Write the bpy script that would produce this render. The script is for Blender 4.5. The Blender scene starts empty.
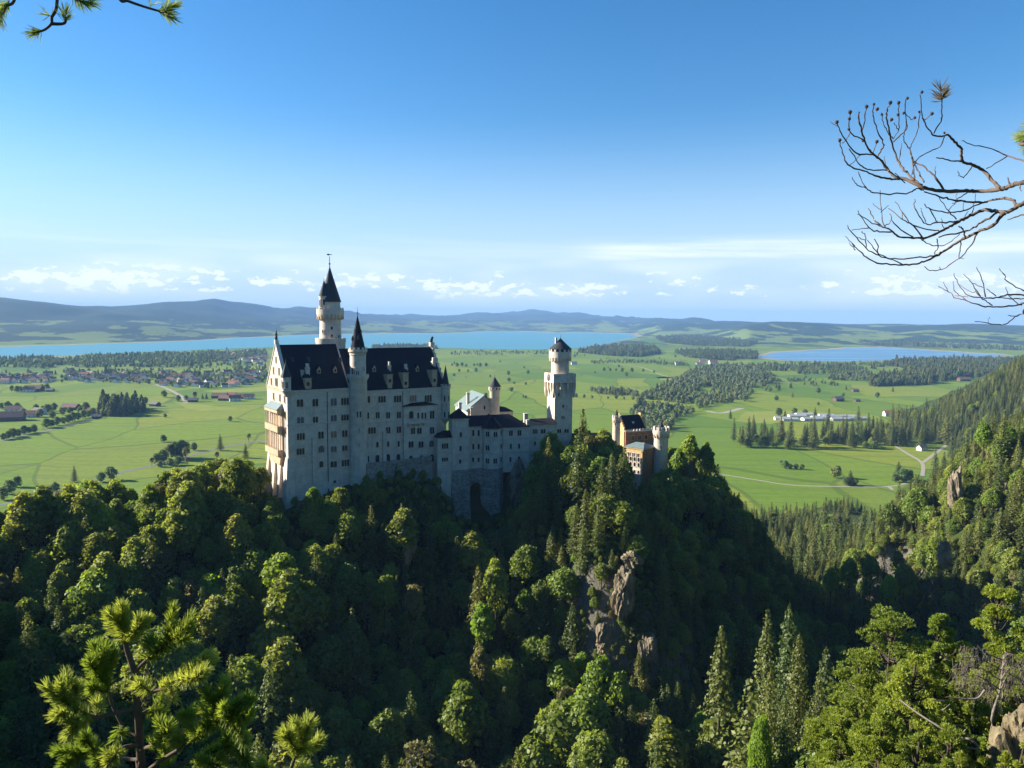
import bpy, math, random
import numpy as np
from mathutils import Matrix, Vector

scene = bpy.context.scene
COL = scene.collection
R = math.radians
PI = math.pi
rng = np.random.default_rng(7)
random.seed(7)

# ------------------------------------------------------------------ camera
F_PX, W_PX, H_PX = 769.0, 1024, 768
CAM_Z = 220.0
cam_data = bpy.data.cameras.new('camera')
cam_data.sensor_width = 36.0
cam_data.lens = 36.0 * F_PX / W_PX
cam_data.clip_start = 0.05
cam_data.clip_end = 90000.0
cam = bpy.data.objects.new('camera', cam_data)
COL.objects.link(cam)
CAM_M = Matrix.Translation((0, 0, CAM_Z)) @ Matrix.Rotation(R(90 - 4.9), 4, 'X') @ Matrix.Rotation(R(0.40), 4, 'Z')
cam.matrix_world = CAM_M
scene.camera = cam
CAM_R = np.array(CAM_M.to_3x3())

# ------------------------------------------------------------------ sun and sky
SUN_EL, SUN_AZ = 25.0, (-0.976, 0.218)          # evening sun straight to the left, very slightly beyond
sd = Vector((SUN_AZ[0] * math.cos(R(SUN_EL)), SUN_AZ[1] * math.cos(R(SUN_EL)), math.sin(R(SUN_EL)))).normalized()
sun_data = bpy.data.lights.new('sun', 'SUN')
sun_data.energy = 5.0
sun_data.angle = R(0.53)
sun_data.color = (1.0, 0.92, 0.79)
sun = bpy.data.objects.new('sun', sun_data)
COL.objects.link(sun)
sun.rotation_euler = sd.to_track_quat('Z', 'Y').to_euler()

world = bpy.data.worlds.new('World')
scene.world = world
world.use_nodes = True
wt = world.node_tree
wt.nodes.clear()


class NT:
    """tiny helper for building node trees"""
    def __init__(self, tree):
        self.t = tree

    def n(self, kind, **kw):
        nd = self.t.nodes.new(kind)
        for k, v in kw.items():
            if k.startswith('i_'):
                key = k[2:]
                key = int(key) if key.isdigit() else key.replace('_', ' ')
                s = nd.inputs[key]
                if isinstance(v, bpy.types.NodeSocket):
                    self.t.links.new(v, s)
                else:
                    s.default_value = v
            else:
                setattr(nd, k, v)
        return nd

    def link(self, a, b):
        self.t.links.new(a, b)

    def math(self, op, a, b=None, c=None, clamp=False):
        nd = self.t.nodes.new('ShaderNodeMath')
        nd.operation = op
        nd.use_clamp = clamp
        for i, v in enumerate((a, b, c)):
            if v is None:
                continue
            if isinstance(v, bpy.types.NodeSocket):
                self.t.links.new(v, nd.inputs[i])
            else:
                nd.inputs[i].default_value = v
        return nd.outputs[0]

    def ramp(self, fac, stops, interp='LINEAR'):
        nd = self.t.nodes.new('ShaderNodeValToRGB')
        cr = nd.color_ramp
        cr.interpolation = interp
        while len(cr.elements) < len(stops):
            cr.elements.new(0.5)
        for e, (p, c) in zip(cr.elements, stops):
            e.position = p
            e.color = c if len(c) == 4 else (*c, 1)
        self.t.links.new(fac, nd.inputs[0])
        return nd.outputs[0]

    def mix(self, fac, a, b, blend='MIX'):
        nd = self.t.nodes.new('ShaderNodeMix')
        nd.data_type = 'RGBA'
        nd.blend_type = blend
        nd.clamp_factor = True
        for s, v in ((nd.inputs[0], fac), (nd.inputs[6], a), (nd.inputs[7], b)):
            if isinstance(v, bpy.types.NodeSocket):
                self.t.links.new(v, s)
            else:
                s.default_value = v if not isinstance(v, tuple) or len(v) == 4 else (*v, 1)
        return nd.outputs[2]

    def noise(self, vec, scale, detail=3.0, rough=0.5, dist=0.0):
        nd = self.t.nodes.new('ShaderNodeTexNoise')
        nd.inputs['Scale'].default_value = scale
        nd.inputs['Detail'].default_value = detail
        nd.inputs['Roughness'].default_value = rough
        nd.inputs['Distortion'].default_value = dist
        if vec is not None:
            self.t.links.new(vec, nd.inputs['Vector'])
        return nd.outputs[0]

    def smooth(self, v, a, b):
        nd = self.t.nodes.new('ShaderNodeMapRange')
        nd.interpolation_type = 'SMOOTHSTEP'
        self.t.links.new(v, nd.inputs[0])
        nd.inputs[1].default_value = a
        nd.inputs[2].default_value = b
        return nd.outputs[0]


w = NT(wt)
sky = w.n('ShaderNodeTexSky', sky_type='NISHITA', sun_disc=False)
sky.sun_elevation = R(SUN_EL)
sky.sun_rotation = math.atan2(sd.x, sd.y)
sky.altitude = 900
sky.air_density = 1.0
sky.dust_density = 0.2
sky.ozone_density = 2.4
# clouds: a band of small cumulus low over the horizon and thin cirrus streaks above it, fixed to the sky directions
tc = w.n('ShaderNodeTexCoord')
sep = w.n('ShaderNodeSeparateXYZ', i_0=tc.outputs['Generated'])
az = w.math('ARCTAN2', sep.outputs[0], sep.outputs[1])
el = w.math('ARCSINE', sep.outputs[2])
eld = w.math('MULTIPLY', el, 57.2958)
azd = w.math('MULTIPLY', az, 57.2958)
vec1 = w.n('ShaderNodeCombineXYZ', i_0=w.math('MULTIPLY', azd, 0.80), i_1=w.math('MULTIPLY', eld, 1.9), i_2=5.2).outputs[0]
n1 = w.noise(vec1, 1.0, 6, 0.58)
big = w.noise(w.n('ShaderNodeCombineXYZ', i_0=w.math('MULTIPLY', azd, 0.09), i_1=w.math('MULTIPLY', eld, 0.35), i_2=8.1).outputs[0], 1.0, 2)
band = w.math('MULTIPLY', w.smooth(eld, 0.9, 1.9), w.math('SUBTRACT', 1.0, w.smooth(eld, 2.6, 4.6)))
thr = w.math('ADD', w.math('MULTIPLY', n1, 0.72), w.math('MULTIPLY', big, 0.45))
# fewer puffs towards the right
thr = w.math('SUBTRACT', thr, w.math('MULTIPLY', w.smooth(azd, -8.0, 22.0), 0.035))
cum = w.math('MULTIPLY', w.smooth(w.math('ADD', thr, w.math('MULTIPLY', band, 0.15)), 0.735, 0.80), band)
veil = w.math('MULTIPLY', w.math('MULTIPLY', w.smooth(big, 0.38, 0.66), w.smooth(eld, 0.3, 2.0)), w.math('SUBTRACT', 1.0, w.smooth(eld, 3.6, 5.4)))
# cirrus streaks
vec2 = w.n('ShaderNodeCombineXYZ', i_0=w.math('MULTIPLY', azd, 0.045), i_1=w.math('ADD', w.math('MULTIPLY', eld, 0.8), w.math('MULTIPLY', azd, 0.012)), i_2=1.3).outputs[0]
n2 = w.noise(vec2, 1.0, 5, 0.6, 0.3)
band2 = w.math('MULTIPLY', w.smooth(eld, 3.9, 4.6), w.math('SUBTRACT', 1.0, w.smooth(eld, 5.1, 6.2)))
cir = w.math('MULTIPLY', w.math('MULTIPLY', w.smooth(n2, 0.34, 0.66), band2), w.math('ADD', 0.25, w.math('MULTIPLY', w.smooth(azd, 3.0, 9.0), 0.75)))
cloud = w.math('MAXIMUM', w.math('MULTIPLY', cum, 0.62), w.math('MAXIMUM', w.math('MULTIPLY', veil, 0.28), w.math('MULTIPLY', cir, 0.55)), clamp=True)
SKY_STR = 0.074
hsv = w.n('ShaderNodeHueSaturation', i_Saturation=1.32, i_Value=1.0, i_Color=sky.outputs[0])
# the low sky is a clear pale blue, without the model's brown dusk band
lowsky = w.mix(w.math('SUBTRACT', 1.0, w.smooth(eld, -1.0, 15.0)), hsv.outputs[0], (3.3, 4.35, 5.6, 1))
skycol = w.mix(cloud, lowsky, (7.2, 7.3, 7.4, 1))
bg = w.n('ShaderNodeBackground', i_Color=skycol, i_Strength=SKY_STR)
wo = w.n('ShaderNodeOutputWorld')
w.link(bg.outputs[0], wo.inputs[0])

vs = scene.view_settings
vs.view_transform = 'Standard'
vs.look = 'None'
vs.exposure = 1.32
vs.gamma = 1.0
vs.use_curve_mapping = False
scene.render.engine = 'CYCLES'
cy = scene.cycles
cy.use_denoising = True
cy.max_bounces = 6
cy.diffuse_bounces = 3
cy.glossy_bounces = 2
cy.transmission_bounces = 3
cy.transparent_max_bounces = 4
cy.volume_bounces = 0
cy.caustics_reflective = False
cy.caustics_refractive = False


# ------------------------------------------------------------------ measuring
def ray(px, py):
    d = CAM_R @ np.array(((px - W_PX / 2) / F_PX, (H_PX / 2 - py) / F_PX, -1.0))
    return d


def at(px, py, Y):
    """the world point seen at (px, py) that lies Y metres in front of the viewpoint"""
    d = ray(px, py)
    return np.array((0, 0, CAM_Z)) + d * (Y / d[1])


def on_plain(px, py, z=0.0):
    d = ray(px, py)
    t = (z - CAM_Z) / d[2]
    return np.array((0, 0, CAM_Z)) + d * t


def proj(P):
    q = (np.asarray(P, float) - np.array((0, 0, CAM_Z))) @ CAM_R
    dz = -q[..., 2]
    return np.stack((W_PX / 2 + F_PX * q[..., 0] / dz, H_PX / 2 - F_PX * q[..., 1] / dz, dz), -1)


# ------------------------------------------------------------------ object helpers
def tag(o, label=None, cat=None, group=None, kind=None):
    if label: o['label'] = label
    if cat: o['category'] = cat
    if group: o['group'] = group
    if kind: o['kind'] = kind
    return o


def empty(name, loc=(0, 0, 0), rz=0.0, label=None, cat=None, group=None):
    o = bpy.data.objects.new(name, None)
    o.empty_display_size = 0.5
    o.location = loc
    o.rotation_euler = (0, 0, rz)
    COL.objects.link(o)
    return tag(o, label, cat, group)


def link_mesh(name, me, parent=None, M=None):
    o = bpy.data.objects.new(name, me)
    COL.objects.link(o)
    if parent is not None:
        o.parent = parent
    if M is not None:
        o.matrix_local = M
    return o


def np_mesh(name, V, Fq, mats=(), midx=None, smooth=False, tri=False, attr=None):
    """mesh from a numpy vertex array and an (n,4) or (n,3) face array"""
    me = bpy.data.meshes.new(name)
    V = np.asarray(V, np.float32)
    Fq = np.asarray(Fq, np.int32)
    k = Fq.shape[1]
    me.vertices.add(len(V))
    me.vertices.foreach_set('co', V.ravel())
    me.loops.add(Fq.size)
    me.loops.foreach_set('vertex_index', Fq.ravel())
    me.polygons.add(len(Fq))
    me.polygons.foreach_set('loop_start', np.arange(0, Fq.size, k, dtype=np.int32))
    me.polygons.foreach_set('loop_total', np.full(len(Fq), k, np.int32))
    for m in mats:
        me.materials.append(m)
    if midx is not None:
        me.polygons.foreach_set('material_index', np.asarray(midx, np.int32))
    if smooth:
        me.polygons.foreach_set('use_smooth', np.ones(len(Fq), bool))
    if attr is not None:
        a = me.attributes.new('tone', 'FLOAT', 'FACE')
        a.data.foreach_set('value', np.asarray(attr, np.float32))
    me.update(calc_edges=True)
    return me


class MB:
    """collects faces for one mesh; faces carry a material slot"""
    def __init__(self):
        self.v, self.f, self.m = [], [], []
        self.cur = 0

    def add(self, vs, fs):
        b = len(self.v)
        self.v += [tuple(map(float, p)) for p in vs]
        self.f += [tuple(b + i for i in f) for f in fs]
        self.m += [self.cur] * len(fs)
        return self

    def box(self, u0, u1, v0, v1, z0, z1, taper=0.0):
        t = taper
        vs = [(u0 - t, v0 - t, z0), (u1 + t, v0 - t, z0), (u1 + t, v1 + t, z0), (u0 - t, v1 + t, z0),
              (u0, v0, z1), (u1, v0, z1), (u1, v1, z1), (u0, v1, z1)]
        return self.add(vs, [(0, 3, 2, 1), (4, 5, 6, 7), (0, 1, 5, 4), (1, 2, 6, 5), (2, 3, 7, 6), (3, 0, 4, 7)])

    def prism(self, poly, z0, z1, scale0=1.0):
        n = len(poly)
        cx = sum(p[0] for p in poly) / n
        cy_ = sum(p[1] for p in poly) / n
        lo = [(cx + (p[0] - cx) * scale0, cy_ + (p[1] - cy_) * scale0, z0) for p in poly]
        hi = [(p[0], p[1], z1) for p in poly]
        return self.add(lo + hi, [tuple(range(n - 1, -1, -1)), tuple(range(n, 2 * n))] +
                        [(i, (i + 1) % n, n + (i + 1) % n, n + i) for i in range(n)])

    def extrude_uz(self, poly, v0, v1):
        """a polygon in the (u,z) plane given thickness along v"""
        n = len(poly)
        vs = [(p[0], v0, p[1]) for p in poly] + [(p[0], v1, p[1]) for p in poly]
        return self.add(vs, [tuple(range(n)), tuple(range(2 * n - 1, n - 1, -1))] +
                        [((i + 1) % n, i, n + i, n + (i + 1) % n) for i in range(n)])

    def extrude_vz(self, poly, u0, u1):
        n = len(poly)
        vs = [(u0, p[0], p[1]) for p in poly] + [(u1, p[0], p[1]) for p in poly]
        return self.add(vs, [tuple(range(n - 1, -1, -1)), tuple(range(n, 2 * n))] +
                        [(i, (i + 1) % n, n + (i + 1) % n, n + i) for i in range(n)])

    def lathe(self, c, prof, n=24, a0=0.0):
        vs, fs = [], []
        for r, z in prof:
            for i in range(n):
                a = a0 + 2 * PI * i / n
                vs.append((c[0] + r * math.cos(a), c[1] + r * math.sin(a), z))
        for k in range(len(prof) - 1):
            for i in range(n):
                j = (i + 1) % n
                fs.append((k * n + i, k * n + j, (k + 1) * n + j, (k + 1) * n + i))
        fs.append(tuple(range(n - 1, -1, -1)))
        fs.append(tuple((len(prof) - 1) * n + i for i in range(n)))
        return self.add(vs, fs)

    def crown_ring(self, c, r, z0, z1, n, w_, t=0.35):
        """merlons standing on a round parapet"""
        for i in range(n):
            a = 2 * PI * (i + 0.5) / n
            ca, sa = math.cos(a), math.sin(a)
            pts = []
            for du, dv in ((-w_ / 2, -t / 2), (w_ / 2, -t / 2), (w_ / 2, t / 2), (-w_ / 2, t / 2)):
                pts.append((c[0] + (r + dv) * ca - du * sa, c[1] + (r + dv) * sa + du * ca))
            self.prism(pts, z0, z1)
        return self

    def build(self, name, mats, parent=None, M=None, smooth=False):
        me = bpy.data.meshes.new(name)
        me.from_pydata(self.v, [], self.f)
        if not isinstance(mats, (list, tuple)):
            mats = [mats]
        for m in mats:
            me.materials.append(m)
        if len(mats) > 1:
            me.polygons.foreach_set('material_index', self.m)
        if smooth:
            me.polygons.foreach_set('use_smooth', [True] * len(self.f))
            try:
                me.set_sharp_from_angle(angle=R(35))
            except Exception:
                pass
        me.update()
        return link_mesh(name, me, parent, M)


def tube_np(points, radii, n=6):
    """tapered tube through points; returns V, F(quads)"""
    P = np.asarray(points, float)
    rr = np.asarray(radii, float)
    T = np.gradient(P, axis=0)
    T /= np.linalg.norm(T, axis=1)[:, None] + 1e-12
    ref = np.array((0.21, 0.37, 0.9))
    A = np.cross(T, ref); A /= np.linalg.norm(A, axis=1)[:, None] + 1e-12
    B = np.cross(T, A)
    a = np.arange(n) * 2 * PI / n
    V = P[:, None, :] + rr[:, None, None] * (np.cos(a)[None, :, None] * A[:, None, :] + np.sin(a)[None, :, None] * B[:, None, :])
    V = V.reshape(-1, 3)
    i = np.arange(len(P) - 1)[:, None] * n
    j = np.arange(n)[None, :]
    j2 = (j + 1) % n
    F = np.stack((i + j, i + j2, i + n + j2, i + n + j), -1).reshape(-1, 4)
    return V, F


class NPM:
    """collects numpy chunks of quads"""
    def __init__(self):
        self.V, self.F, self.M, self.T, self.n = [], [], [], [], 0

    def add(self, V, F, m=0, tone=0.5):
        V = np.asarray(V); F = np.asarray(F)
        self.V.append(V); self.F.append(F + self.n)
        self.M.append(np.full(len(F), m)); self.T.append(np.broadcast_to(tone, (len(F),)).astype(float))
        self.n += len(V)

    def mesh(self, name, mats, smooth=False):
        return np_mesh(name, np.concatenate(self.V), np.concatenate(self.F), mats, np.concatenate(self.M), smooth, attr=np.concatenate(self.T))


def spline(pts, k=4):
    """Catmull-Rom through points, k steps per span"""
    P = np.asarray(pts, float)
    if len(P) < 3:
        t = np.linspace(0, 1, k + 1)[:, None]
        return P[0] + (P[-1] - P[0]) * t
    Q = np.vstack((2 * P[0] - P[1], P, 2 * P[-1] - P[-2]))
    out = []
    for i in range(1, len(Q) - 2):
        for s in range(k):
            t = s / k
            p0, p1, p2, p3 = Q[i - 1], Q[i], Q[i + 1], Q[i + 2]
            out.append(0.5 * (2 * p1 + (p2 - p0) * t + (2 * p0 - 5 * p1 + 4 * p2 - p3) * t * t + (3 * p1 - p0 - 3 * p2 + p3) * t ** 3))
    out.append(P[-1])
    return np.array(out)


# ------------------------------------------------------------------ materials
def new_mat(name):
    m = bpy.data.materials.new(name)
    m.use_nodes = True
    m.node_tree.nodes.clear()
    t = NT(m.node_tree)
    out = t.n('ShaderNodeOutputMaterial')
    return m, t, out


def stone_mat(name, c1, c2, scale=0.25, rough=0.85, blocks=None, stain=0.35, bump=0.15):
    m, t, out = new_mat(name)
    tc = t.n('ShaderNodeTexCoord')
    pos = tc.outputs['Object']
    nz = t.noise(pos, scale, 6, 0.62)
    mp = t.n('ShaderNodeMapping', i_Vector=pos)
    mp.inputs['Scale'].default_value = (1.0, 1.0, 0.12)
    streak = t.noise(mp.outputs[0], 0.9, 4, 0.6)
    col = t.mix(t.smooth(nz, 0.35, 0.68), c1, c2)
    dark = tuple(x * 0.52 for x in c2[:3])
    col = t.mix(t.math('MULTIPLY', t.smooth(streak, 0.52, 0.78), stain), col, dark)
    h = nz
    if blocks:
        bw, bh, mort = blocks
        # blocks laid along the wall: u+v runs along any wall, z up
        sp = t.n('ShaderNodeSeparateXYZ', i_0=pos)
        cv = t.n('ShaderNodeCombineXYZ', i_0=t.math('ADD', sp.outputs[0], t.math('MULTIPLY', sp.outputs[1], 0.83)), i_1=sp.outputs[2])
        br = t.n('ShaderNodeTexBrick', i_Vector=cv.outputs[0])
        br.inputs['Color1'].default_value = (1, 1, 1, 1)
        br.inputs['Color2'].default_value = (mort[1],) * 3 + (1,)
        br.inputs['Mortar'].default_value = (mort[0],) * 3 + (1,)
        br.inputs['Scale'].default_value = 1.0
        br.inputs['Mortar Size'].default_value = 0.05
        br.inputs['Brick Width'].default_value = bw
        br.inputs['Row Height'].default_value = bh
        br.inputs['Bias'].default_value = 0.0
        col = t.mix(1.0, col, br.outputs[0], 'MULTIPLY')
    bp = t.n('ShaderNodeBump', i_Strength=bump, i_Distance=0.3, i_Height=h)
    p = t.n('ShaderNodeBsdfPrincipled', i_Base_Color=col, i_Roughness=rough, i_Normal=bp.outputs[0])
    p.inputs['Specular IOR Level'].default_value = 0.25
    t.link(p.outputs[0], out.inputs[0])
    return m


def plain_mat(name, c, rough=0.7, var=0.25, scale=1.5, metal=0.0, spec=0.3):
    m, t, out = new_mat(name)
    tc = t.n('ShaderNodeTexCoord')
    nz = t.noise(tc.outputs['Object'], scale, 4, 0.6)
    col = t.mix(nz, tuple(x * (1 - var) for x in c[:3]), tuple(min(1, x * (1 + var)) for x in c[:3]))
    p = t.n('ShaderNodeBsdfPrincipled', i_Base_Color=col, i_Roughness=rough, i_Metallic=metal)
    p.inputs['Specular IOR Level'].default_value = spec
    t.link(p.outputs[0], out.inputs[0])
    return m


def roof_mat(name, c, rough=0.6, rows=0.45, spec=0.35):
    m, t, out = new_mat(name)
    tc = t.n('ShaderNodeTexCoord')
    pos = tc.outputs['Object']
    nz = t.noise(pos, 0.6, 5, 0.65)
    sp = t.n('ShaderNodeSeparateXYZ', i_0=pos)
    wv = t.math('FRACT', t.math('DIVIDE', sp.outputs[2], rows))
    col = t.mix(nz, tuple(x * 0.6 for x in c), tuple(x * 1.5 for x in c))
    col = t.mix(t.math('MULTIPLY', t.math('LESS_THAN', wv, 0.22), 0.35), col, tuple(x * 0.5 for x in c))
    bp = t.n('ShaderNodeBump', i_Strength=0.25, i_Distance=0.1, i_Height=wv)
    p = t.n('ShaderNodeBsdfPrincipled', i_Base_Color=col, i_Roughness=rough, i_Normal=bp.outputs[0])
    p.inputs['Specular IOR Level'].default_value = spec
    t.link(p.outputs[0], out.inputs[0])
    return m


M_LIME = stone_mat('limestone', (0.80, 0.69, 0.56), (0.62, 0.53, 0.43), 0.35, blocks=(1.6, 0.7, (0.80, 0.90)), stain=0.5)
M_LIME2 = stone_mat('weathered_limestone', (0.64, 0.56, 0.46), (0.50, 0.44, 0.36), 0.3, blocks=(1.4, 0.7, (0.82, 0.92)), stain=0.4)
M_TRIM = stone_mat('limestone_trim', (0.70, 0.62, 0.51), (0.58, 0.51, 0.42), 0.8, stain=0.2)
M_SAND = stone_mat('sandstone', (0.58, 0.44, 0.29), (0.46, 0.33, 0.21), 0.6, stain=0.3)
M_RUBBLE = stone_mat('rubble_masonry', (0.50, 0.46, 0.39), (0.30, 0.27, 0.23), 0.9, blocks=(1.5, 0.75, (0.55, 0.62)), stain=0.5, bump=0.6)
M_SLATE = roof_mat('slate', (0.011, 0.014, 0.024), .75, .45, .15)
M_SLATE2 = roof_mat('weathered_slate', (0.045, 0.051, 0.060), .7, .45, .2)
M_COPPER = plain_mat('verdigris_copper', (0.16, 0.215, 0.215), 0.55, 0.25, 0.7)
M_PANE = plain_mat('window_glass', (0.016, 0.018, 0.024), 0.25, 0.3, 0.5, spec=0.5)
M_BLIND = plain_mat('drawn_blind', (0.15, 0.14, 0.13), 0.8, 0.15)
M_CURTAIN = plain_mat('tan_curtain', (0.34, 0.20, 0.11), 0.8, 0.2)
M_IRON = plain_mat('dark_iron', (0.03, 0.035, 0.035), 0.5, 0.2)
M_BRONZE = plain_mat('dark_bronze', (0.035, 0.05, 0.045), 0.5, 0.3)
M_YELLOW = stone_mat('yellow_sandstone', (0.62, 0.44, 0.20), (0.50, 0.34, 0.15), 0.5, stain=0.2)
M_BRICK = stone_mat('red_brick', (0.44, 0.23, 0.12), (0.33, 0.16, 0.085), 0.6, blocks=(0.6, 0.3, (0.8, 0.85)), stain=0.25)
# ------------------------------------------------------------------ the castle
class Bld:
    """a building's own frame: u along its front, v inwards, z up from its foot"""
    def __init__(self, name, xy, base, deg, label, cat, group=None):
        self.o = np.array((xy[0], xy[1], base), float)
        a = R(deg)
        self.U = np.array((math.cos(a), math.sin(a), 0.0))
        self.Vv = np.array((-math.sin(a), math.cos(a), 0.0))
        self.root = empty(name, tuple(self.o), a, label, cat, group)

    def loc(self, P):
        q = np.asarray(P, float) - self.o
        return np.array((q @ self.U, q @ self.Vv, q[2]))

    def hit(self, px, py, p0, nrm):
        """local point where the line of sight meets the local plane through p0 with normal nrm"""
        d = ray(px, py)
        dl = np.array((d @ self.U, d @ self.Vv, d[2]))
        o = self.loc((0, 0, CAM_Z))
        nrm = np.asarray(nrm, float)
        t = ((np.asarray(p0, float) - o) @ nrm) / (dl @ nrm)
        return o + dl * t

    def uz(self, px, py, v=0.0):
        q = self.hit(px, py, (0, v, 0), (0, 1, 0))
        return q[0], q[2]


WIN_CACHE = {}


def window_meshes(n, w_, h, arch, pane, trim):
    key = (n, round(w_, 1), round(h, 1), arch, pane.name, trim.name)
    if key in WIN_CACHE:
        return WIN_CACHE[key]
    f, p = MB(), MB()
    m = 0.14 if n > 1 else 0.0                       # mullion width
    lw = (w_ - m * (n - 1)) / n
    # surround: sill, jambs, columns and a thin hood over the heads
    f.box(-w_ / 2 - 0.28, w_ / 2 + 0.28, -0.26, 0.0, -0.24, 0.0)
    f.box(-w_ / 2 - 0.2, -w_ / 2, -0.10, 0.0, 0.0, h)
    f.box(w_ / 2, w_ / 2 + 0.2, -0.10, 0.0, 0.0, h)
    for i in range(n):
        x0 = -w_ / 2 + i * (lw + m)
        if i:
            f.box(x0 - m, x0, -0.10, 0.0, 0.0, h)
        r = lw / 2
        if arch:
            zs = h - r
            head = [(x0 + r + r * math.cos(a), zs + r * math.sin(a)) for a in [PI * k / 6 for k in range(7)]]
            poly = [(x0, 0.0), (x0 + lw, 0.0)] + head
            # spandrels above the arched head
            for s in (0, 1):
                cnr = (x0 + lw, h + 0.02) if s == 0 else (x0, h + 0.02)
                pts = head[:4] if s == 0 else head[3:]
                f.extrude_uz((pts + [(x0 + r, h + 0.02), cnr]) if s == 0 else (pts + [cnr, (x0 + r, h + 0.02)]), -0.09, 0.0)
        else:
            poly = [(x0, 0.0), (x0 + lw, 0.0), (x0 + lw, h), (x0, h)]
        p.extrude_uz(poly, -0.03, 0.02)
    f.box(-w_ / 2 - 0.28, w_ / 2 + 0.28, -0.16, 0.0, h + 0.02, h + 0.22)
    fo = f.build('window', trim)
    po = p.build('pane', pane)
    fm, pm = fo.data, po.data
    bpy.data.objects.remove(fo); bpy.data.objects.remove(po)
    WIN_CACHE[key] = (fm, pm)
    return fm, pm


def window(parent, u, v, z, n, w_, h, arch=True, pane=None, trim=None, rz=0.0, label=None):
    """a window whose sill centre sits at (u,v,z) on a wall facing -v turned by rz"""
    fm, pm = window_meshes(n, round(w_, 1), round(h, 1), arch, pane or M_PANE, trim or M_TRIM)
    o = link_mesh('window', fm, parent, Matrix.Translation((u, v, z)) @ Matrix.Rotation(rz, 4, 'Z'))
    link_mesh('pane', pm, o)
    if label:
        o['label'] = label
    return o


def wins(b, rows, ox, oy, sc, v=0.0, trim=None, minw=0.8):
    """windows measured on an enlarged view: centre x, top y, bottom y, width, lights[, kind]"""
    for r in rows:
        cx, t, bt, wd, n = r[:5]
        kind = r[5] if len(r) > 5 else ''
        px = ox + cx / sc
        u, z0 = b.uz(px, oy + bt / sc, v)
        _, z1 = b.uz(px, oy + t / sc, v)
        ul, _ = b.uz(px - wd / sc / 2, oy + bt / sc, v)
        ur, _ = b.uz(px + wd / sc / 2, oy + bt / sc, v)
        pane = M_BLIND if 'g' in kind else M_CURTAIN if 'o' in kind else M_PANE
        lab = 'window with tan curtains drawn' if 'o' in kind else 'window with pale blinds drawn' if 'g' in kind else None
        window(b.root, u, v, z0, n, max(minw, ur - ul), max(1.0, z1 - z0), 'r' not in kind, pane, trim, label=lab)


def cone_turret_profile(r, z0, z1):
    return [(r, z0), (r * 0.97, z0 + 0.15), (r * 0.5, z0 + (z1 - z0) * 0.47), (0.12, z1), (0.02, z1 + 0.1)]


def finial(parent, c, z, h, r=0.12, name='finial', mat=None):
    m = MB().lathe(c, [(r, z), (r * 0.8, z + h * 0.25), (r * 2.4, z + h * 0.32), (r * 0.7, z + h * 0.4), (r * 0.6, z + h * 0.8), (0.03, z + h)], 8)
    return m.build(name, mat or M_IRON, parent)


# ---- palace: the tall main house
P0 = at(287, 391, 300)
PAL = Bld('palace', P0[:2], 132.0, 35, 'tall pale limestone palace with steep dark slate roofs, tallest block of the hilltop castle', 'palace', 'buildings of the hilltop castle')
PW = 25.0
b = PAL
uL, _ = b.uz(350, 390)
uR, zeR = b.uz(446.5, 386.5)
_, zeL = b.uz(290, 390.5)
zrL = b.hit(315, 344.2, (0, PW / 2, 0), (0, 1, 0))[2]
zrR = b.hit(400, 347.6, (0, PW / 2, 0), (0, 1, 0))[2]
print('palace', uL, uR, zeL, zeR, zrL, zrR)
wall = MB()
hl, hr = PW / 2, PW / 2
# left block with gable ends, right block a little set back
wall.extrude_vz([(0, 0), (PW, 0), (PW, zeL), (PW / 2, zrL + 0.5), (0, zeL)], 0.0, 0.9)
wall.box(0.9, uL, 0, PW, 0, zeL)
wall.extrude_vz([(0.03, zeL), (PW - 0.03, zeL), (PW / 2, zrL - 0.9)], uL - 0.8, uL)
wall.box(uL + 0.002, uR, 0.25, PW - 0.4, 0, zeR)
wall.extrude_vz([(0.25, zeR), (PW - 0.4, zeR), (PW / 2, zrR + 0.6)], uR - 1.0, uR)
for k in range(8):      # stepped coping of the right gable, seen over the roof edge
    f = k / 8.0
    wall.box(uR - 1.0, uR + 0.05, 0.25 + f * PW / 2 * 0.97, 0.25 + f * PW / 2 * 0.97 + 1.5, zeR + f * (zrR - zeR), zeR + f * (zrR - zeR) + 1.7)
wall_o = wall.build('wall', M_LIME, b.root)
# string courses, eaves cornice, plinth buttresses
tr = MB()
_, zc1 = b.uz(300, 424.3)
_, zc2 = b.uz(420, 418.8)
tr.box(-0.25, uL - 0.2, -0.28, 0.0, zc1 - 0.25, zc1 + 0.2)
tr.box(uL + 6, uR - 3, -0.05, 0.25, zc2 - 0.25, zc2 + 0.2)
tr.box(-0.3, uL, -0.45, 0.0, zeL - 0.9, zeL - 0.05)
tr.box(uL + 0.01, uR, -0.2, 0.25, zeR - 0.9, zeR - 0.05)
_, zc3 = b.uz(420, 450.2)
tr.box(uL + 6, uR - 3, 0.05, 0.25, zc3 - 0.2, zc3 + 0.15)
tr.build('cornice', M_TRIM, b.root)
gc = MB()                      # raking coping of the lit gable
for s in (0, 1):
    v0, v1 = (-0.35, PW / 2) if s == 0 else (PW + 0.35, PW / 2)
    gc.extrude_vz([(v0, zeL - 0.3), (v1, zrL + 0.5), (v1, zrL + 1.15), (v0, zeL + 0.4)] if s == 0 else
                  [(v1, zrL + 0.5), (v0, zeL - 0.3), (v0, zeL + 0.4), (v1, zrL + 1.15)], -0.3, 1.2)
gc.build('gable_coping', M_TRIM, b.root)
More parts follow.
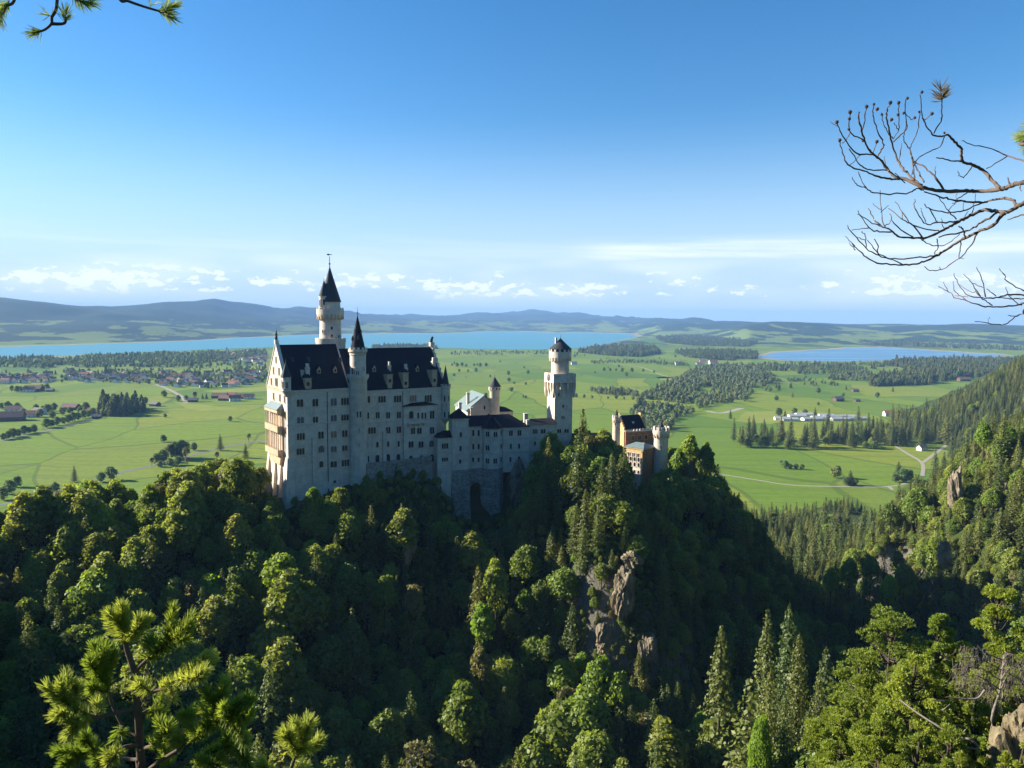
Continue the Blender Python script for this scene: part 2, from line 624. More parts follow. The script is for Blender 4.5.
# slate roofs
rf = MB()
rf.extrude_vz([(-0.5, zeL), (PW + 0.5, zeL), (PW / 2, zrL)], 0.95, uL - 0.85)
rf.build('roof', M_SLATE, b.root)
rf = MB()
rf.extrude_vz([(-0.25, zeR), (PW + 0.1, zeR), (PW / 2, zrR)], uL + 0.01, uR - 1.05)
rf.build('roof', M_SLATE, b.root)
# gable: statue, windows, two-storey balcony, flared foot
st = MB()
za = zrL + 1.1
st.box(-0.5, 0.9, PW / 2 - 0.7, PW / 2 + 0.7, za - 0.6, za + 0.9)
st.build('pedestal', M_TRIM, b.root)
st = MB()
st.lathe((0.2, PW / 2), [(0.55, za + 0.9), (0.62, za + 1.8), (0.45, za + 2.6), (0.62, za + 3.3), (0.3, za + 3.7), (0.33, za + 4.1), (0.12, za + 4.45)], 10)
st.lathe((0.2, PW / 2 - 0.85), [(0.06, za + 0.9), (0.06, za + 5.4), (0.02, za + 5.9)], 6)
st.box(0.0, 0.4, PW / 2 - 0.9, PW / 2 - 0.3, za + 2.7, za + 3.0)
st.build('knight_statue', M_BRONZE, b.root)


def gable_win(v, z, n, w_, h, pane=None):
    return window(b.root, -0.0, v, z, n, w_, h, True, pane, M_SAND, rz=-PI / 2)


for v, z, n, w_, h in ((PW * 0.5, zeL + 10.3, 2, 1.6, 2.4), (PW * 0.36, zeL + 5.6, 2, 1.7, 2.8), (PW * 0.64, zeL + 5.6, 2, 1.7, 2.8),
                       (PW * 0.24, zeL + 0.9, 2, 1.7, 2.8), (PW * 0.5, zeL + 0.9, 3, 3.2, 3.2), (PW * 0.76, zeL + 0.9, 2, 1.7, 2.8),
                       (PW * 0.12, zeL - 5.0, 2, 1.8, 2.8), (PW * 0.34, zeL - 5.0, 2, 1.8, 2.8), (PW * 0.66, zeL - 5.0, 2, 1.8, 2.8),
                       (PW * 0.10, zeL - 11.5, 2, 1.8, 3.0), (PW * 0.10, zeL - 17.5, 2, 1.8, 2.8)):
    gable_win(v, z, n, w_, h)
gm = MB()
gm.box(-0.22, 0.0, 0, PW, zeL - 1.0, zeL - 0.3)
gm.box(-0.2, 0.0, 0, PW, zeL - 0.1, zeL + 0.25)
gm.build('gable_cornice', M_SAND, b.root)
# balcony
zb0, zb1 = b.hit(275, 456, (-3, PW * .55, 0), (1, 0, 0))[2], b.hit(275, 410, (-3, PW * .5, 0), (1, 0, 0))[2]
bal_v0, bal_v1, bal_u = PW * 0.20, PW * 0.84, -2.5
zm = (zb0 + zb1) / 2 + 0.7
bo = MB()
bo.extrude_vz([(bal_v0 + 2, zb0 - 3.8), (bal_v1 - 2, zb0 - 3.8), (bal_v1, zb0), (bal_v0, zb0)], bal_u * 0.5, 0.0)
bo.box(bal_u, 0, bal_v0, bal_v1, zb0, zb0 + 2.4)
bo.box(bal_u, 0, bal_v0, bal_v1, zm - 0.5, zm + 2.0)
bo.box(bal_u, 0, bal_v0, bal_v1, zb1 - 1.4, zb1)
for zz0, zz1 in ((zb0 + 2.4, zm - 0.5), (zm + 2.0, zb1 - 1.4)):
    bo.box(-0.5, 0, bal_v0, bal_v1, zz0, zz1)
bal = bo.build('balcony', M_SAND, b.root)
bc = MB()
for zz0, zz1 in ((zb0 + 2.4, zm - 0.5), (zm + 2.0, zb1 - 1.4)):
    for k in range(8):
        vv = bal_v0 + 0.25 + k * (bal_v1 - bal_v0 - 0.5) / 7
        bc.lathe((bal_u + 0.3, vv), [(0.30, zz0), (0.2, zz0 + 0.3), (0.2, zz1 - 0.4), (0.34, zz1)], 8)
    for uu in (bal_u * 0.5,):
        for vv in (bal_v0 + 0.25, bal_v1 - 0.25):
            bc.lathe((uu, vv), [(0.30, zz0), (0.2, zz0 + 0.3), (0.2, zz1 - 0.4), (0.34, zz1)], 8)
bc.build('arcade_columns', M_TRIM, bal)
br_ = MB().add([(bal_u - 0.4, bal_v0 - 0.4, zb1), (0, bal_v0 - 0.4, zb1), (0, bal_v1 + 0.4, zb1), (bal_u - 0.4, bal_v1 + 0.4, zb1),
                (-0.02, bal_v0 + 1, zb1 + 2.4), (-0.02, bal_v1 - 1, zb1 + 2.4)],
               [(0, 1, 4), (3, 5, 2), (0, 4, 5, 3), (0, 3, 2, 1), (1, 2, 5, 4)])
br_.build('balcony_roof', M_COPPER, bal)
zf = b.hit(272, 452, (-1, PW * .6, 0), (1, 0, 0))[2]   # flared buttresses at the foot of the gable and at the corner
for vv in (PW * 0.30, PW * 0.58, PW - 2.2):
    MB().add([(-3.4, vv, 0), (-3.4, vv + 2.2, 0), (-0.003, vv + 2.2, 0), (-0.003, vv, 0), (-0.5, vv, zf - 3), (-0.5, vv + 2.2, zf - 3), (-0.003, vv + 2.2, zf), (-0.003, vv, zf)],
             [(0, 3, 2, 1), (4, 5, 6, 7), (0, 4, 7, 3), (1, 2, 6, 5), (0, 1, 5, 4), (2, 3, 7, 6)]).build('buttress', M_LIME, b.root)
# the corner buttress wraps the corner as one block
MB().add([(-3.2, -3.0, 0), (2.0, -3.0, 0), (2.0, -0.003, 0), (-0.003, 2.2, 0), (-3.2, 2.2, 0), (-0.45, -0.45, zf), (2.0, -0.45, zf), (2.0, -0.003, zf), (-0.003, 2.2, zf), (-0.45, 2.2, zf)],
         [(0, 1, 6, 5), (1, 2, 7, 6), (3, 4, 9, 8), (4, 0, 5, 9), (5, 6, 7, 8, 9)]).build('buttress', M_LIME, b.root)
u1, zt = b.uz(308.5, 438)
u2, _ = b.uz(314.5, 438)
MB().box(u1 + 1.3, u2 + .6, -0.8, 0.0, 0, zt).build('buttress', M_LIME, b.root)
u1, zt = b.uz(382.5, 431)
MB().box(u1, u1 + 1.6, -0.5, 0.25, 0, zt).build('buttress', M_LIME, b.root)
# corner turret on the gable corner
ct = at(286.3, 392, 299.5)
cl = b.loc(ct)
tw = lambda px0, px1, D: (px1 - px0) * D / F_PX / 2
zt = lambda px, py, D: at(px, py, D)[2] - b.o[2]
rr = tw(281, 291, 300)
tu = MB().lathe((cl[0], cl[1]), [(0.2, zt(286, 397.5, 299)), (rr * 0.9, zt(286, 391.5, 299)), (rr * 1.08, zt(286, 391.0, 299)), (rr * 0.94, zt(286, 390, 299)), (rr * 0.94, zt(286, 378, 299)), (rr * 1.1, zt(286, 377, 299))], 8, R(35))
cto = tu.build('corner_turret', M_LIME, b.root)
MB().lathe((cl[0], cl[1]), [(rr * 1.1, zt(286, 377, 299)), (0.15, zt(286, 362.5, 299)), (0.03, zt(286, 361.5, 299))], 8, R(35)).build('turret_roof', M_SLATE2, cto)
finial(cto, (cl[0], cl[1]), zt(286, 362.5, 299), 2.2, 0.09)
for a in (-55, -10):
    window(cto, cl[0] + rr * 0.90 * math.sin(R(a)), cl[1] - rr * 0.90 * math.cos(R(a)), zt(286, 388, 299), 1, 0.8, 2.4, True, rz=R(a))
# windows of the front
L_ROWS = [(410, 95, 172, 66, 2), (567, 90, 168, 60, 2), (755, 85, 160, 60, 2, 'g'), (870, 80, 152, 78, 3),
          (415, 275, 340, 70, 2, 'g'), (568, 272, 335, 52, 2), (755, 255, 325, 60, 2, 'g'), (870, 250, 320, 75, 3),
          (418, 440, 510, 80, 3), (625, 425, 497, 55, 2), (755, 420, 488, 60, 2, 'o'), (868, 410, 480, 55, 2),
          (415, 595, 662, 80, 3), (628, 570, 640, 60, 1, 'g'), (755, 575, 635, 60, 2, 'g'), (868, 565, 622, 55, 2),
          (628, 727, 790, 42, 1), (755, 727, 790, 65, 2), (875, 715, 778, 78, 3, 'r'), (765, 925, 950, 25, 1, 'r')]
wins(b, L_ROWS, 260, 390, 10.24)
R_ROWS = [(193, 60, 130, 26, 1), (327, 60, 128, 76, 3), (487, 57, 125, 76, 3), (645, 52, 122, 72, 3, 'o'), (800, 50, 122, 72, 3),
          (185, 230, 292, 20, 1), (283, 225, 290, 40, 2), (390, 225, 290, 40, 2), (500, 222, 288, 40, 2),
          (225, 380, 448, 76, 3), (390, 378, 445, 45, 2), (500, 372, 438, 45, 2),
          (176, 535, 590, 18, 1, 'g'), (280, 530, 588, 24, 1), (390, 525, 582, 22, 1), (497, 522, 580, 22, 1),
          (185, 670, 738, 22, 1), (280, 665, 738, 40, 1), (388, 655, 755, 46, 1), (495, 655, 725, 38, 1)]
wins(b, R_ROWS, 350, 390, 10.24, v=0.25)
# drainpipes
for px, y0, y1, vv in ((327, 392, 482, 0.0), (402.6, 387, 465, 0.25)):
    u, z1 = b.uz(px, y0, vv)
    _, z0 = b.uz(px, y1, vv)
    MB().lathe((u, vv - 0.12), [(0.14, z0), (0.14, z1)], 8).build('drainpipe', M_IRON, b.root)
# shallow bay of the right half with its lean-to roof and balcony
ua, zba = b.uz(403.6, 406.5, -0.9)
uc, _ = b.uz(436.5, 406.5, -0.9)
bay = MB().box(ua, uc, -1.1, 0.25, 0, zba).build('bay', M_LIME, b.root)
_, zbt = b.uz(420, 402.0, 0.2)
umid = (ua + uc) / 2
MB().add([(ua - 0.5, -1.7, zba), (uc + 0.5, -1.7, zba), (uc + 0.5, 0.24, zba), (ua - 0.5, 0.24, zba), (ua + 5, 0.24, zbt), (uc - 5, 0.24, zbt), (umid - 2, -0.8, zba + 1.1), (umid + 2, -0.8, zba + 1.1)],
         [(0, 1, 7, 6), (6, 7, 5, 4), (1, 2, 5, 7), (0, 6, 4, 3), (0, 3, 2, 1), (2, 3, 4, 5)]).build('bay_roof', M_SLATE, bay)
BAY_ROWS = [(627, 215, 292, 44, 1), (698, 232, 292, 20, 1), (740, 232, 292, 20, 1), (772, 232, 292, 16, 1), (840, 212, 292, 44, 2),
            (645, 385, 450, 42, 2), (710, 385, 448, 46, 2), (840, 378, 448, 42, 2),
            (625, 525, 590, 50, 2), (727, 525, 590, 50, 2), (835, 515, 582, 48, 1, 'g'),
            (623, 670, 738, 34, 1), (730, 665, 735, 34, 1, 'g'), (838, 660, 730, 38, 1)]
wins(b, BAY_ROWS, 350, 390, 10.24, v=-1.1)
ua2, zb_ = b.uz(408.5, 424.5, -2.4)
uc2, zb2 = b.uz(425.5, 421, -2.4)
bal2 = MB().box(ua2, uc2, -2.5, -1.11, zb_, zb_ + 0.35).box(ua2, uc2, -2.5, -2.3, zb_ + 0.35, zb2 + 0.2)
for k in range(4):
    uu = ua2 + 0.4 + k * (uc2 - ua2 - 0.8) / 3
    bal2.extrude_vz([(-1.11, zb_ - 1.6), (-1.11, zb_), (-2.3, zb_)], uu - 0.25, uu + 0.25)
bal2.build('stone_balcony', M_TRIM, bay)
# roof furniture: dormers, chimneys on wall-head dormers, roof hatches
def slope_hit(px, py, ze, zr, v0=-0.4):
    nrm = np.array((0, -(zr - ze), PW / 2 - v0))
    return b.hit(px, py, (0, v0, ze), nrm)


for px, py, blk in ((319, 373.6, 'L'), (335.2, 372.8, 'L'), (374.3, 371.8, 'R'), (417.6, 371.6, 'R')):
    q = slope_hit(px, py, zeL if blk == 'L' else zeR, zrL if blk == 'L' else zrR)
    d = MB()
    d.extrude_uz([(q[0] - 0.75, q[2]), (q[0] + 0.75, q[2]), (q[0] + 0.75, q[2] + 1.7), (q[0], q[2] + 3.0), (q[0] - 0.75, q[2] + 1.7)], q[1] - 0.1, q[1] + 2.4)
    do = d.build('dormer', M_SAND, b.root)
    MB().extrude_uz([(q[0] - 0.35, q[2] + 0.3), (q[0] + 0.35, q[2] + 0.3), (q[0] + 0.35, q[2] + 1.5), (q[0] - 0.35, q[2] + 1.5)], q[1] - 0.16, q[1] - 0.08).build('pane', M_PANE, do)
    MB().add([(q[0] - 0.95, q[1] - 0.3, q[2] + 1.6), (q[0], q[1] - 0.3, q[2] + 3.25), (q[0] + 0.95, q[1] - 0.3, q[2] + 1.6), (q[0] - 0.95, q[1] + 2.0, q[2] + 1.6), (q[0], q[1] + 2.8, q[2] + 3.25), (q[0] + 0.95, q[1] + 2.0, q[2] + 1.6)],
             [(0, 1, 4, 3), (1, 2, 5, 4)]).build('dormer_roof', M_SLATE, do)
for px, py, blk in ((293, 361.8, 'L'), (309, 361.5, 'L'), (340.2, 362, 'L')):
    q = slope_hit(px, py, zeL, zrL)
    MB().extrude_vz([(q[1] - 0.25, q[2]), (q[1] + 0.9, q[2] + 1.9), (q[1] + 0.9, q[2] + 0.9), (q[1] + 0.4, q[2])][::-1], q[0] - 0.7, q[0] + 0.7).build('roof_hatch', M_SLATE2, b.root)


def wall_dormer(px, w_px, y0, y1, ytop, ch_w, off, blk):
    ze = zeL if blk == 'L' else zeR
    v = 0.0 if blk == 'L' else 0.25
    u, z0 = b.uz(px, y0, v - 0.3)
    _, z1 = b.uz(px, y1, v - 0.3)
    hw = w_px * (u * 0 + 310) / F_PX / 2
    d = MB().box(u - hw, u + hw, v - 0.3, v + 6.5, z0, z1).box(u - hw - 0.2, u + hw + 0.2, v - 0.5, v + 2.5, z1, z1 + 0.4)
    d.extrude_vz([(v - 0.3, z0 - 1.6), (v - 0.3, z0), (v + 0.6, z0), (v + 0.3, z0 - 1.6)][::-1], u - hw * .8, u + hw * .8)
    do = d.build('wall_dormer', M_SAND, b.root)
    pts = [(u - hw * 0.45, z0 + 0.9), (u + hw * 0.45, z0 + 0.9), (u + hw * 0.45, z0 + 2.3), (u - hw * 0.45, z0 + 2.3)]
    MB().extrude_uz(pts, v - 0.36, v - 0.28).build('pane', M_PANE, do)
    MB().add([(u - hw - 0.3, v - 0.6, z1 + 0.4), (u + hw + 0.3, v - 0.6, z1 + 0.4), (u + hw + 0.3, v + 4, z1 + 0.4), (u - hw - 0.3, v + 4, z1 + 0.4), (u, v + 1.6, z1 + 2.6)],
             [(0, 1, 4), (1, 2, 4), (2, 3, 4), (3, 0, 4)]).build('dormer_roof', M_SLATE, do)
    zc0, zc1 = z1 + 0.4, b.uz(px + off, ytop, v + 1.4)[1]
    uc_ = b.uz(px + off, y1, v + 1.4)[0]
    c = MB().box(uc_ - ch_w / 2, uc_ + ch_w / 2, v + 0.9, v + 2.3, zc0, zc1 - 1.6).box(uc_ - ch_w / 2 - 0.15, uc_ + ch_w / 2 + 0.15, v + 0.75, v + 2.45, zc1 - 2.1, zc1 - 1.6)
    c.prism([(uc_ - ch_w / 2.6, v + 1.1), (uc_ + ch_w / 2.6, v + 1.1), (uc_ + ch_w / 2.6, v + 2.1), (uc_ - ch_w / 2.6, v + 2.1)], zc1 - 1.6, zc1)
    c.build('chimney', M_TRIM, do)


wall_dormer(308.3, 6.6, 388, 379, 363.5, 1.5, -0.6, 'L')
wall_dormer(390, 6.2, 384.5, 375, 361.5, 1.1, -0.5, 'R')
wall_dormer(405.8, 6.6, 387, 373.3, 364, 1.4, 0.0, 'R')
wall_dormer(434.6, 6.6, 384, 370.5, 357.5, 1.5, -0.8, 'R')
qc = b.uz(302.7, 374, 3.0)
MB().box(qc[0] - 0.55, qc[0] + 0.55, 3.0, 4.0, qc[1] - 3, qc[1] + 1.2).box(qc[0] - 0.7, qc[0] + 0.7, 2.85, 4.15, qc[1] + 1.2, qc[1] + 1.6).build('chimney', M_TRIM, b.root)
# right corner turret and the lion on the right gable
D_R = b.o[1] + uR * b.U[1] - 1
ce = b.loc(at(445.5, 400, D_R + 0.5))
zz = lambda py: at(445.5, py, D_R)[2] - b.o[2]
rt = tw(440.7, 450.3, D_R)
to = MB().lathe((ce[0], ce[1]), [(0.3, zz(424)), (rt * .95, zz(419)), (rt * 1.08, zz(418.3)), (rt * .95, zz(417.5)), (rt * .95, zz(404.5)), (rt * 1.05, zz(404)), (rt * .95, zz(403.3)), (rt * .95, zz(389)), (rt * 1.1, zz(387.5)), (rt * 1.1, zz(385.6))], 12)
to.crown_ring((ce[0], ce[1]), rt * 1.0, zz(385.7), zz(384), 8, 0.9)
too = to.build('corner_turret', M_LIME2, b.root)
MB().lathe((ce[0], ce[1]), [(rt * .85, zz(386.5)), (0.15, zz(366.5)), (0.03, zz(364.5))], 12).build('turret_roof', M_SLATE2, too)
for a in (-40, 15):
    for py in (401, 417):
        window(too, ce[0] + rt * .93 * math.sin(R(a)), ce[1] - rt * .93 * math.cos(R(a)), zz(py), 1, 0.7, 2.6, True, rz=R(a))
li = MB().box(uR - 1.6, uR + 0.5, PW / 2 - .8, PW / 2 + .8, zrR + 0.4, zrR + 2.2).build('pedestal', M_TRIM, b.root)
zl = zrR + 2.2
li = MB()
li.lathe((uR - .9, PW / 2), [(0.55, zl), (0.62, zl + .7), (0.4, zl + 1.5), (0.2, zl + 1.8)], 10)
li.lathe((uR - .3, PW / 2), [(0.3, zl), (0.36, zl + 1.0), (0.5, zl + 1.7), (0.5, zl + 2.3), (0.2, zl + 2.7)], 10)
li.box(uR - 0.1, uR + 0.45, PW / 2 - .22, PW / 2 + .22, zl + 1.8, zl + 2.2)
li.build('lion_statue', M_BRONZE, b.root)
# terrace along the foot of the right half
ut0, ztz = b.uz(367, 466, -5)
ut1, _ = b.uz(440, 464, -5)
te = MB().box(ut0, ut1 - 4, -5, -0.002, 0, ztz).box(ut0, ut1 - 4, -5.1, -4.7, ztz, ztz + 1.1)
for k in range(14):
    uu = ut0 + 9 + k * (ut1 - ut0 - 14) / 14
    te.box(uu, uu + .6, -5.5, -5, ztz - 1.6, ztz - .3)
te.build('terrace', M_RUBBLE, b.root)

# ---- stair tower against the middle of the palace front
D_S = b.o[1] + b.U[1] * (uL + 4) - 1.5
sc_ = at(358.3, 400, D_S)
ST = Bld('stair_tower', sc_[:2], 132.0, 0, 'slim round stair tower with dark spire against the middle of the palace front', 'tower', 'towers of the hilltop castle')
zs = lambda py: at(358, py, D_S)[2] - 132.0
pr = lambda a, c: tw(a, c, D_S)
r1, r2 = pr(349.6, 367.2), pr(349.8, 365.6)
SV = -0.0
body = MB().lathe((0, 0), [(r1 * 1.15, 0), (r1 * 1.02, zs(468)), (r1, zs(455)), (r1, zs(380.5)), (r1 * 1.22, zs(377.3)), (r1 * 1.22, zs(374.2)), (r1 * 1.14, zs(374.2)), (r1 * 1.14, zs(376.2)), (r2, zs(376.2)),
                            (r2, zs(355.2)), (r2 * 1.1, zs(354.2)), (r2, zs(353.5)), (r2 * 1.2, zs(351.6)), (r2 * 1.2, zs(349.4))], 32)
body.crown_ring((0, 0), r2 * 1.12, zs(349.5), zs(347.3), 12, 0.95)
bo_ = body.build('wall', M_LIME, ST.root, smooth=True)
sp = MB().lathe((0, 0), [(r2 * 0.98, zs(349.9)), (r2 * 0.60, zs(336)), (r2 * 0.28, zs(324)), (0.16, zs(316))], 16)
sp_o = sp.build('spire', M_SLATE, ST.root, smooth=True)
for k, (a, py) in enumerate(((-60, 340), (20, 339), (-20, 331), (55, 333))):
    r_ = r2 * (0.98 - (349.9 - py) / 34 * 0.85)
    z_ = zs(py)
    m_ = MB().box(-0.35, 0.35, -r_ - 0.25, -r_ + 0.8, z_ - 0.3, z_ + 0.7).add([(-0.45, -r_ - 0.3, z_ + .7), (.45, -r_ - .3, z_ + .7), (0.45, -r_ + .8, z_ + .7), (-0.45, -r_ + .8, z_ + .7), (0, -r_ + .2, z_ + 1.9)], [(0, 1, 4), (1, 2, 4), (2, 3, 4), (3, 0, 4)])
    m_.build('spire_dormer', M_SLATE2, sp_o, Matrix.Rotation(R(a), 4, 'Z'))
finial(ST.root, (0, 0), zs(316.3), zs(306.5) - zs(316.3), 0.13)
for px, t_, bt_, wd, n in ((92, 60, 110, 18, 1), (92, 220, 280, 46, 2), (90, 385, 440, 20, 1), (90, 540, 590, 18, 1), (90, 695, 745, 18, 1), (92, -25, 10, 20, 1)):
    py1, py0 = 390 + bt_ / 10.24, 390 + t_ / 10.24
    q = at(350 + px / 10.24, py1, D_S - r1)
    lx = q[0] - sc_[0]
    a = math.asin(max(-.9, min(.9, lx / r1)))
    window(ST.root, r1 * .985 * math.sin(a), -r1 * .985 * math.cos(a), q[2] - 132, n, wd / 10.24 * D_S / F_PX, at(350, py0, D_S - r1)[2] - q[2], True, rz=a)
for a, n, t_, bt_, wd in ((-75, 1, 366, 374, 1.0), (-25, 2, 367.5, 373.8, 1.5), (8, 1, 370, 375.5, 1.1), (55, 1, 366, 371, .9)):
    window(ST.root, r2 * .985 * math.sin(R(a)), -r2 * .985 * math.cos(R(a)), zs(bt_), n, wd, zs(t_) - zs(bt_), True, rz=R(a))

# ---- high main tower behind the palace
D_M = 338.0
mc = at(330.5, 330, D_M)
MT = Bld('main_tower', mc[:2], 132.0, 10, 'tallest round tower with a dark spire and weathervane, rising behind the palace roof', 'tower', 'towers of the hilltop castle')
zs = lambda py: at(330, py, D_M)[2] - 132.0
pr = lambda a, c: tw(a, c, D_M)
rs = pr(319.6, 341.0)
body = MB().lathe((0, 0), [(rs * 1.35, 0), (rs * 1.35, zs(343)), (rs * 1.40, zs(341.7)), (rs * 1.40, zs(338.1)), (rs * 1.26, zs(338.1)), (rs * 1.26, zs(340.5)), (rs, zs(340.5)), (rs * 0.97, zs(320.5)),
                            (rs * 1.03, zs(320)), (rs * 1.22, zs(316.6)), (rs * 1.25, zs(313.2)), (rs * 1.25, zs(309.4)), (rs * 1.12, zs(309.4)), (rs * 1.12, zs(312.0)), (rs * .94, zs(312)), (rs * .92, zs(302.2)), (rs * .98, zs(301.6)), (rs * .98, zs(300.8))], 32)
body.crown_ring((0, 0), rs * 1.185, zs(309.6), zs(307.6), 14, 0.95)
body.build('wall', M_LIME, MT.root, smooth=True)
cb = MB()
for k in range(22):            # corbels carrying the gallery
    a = 2 * PI * k / 22
    ca, sa = math.cos(a), math.sin(a)
    pts = [((rs * f) * ca - d * sa, (rs * f) * sa + d * ca) for f, d in ((0.98, -.32), (1.24, -.32), (1.24, .32), (0.98, .32))]
    cb.prism(pts, zs(319.3), zs(314.6))
cb.build('gallery_corbels', M_SAND, MT.root)
MB().lathe((0, 0), [(rs * 1.02, zs(302)), (rs * .70, zs(291)), (rs * .36, zs(279)), (0.3, zs(268)), (.1, zs(266.5))], 24).build('spire', M_SLATE2, MT.root, smooth=True)
fo = finial(MT.root, (0, 0), zs(268), zs(255.0) - zs(268), 0.2)
zv = zs(254.6)
MB().extrude_uz([(-1.3, zv), (-.6, zv + .45), (0.1, zv + .15), (1.1, zv + .1), (1.1, zv - .1), (.1, zv - .12), (-.6, zv - .4)], -.06, .06).build('weathervane', M_IRON, fo)
ca_ = at(324.2, 300, D_M - 2.2)
cl2 = MT.loc(ca_)
rq = pr(319.2, 329.3)
stt = MB().lathe((cl2[0], cl2[1]), [(rq * .96, zs(312)), (rq * .96, zs(298)), (rq * 1.06, zs(297)), (rq * 1.06, zs(296.2))], 20).build('stair_turret', M_LIME, MT.root, smooth=True)
MB().lathe((cl2[0], cl2[1]), [(rq * 1.08, zs(296.3)), (rq * .5, zs(287.5)), (.15, zs(281))], 20).build('turret_roof', M_SLATE2, stt, smooth=True)
finial(stt, (cl2[0], cl2[1]), zs(281.3), 1.4, .1)
for a, py, w__, h_ in ((-60, 306, .8, 2.6), (0, 305, .7, 2.4)):
    window(stt, cl2[0] + rq * .95 * math.sin(R(a)), cl2[1] - rq * .95 * math.cos(R(a)), zs(py), 1, w__, h_, True, rz=R(a))
for a, py, w__, h_ in ((10, 329.3, .8, 1.3), (10, 337.8, 1.0, 1.6), (52, 337.8, 1.0, 1.6), (-40, 333, .8, 1.3)):
    window(MT.root, rs * .985 * math.sin(R(a)), -rs * .985 * math.cos(R(a)), zs(py), 1, w__, h_, True, rz=R(a))

# ---- knights' wing stepping down to the right of the palace
K0 = at(452.5, 430, 336)
WG = Bld('knights_wing', K0[:2], 110.0, 21, 'long lower limestone wing with bays on rubble masonry buttresses, right of the palace', 'castle wing', 'buildings of the hilltop castle')
b = WG
u_a = b.uz(436, 440, 1)[0]
u_b = b.uz(452.8, 440)[0]
z_h = b.uz(444, 437)[1]
u484, u503, u468 = b.uz(484, 440)[0], b.uz(503, 440)[0], b.uz(468.3, 440)[0]
u529 = b.uz(529.4, 440)[0]
u556 = b.uz(557, 440, 2)[0]
ze1 = b.uz(515, 427.2)[1]
ze0 = b.uz(476, 426.8)[1]
zb1_ = b.uz(520, 467)[1]
ze2 = b.uz(543, 424.2, 2)[1]
wl = MB()
wl.box(u_a, u_b, -1.5, 14, 0, z_h)                         # low block beside the palace
wl.box(u468, u484, 2.0, 15, b.uz(476, 482)[1] + 2, ze0)    # recessed wall over the arch
wl.box(u503, u529, 0, 15, zb1_ - 2, ze1)                   # right part
wl.box(u529 + .003, u556, 2.0, 14, zb1_ - 10, ze2)         # farther low part
wl.build('wall', M_LIME, b.root)
ba = MB()
zst = b.uz(460, 469, -1)[1]
ba.box(u_a + .05, u_b - .05, -1.45, 2, 0, b.uz(444, 468.5)[1], 0.0)
ba.build('rubble_base', M_RUBBLE, b.root)
# square stair tower with rubble foot
uq0, uq1 = b.uz(452.3, 440, -2)[0], b.uz(468.5, 440, -2)[0]
zq = b.uz(460, 418.3, -2)[1]
sq = MB().box(uq0, uq1, -2, 4, zst, zq).box(uq0 - .25, uq1 + .25, -2.25, 4.2, zq - .7, zq - .1).box(uq0 - .2, uq1 + .2, -2.2, 4.1, b.uz(460, 439.6, -2)[1] - .2, b.uz(460, 439.6, -2)[1] + .2).box(uq0 - .2, uq1 + .2, -2.2, 4.1, b.uz(460, 453.5, -2)[1] - .2, b.uz(460, 453.5, -2)[1] + .2).box(uq0 - .2, uq1 + .2, -2.2, 4.1, zst - .2, zst + .3)
sqo = sq.build('square_turret', M_LIME, b.root)
MB().box(uq0 - .05, uq1 + .05, -2.05, 4, 0, zst - .2, 1.7).build('rubble_base', M_RUBBLE, sqo)
zap = b.uz(461, 408, 1)[1]
um, vm = (uq0 + uq1) / 2, 1.0
MB().add([(uq0 - .6, -2.6, zq), (uq1 + .6, -2.6, zq), (uq1 + .6, 4.6, zq), (uq0 - .6, 4.6, zq), (um, vm, zap)], [(0, 1, 4), (1, 2, 4), (2, 3, 4), (3, 0, 4), (3, 2, 1, 0)]).build('pyramid_roof', M_SLATE, sqo)
def wins_on(b_, parent, rows, ox, oy, sc, v):
    class B2: pass
    q = B2(); q.uz = b_.uz; q.root = parent
    wins(q, rows, ox, oy, sc, v)
wins_on(b, sqo, [(315, 430, 483, 22, 1), (312, 570, 626, 22, 1), (308, 708, 752, 22, 1), (305, 870, 900, 18, 1, 'r'), (303, 980, 1005, 16, 1, 'r')], 430, 390, 10.24, -2.0)
# low block roof
zr_ = b.uz(447, 431)[1]
MB().add([(u_a - .6, -2.1, z_h), (u_b, -2.1, z_h), (u_b, 6, z_h), (u_a - .6, 6, z_h), (u_a + 3.5, 2, zr_), (u_b, 2, zr_)], [(0, 1, 5, 4), (2, 3, 4, 5), (0, 4, 3), (1, 2, 5), (0, 3, 2, 1)]).build('roof', M_SLATE, b.root)
wins(b, [(153, 545, 600, 66, 3), (153, 690, 730, 62, 3)], 430, 390, 10.24, -1.5)
tq = MB()
zt_ = b.uz(444, 451.5, -1.5)[1]
tq.box(u_a - .2, u_b, -1.75, -1.5, zt_ - .2, zt_ + .2)
# recessed wall windows and arch niche below it
wins(b, [(443, 410, 470, 20, 1), (498, 410, 470, 20, 1), (443, 550, 605, 20, 1), (498, 550, 605, 20, 1), (440, 690, 735, 20, 1), (497, 690, 735, 20, 1)], 430, 390, 10.24, 2.0)
zar = b.uz(476, 482, 1.0)[1]
ua_, ub_ = b.uz(470.2, 500, 1.0)[0], b.uz(481, 500, 1.0)[0]
ra = (ub_ - ua_) / 2
ar = MB()
um_ = (ua_ + ub_) / 2
zc_ = zar - ra
headL = [(um_ - ra * math.cos(a), zc_ + ra * math.sin(a)) for a in [PI / 2 * k / 6 for k in range(7)]]
headR = [(um_ + ra * math.cos(a), zc_ + ra * math.sin(a)) for a in [PI / 2 * k / 6 for k in range(7)]]
top = b.uz(476, 468.7, 1.0)[1]
for q in range(6):             # the wall over the arch, stone by stone up to the springing
    ar.extrude_uz([headL[q], headL[q + 1], (headL[q + 1][0], top), (headL[q][0], top)], 1.0, 4.0)
    ar.extrude_uz([headR[q + 1], headR[q], (headR[q][0], top), (headR[q + 1][0], top)], 1.0, 4.0)
ar.box(u468 - .5, ua_, 1.0, 4.0, 0, top)
ar.box(ub_, u484 + .5, 1.0, 4.0, 0, top)
ar.box(ua_ - 1, ub_ + 1, 6.5, 8, 0, top)
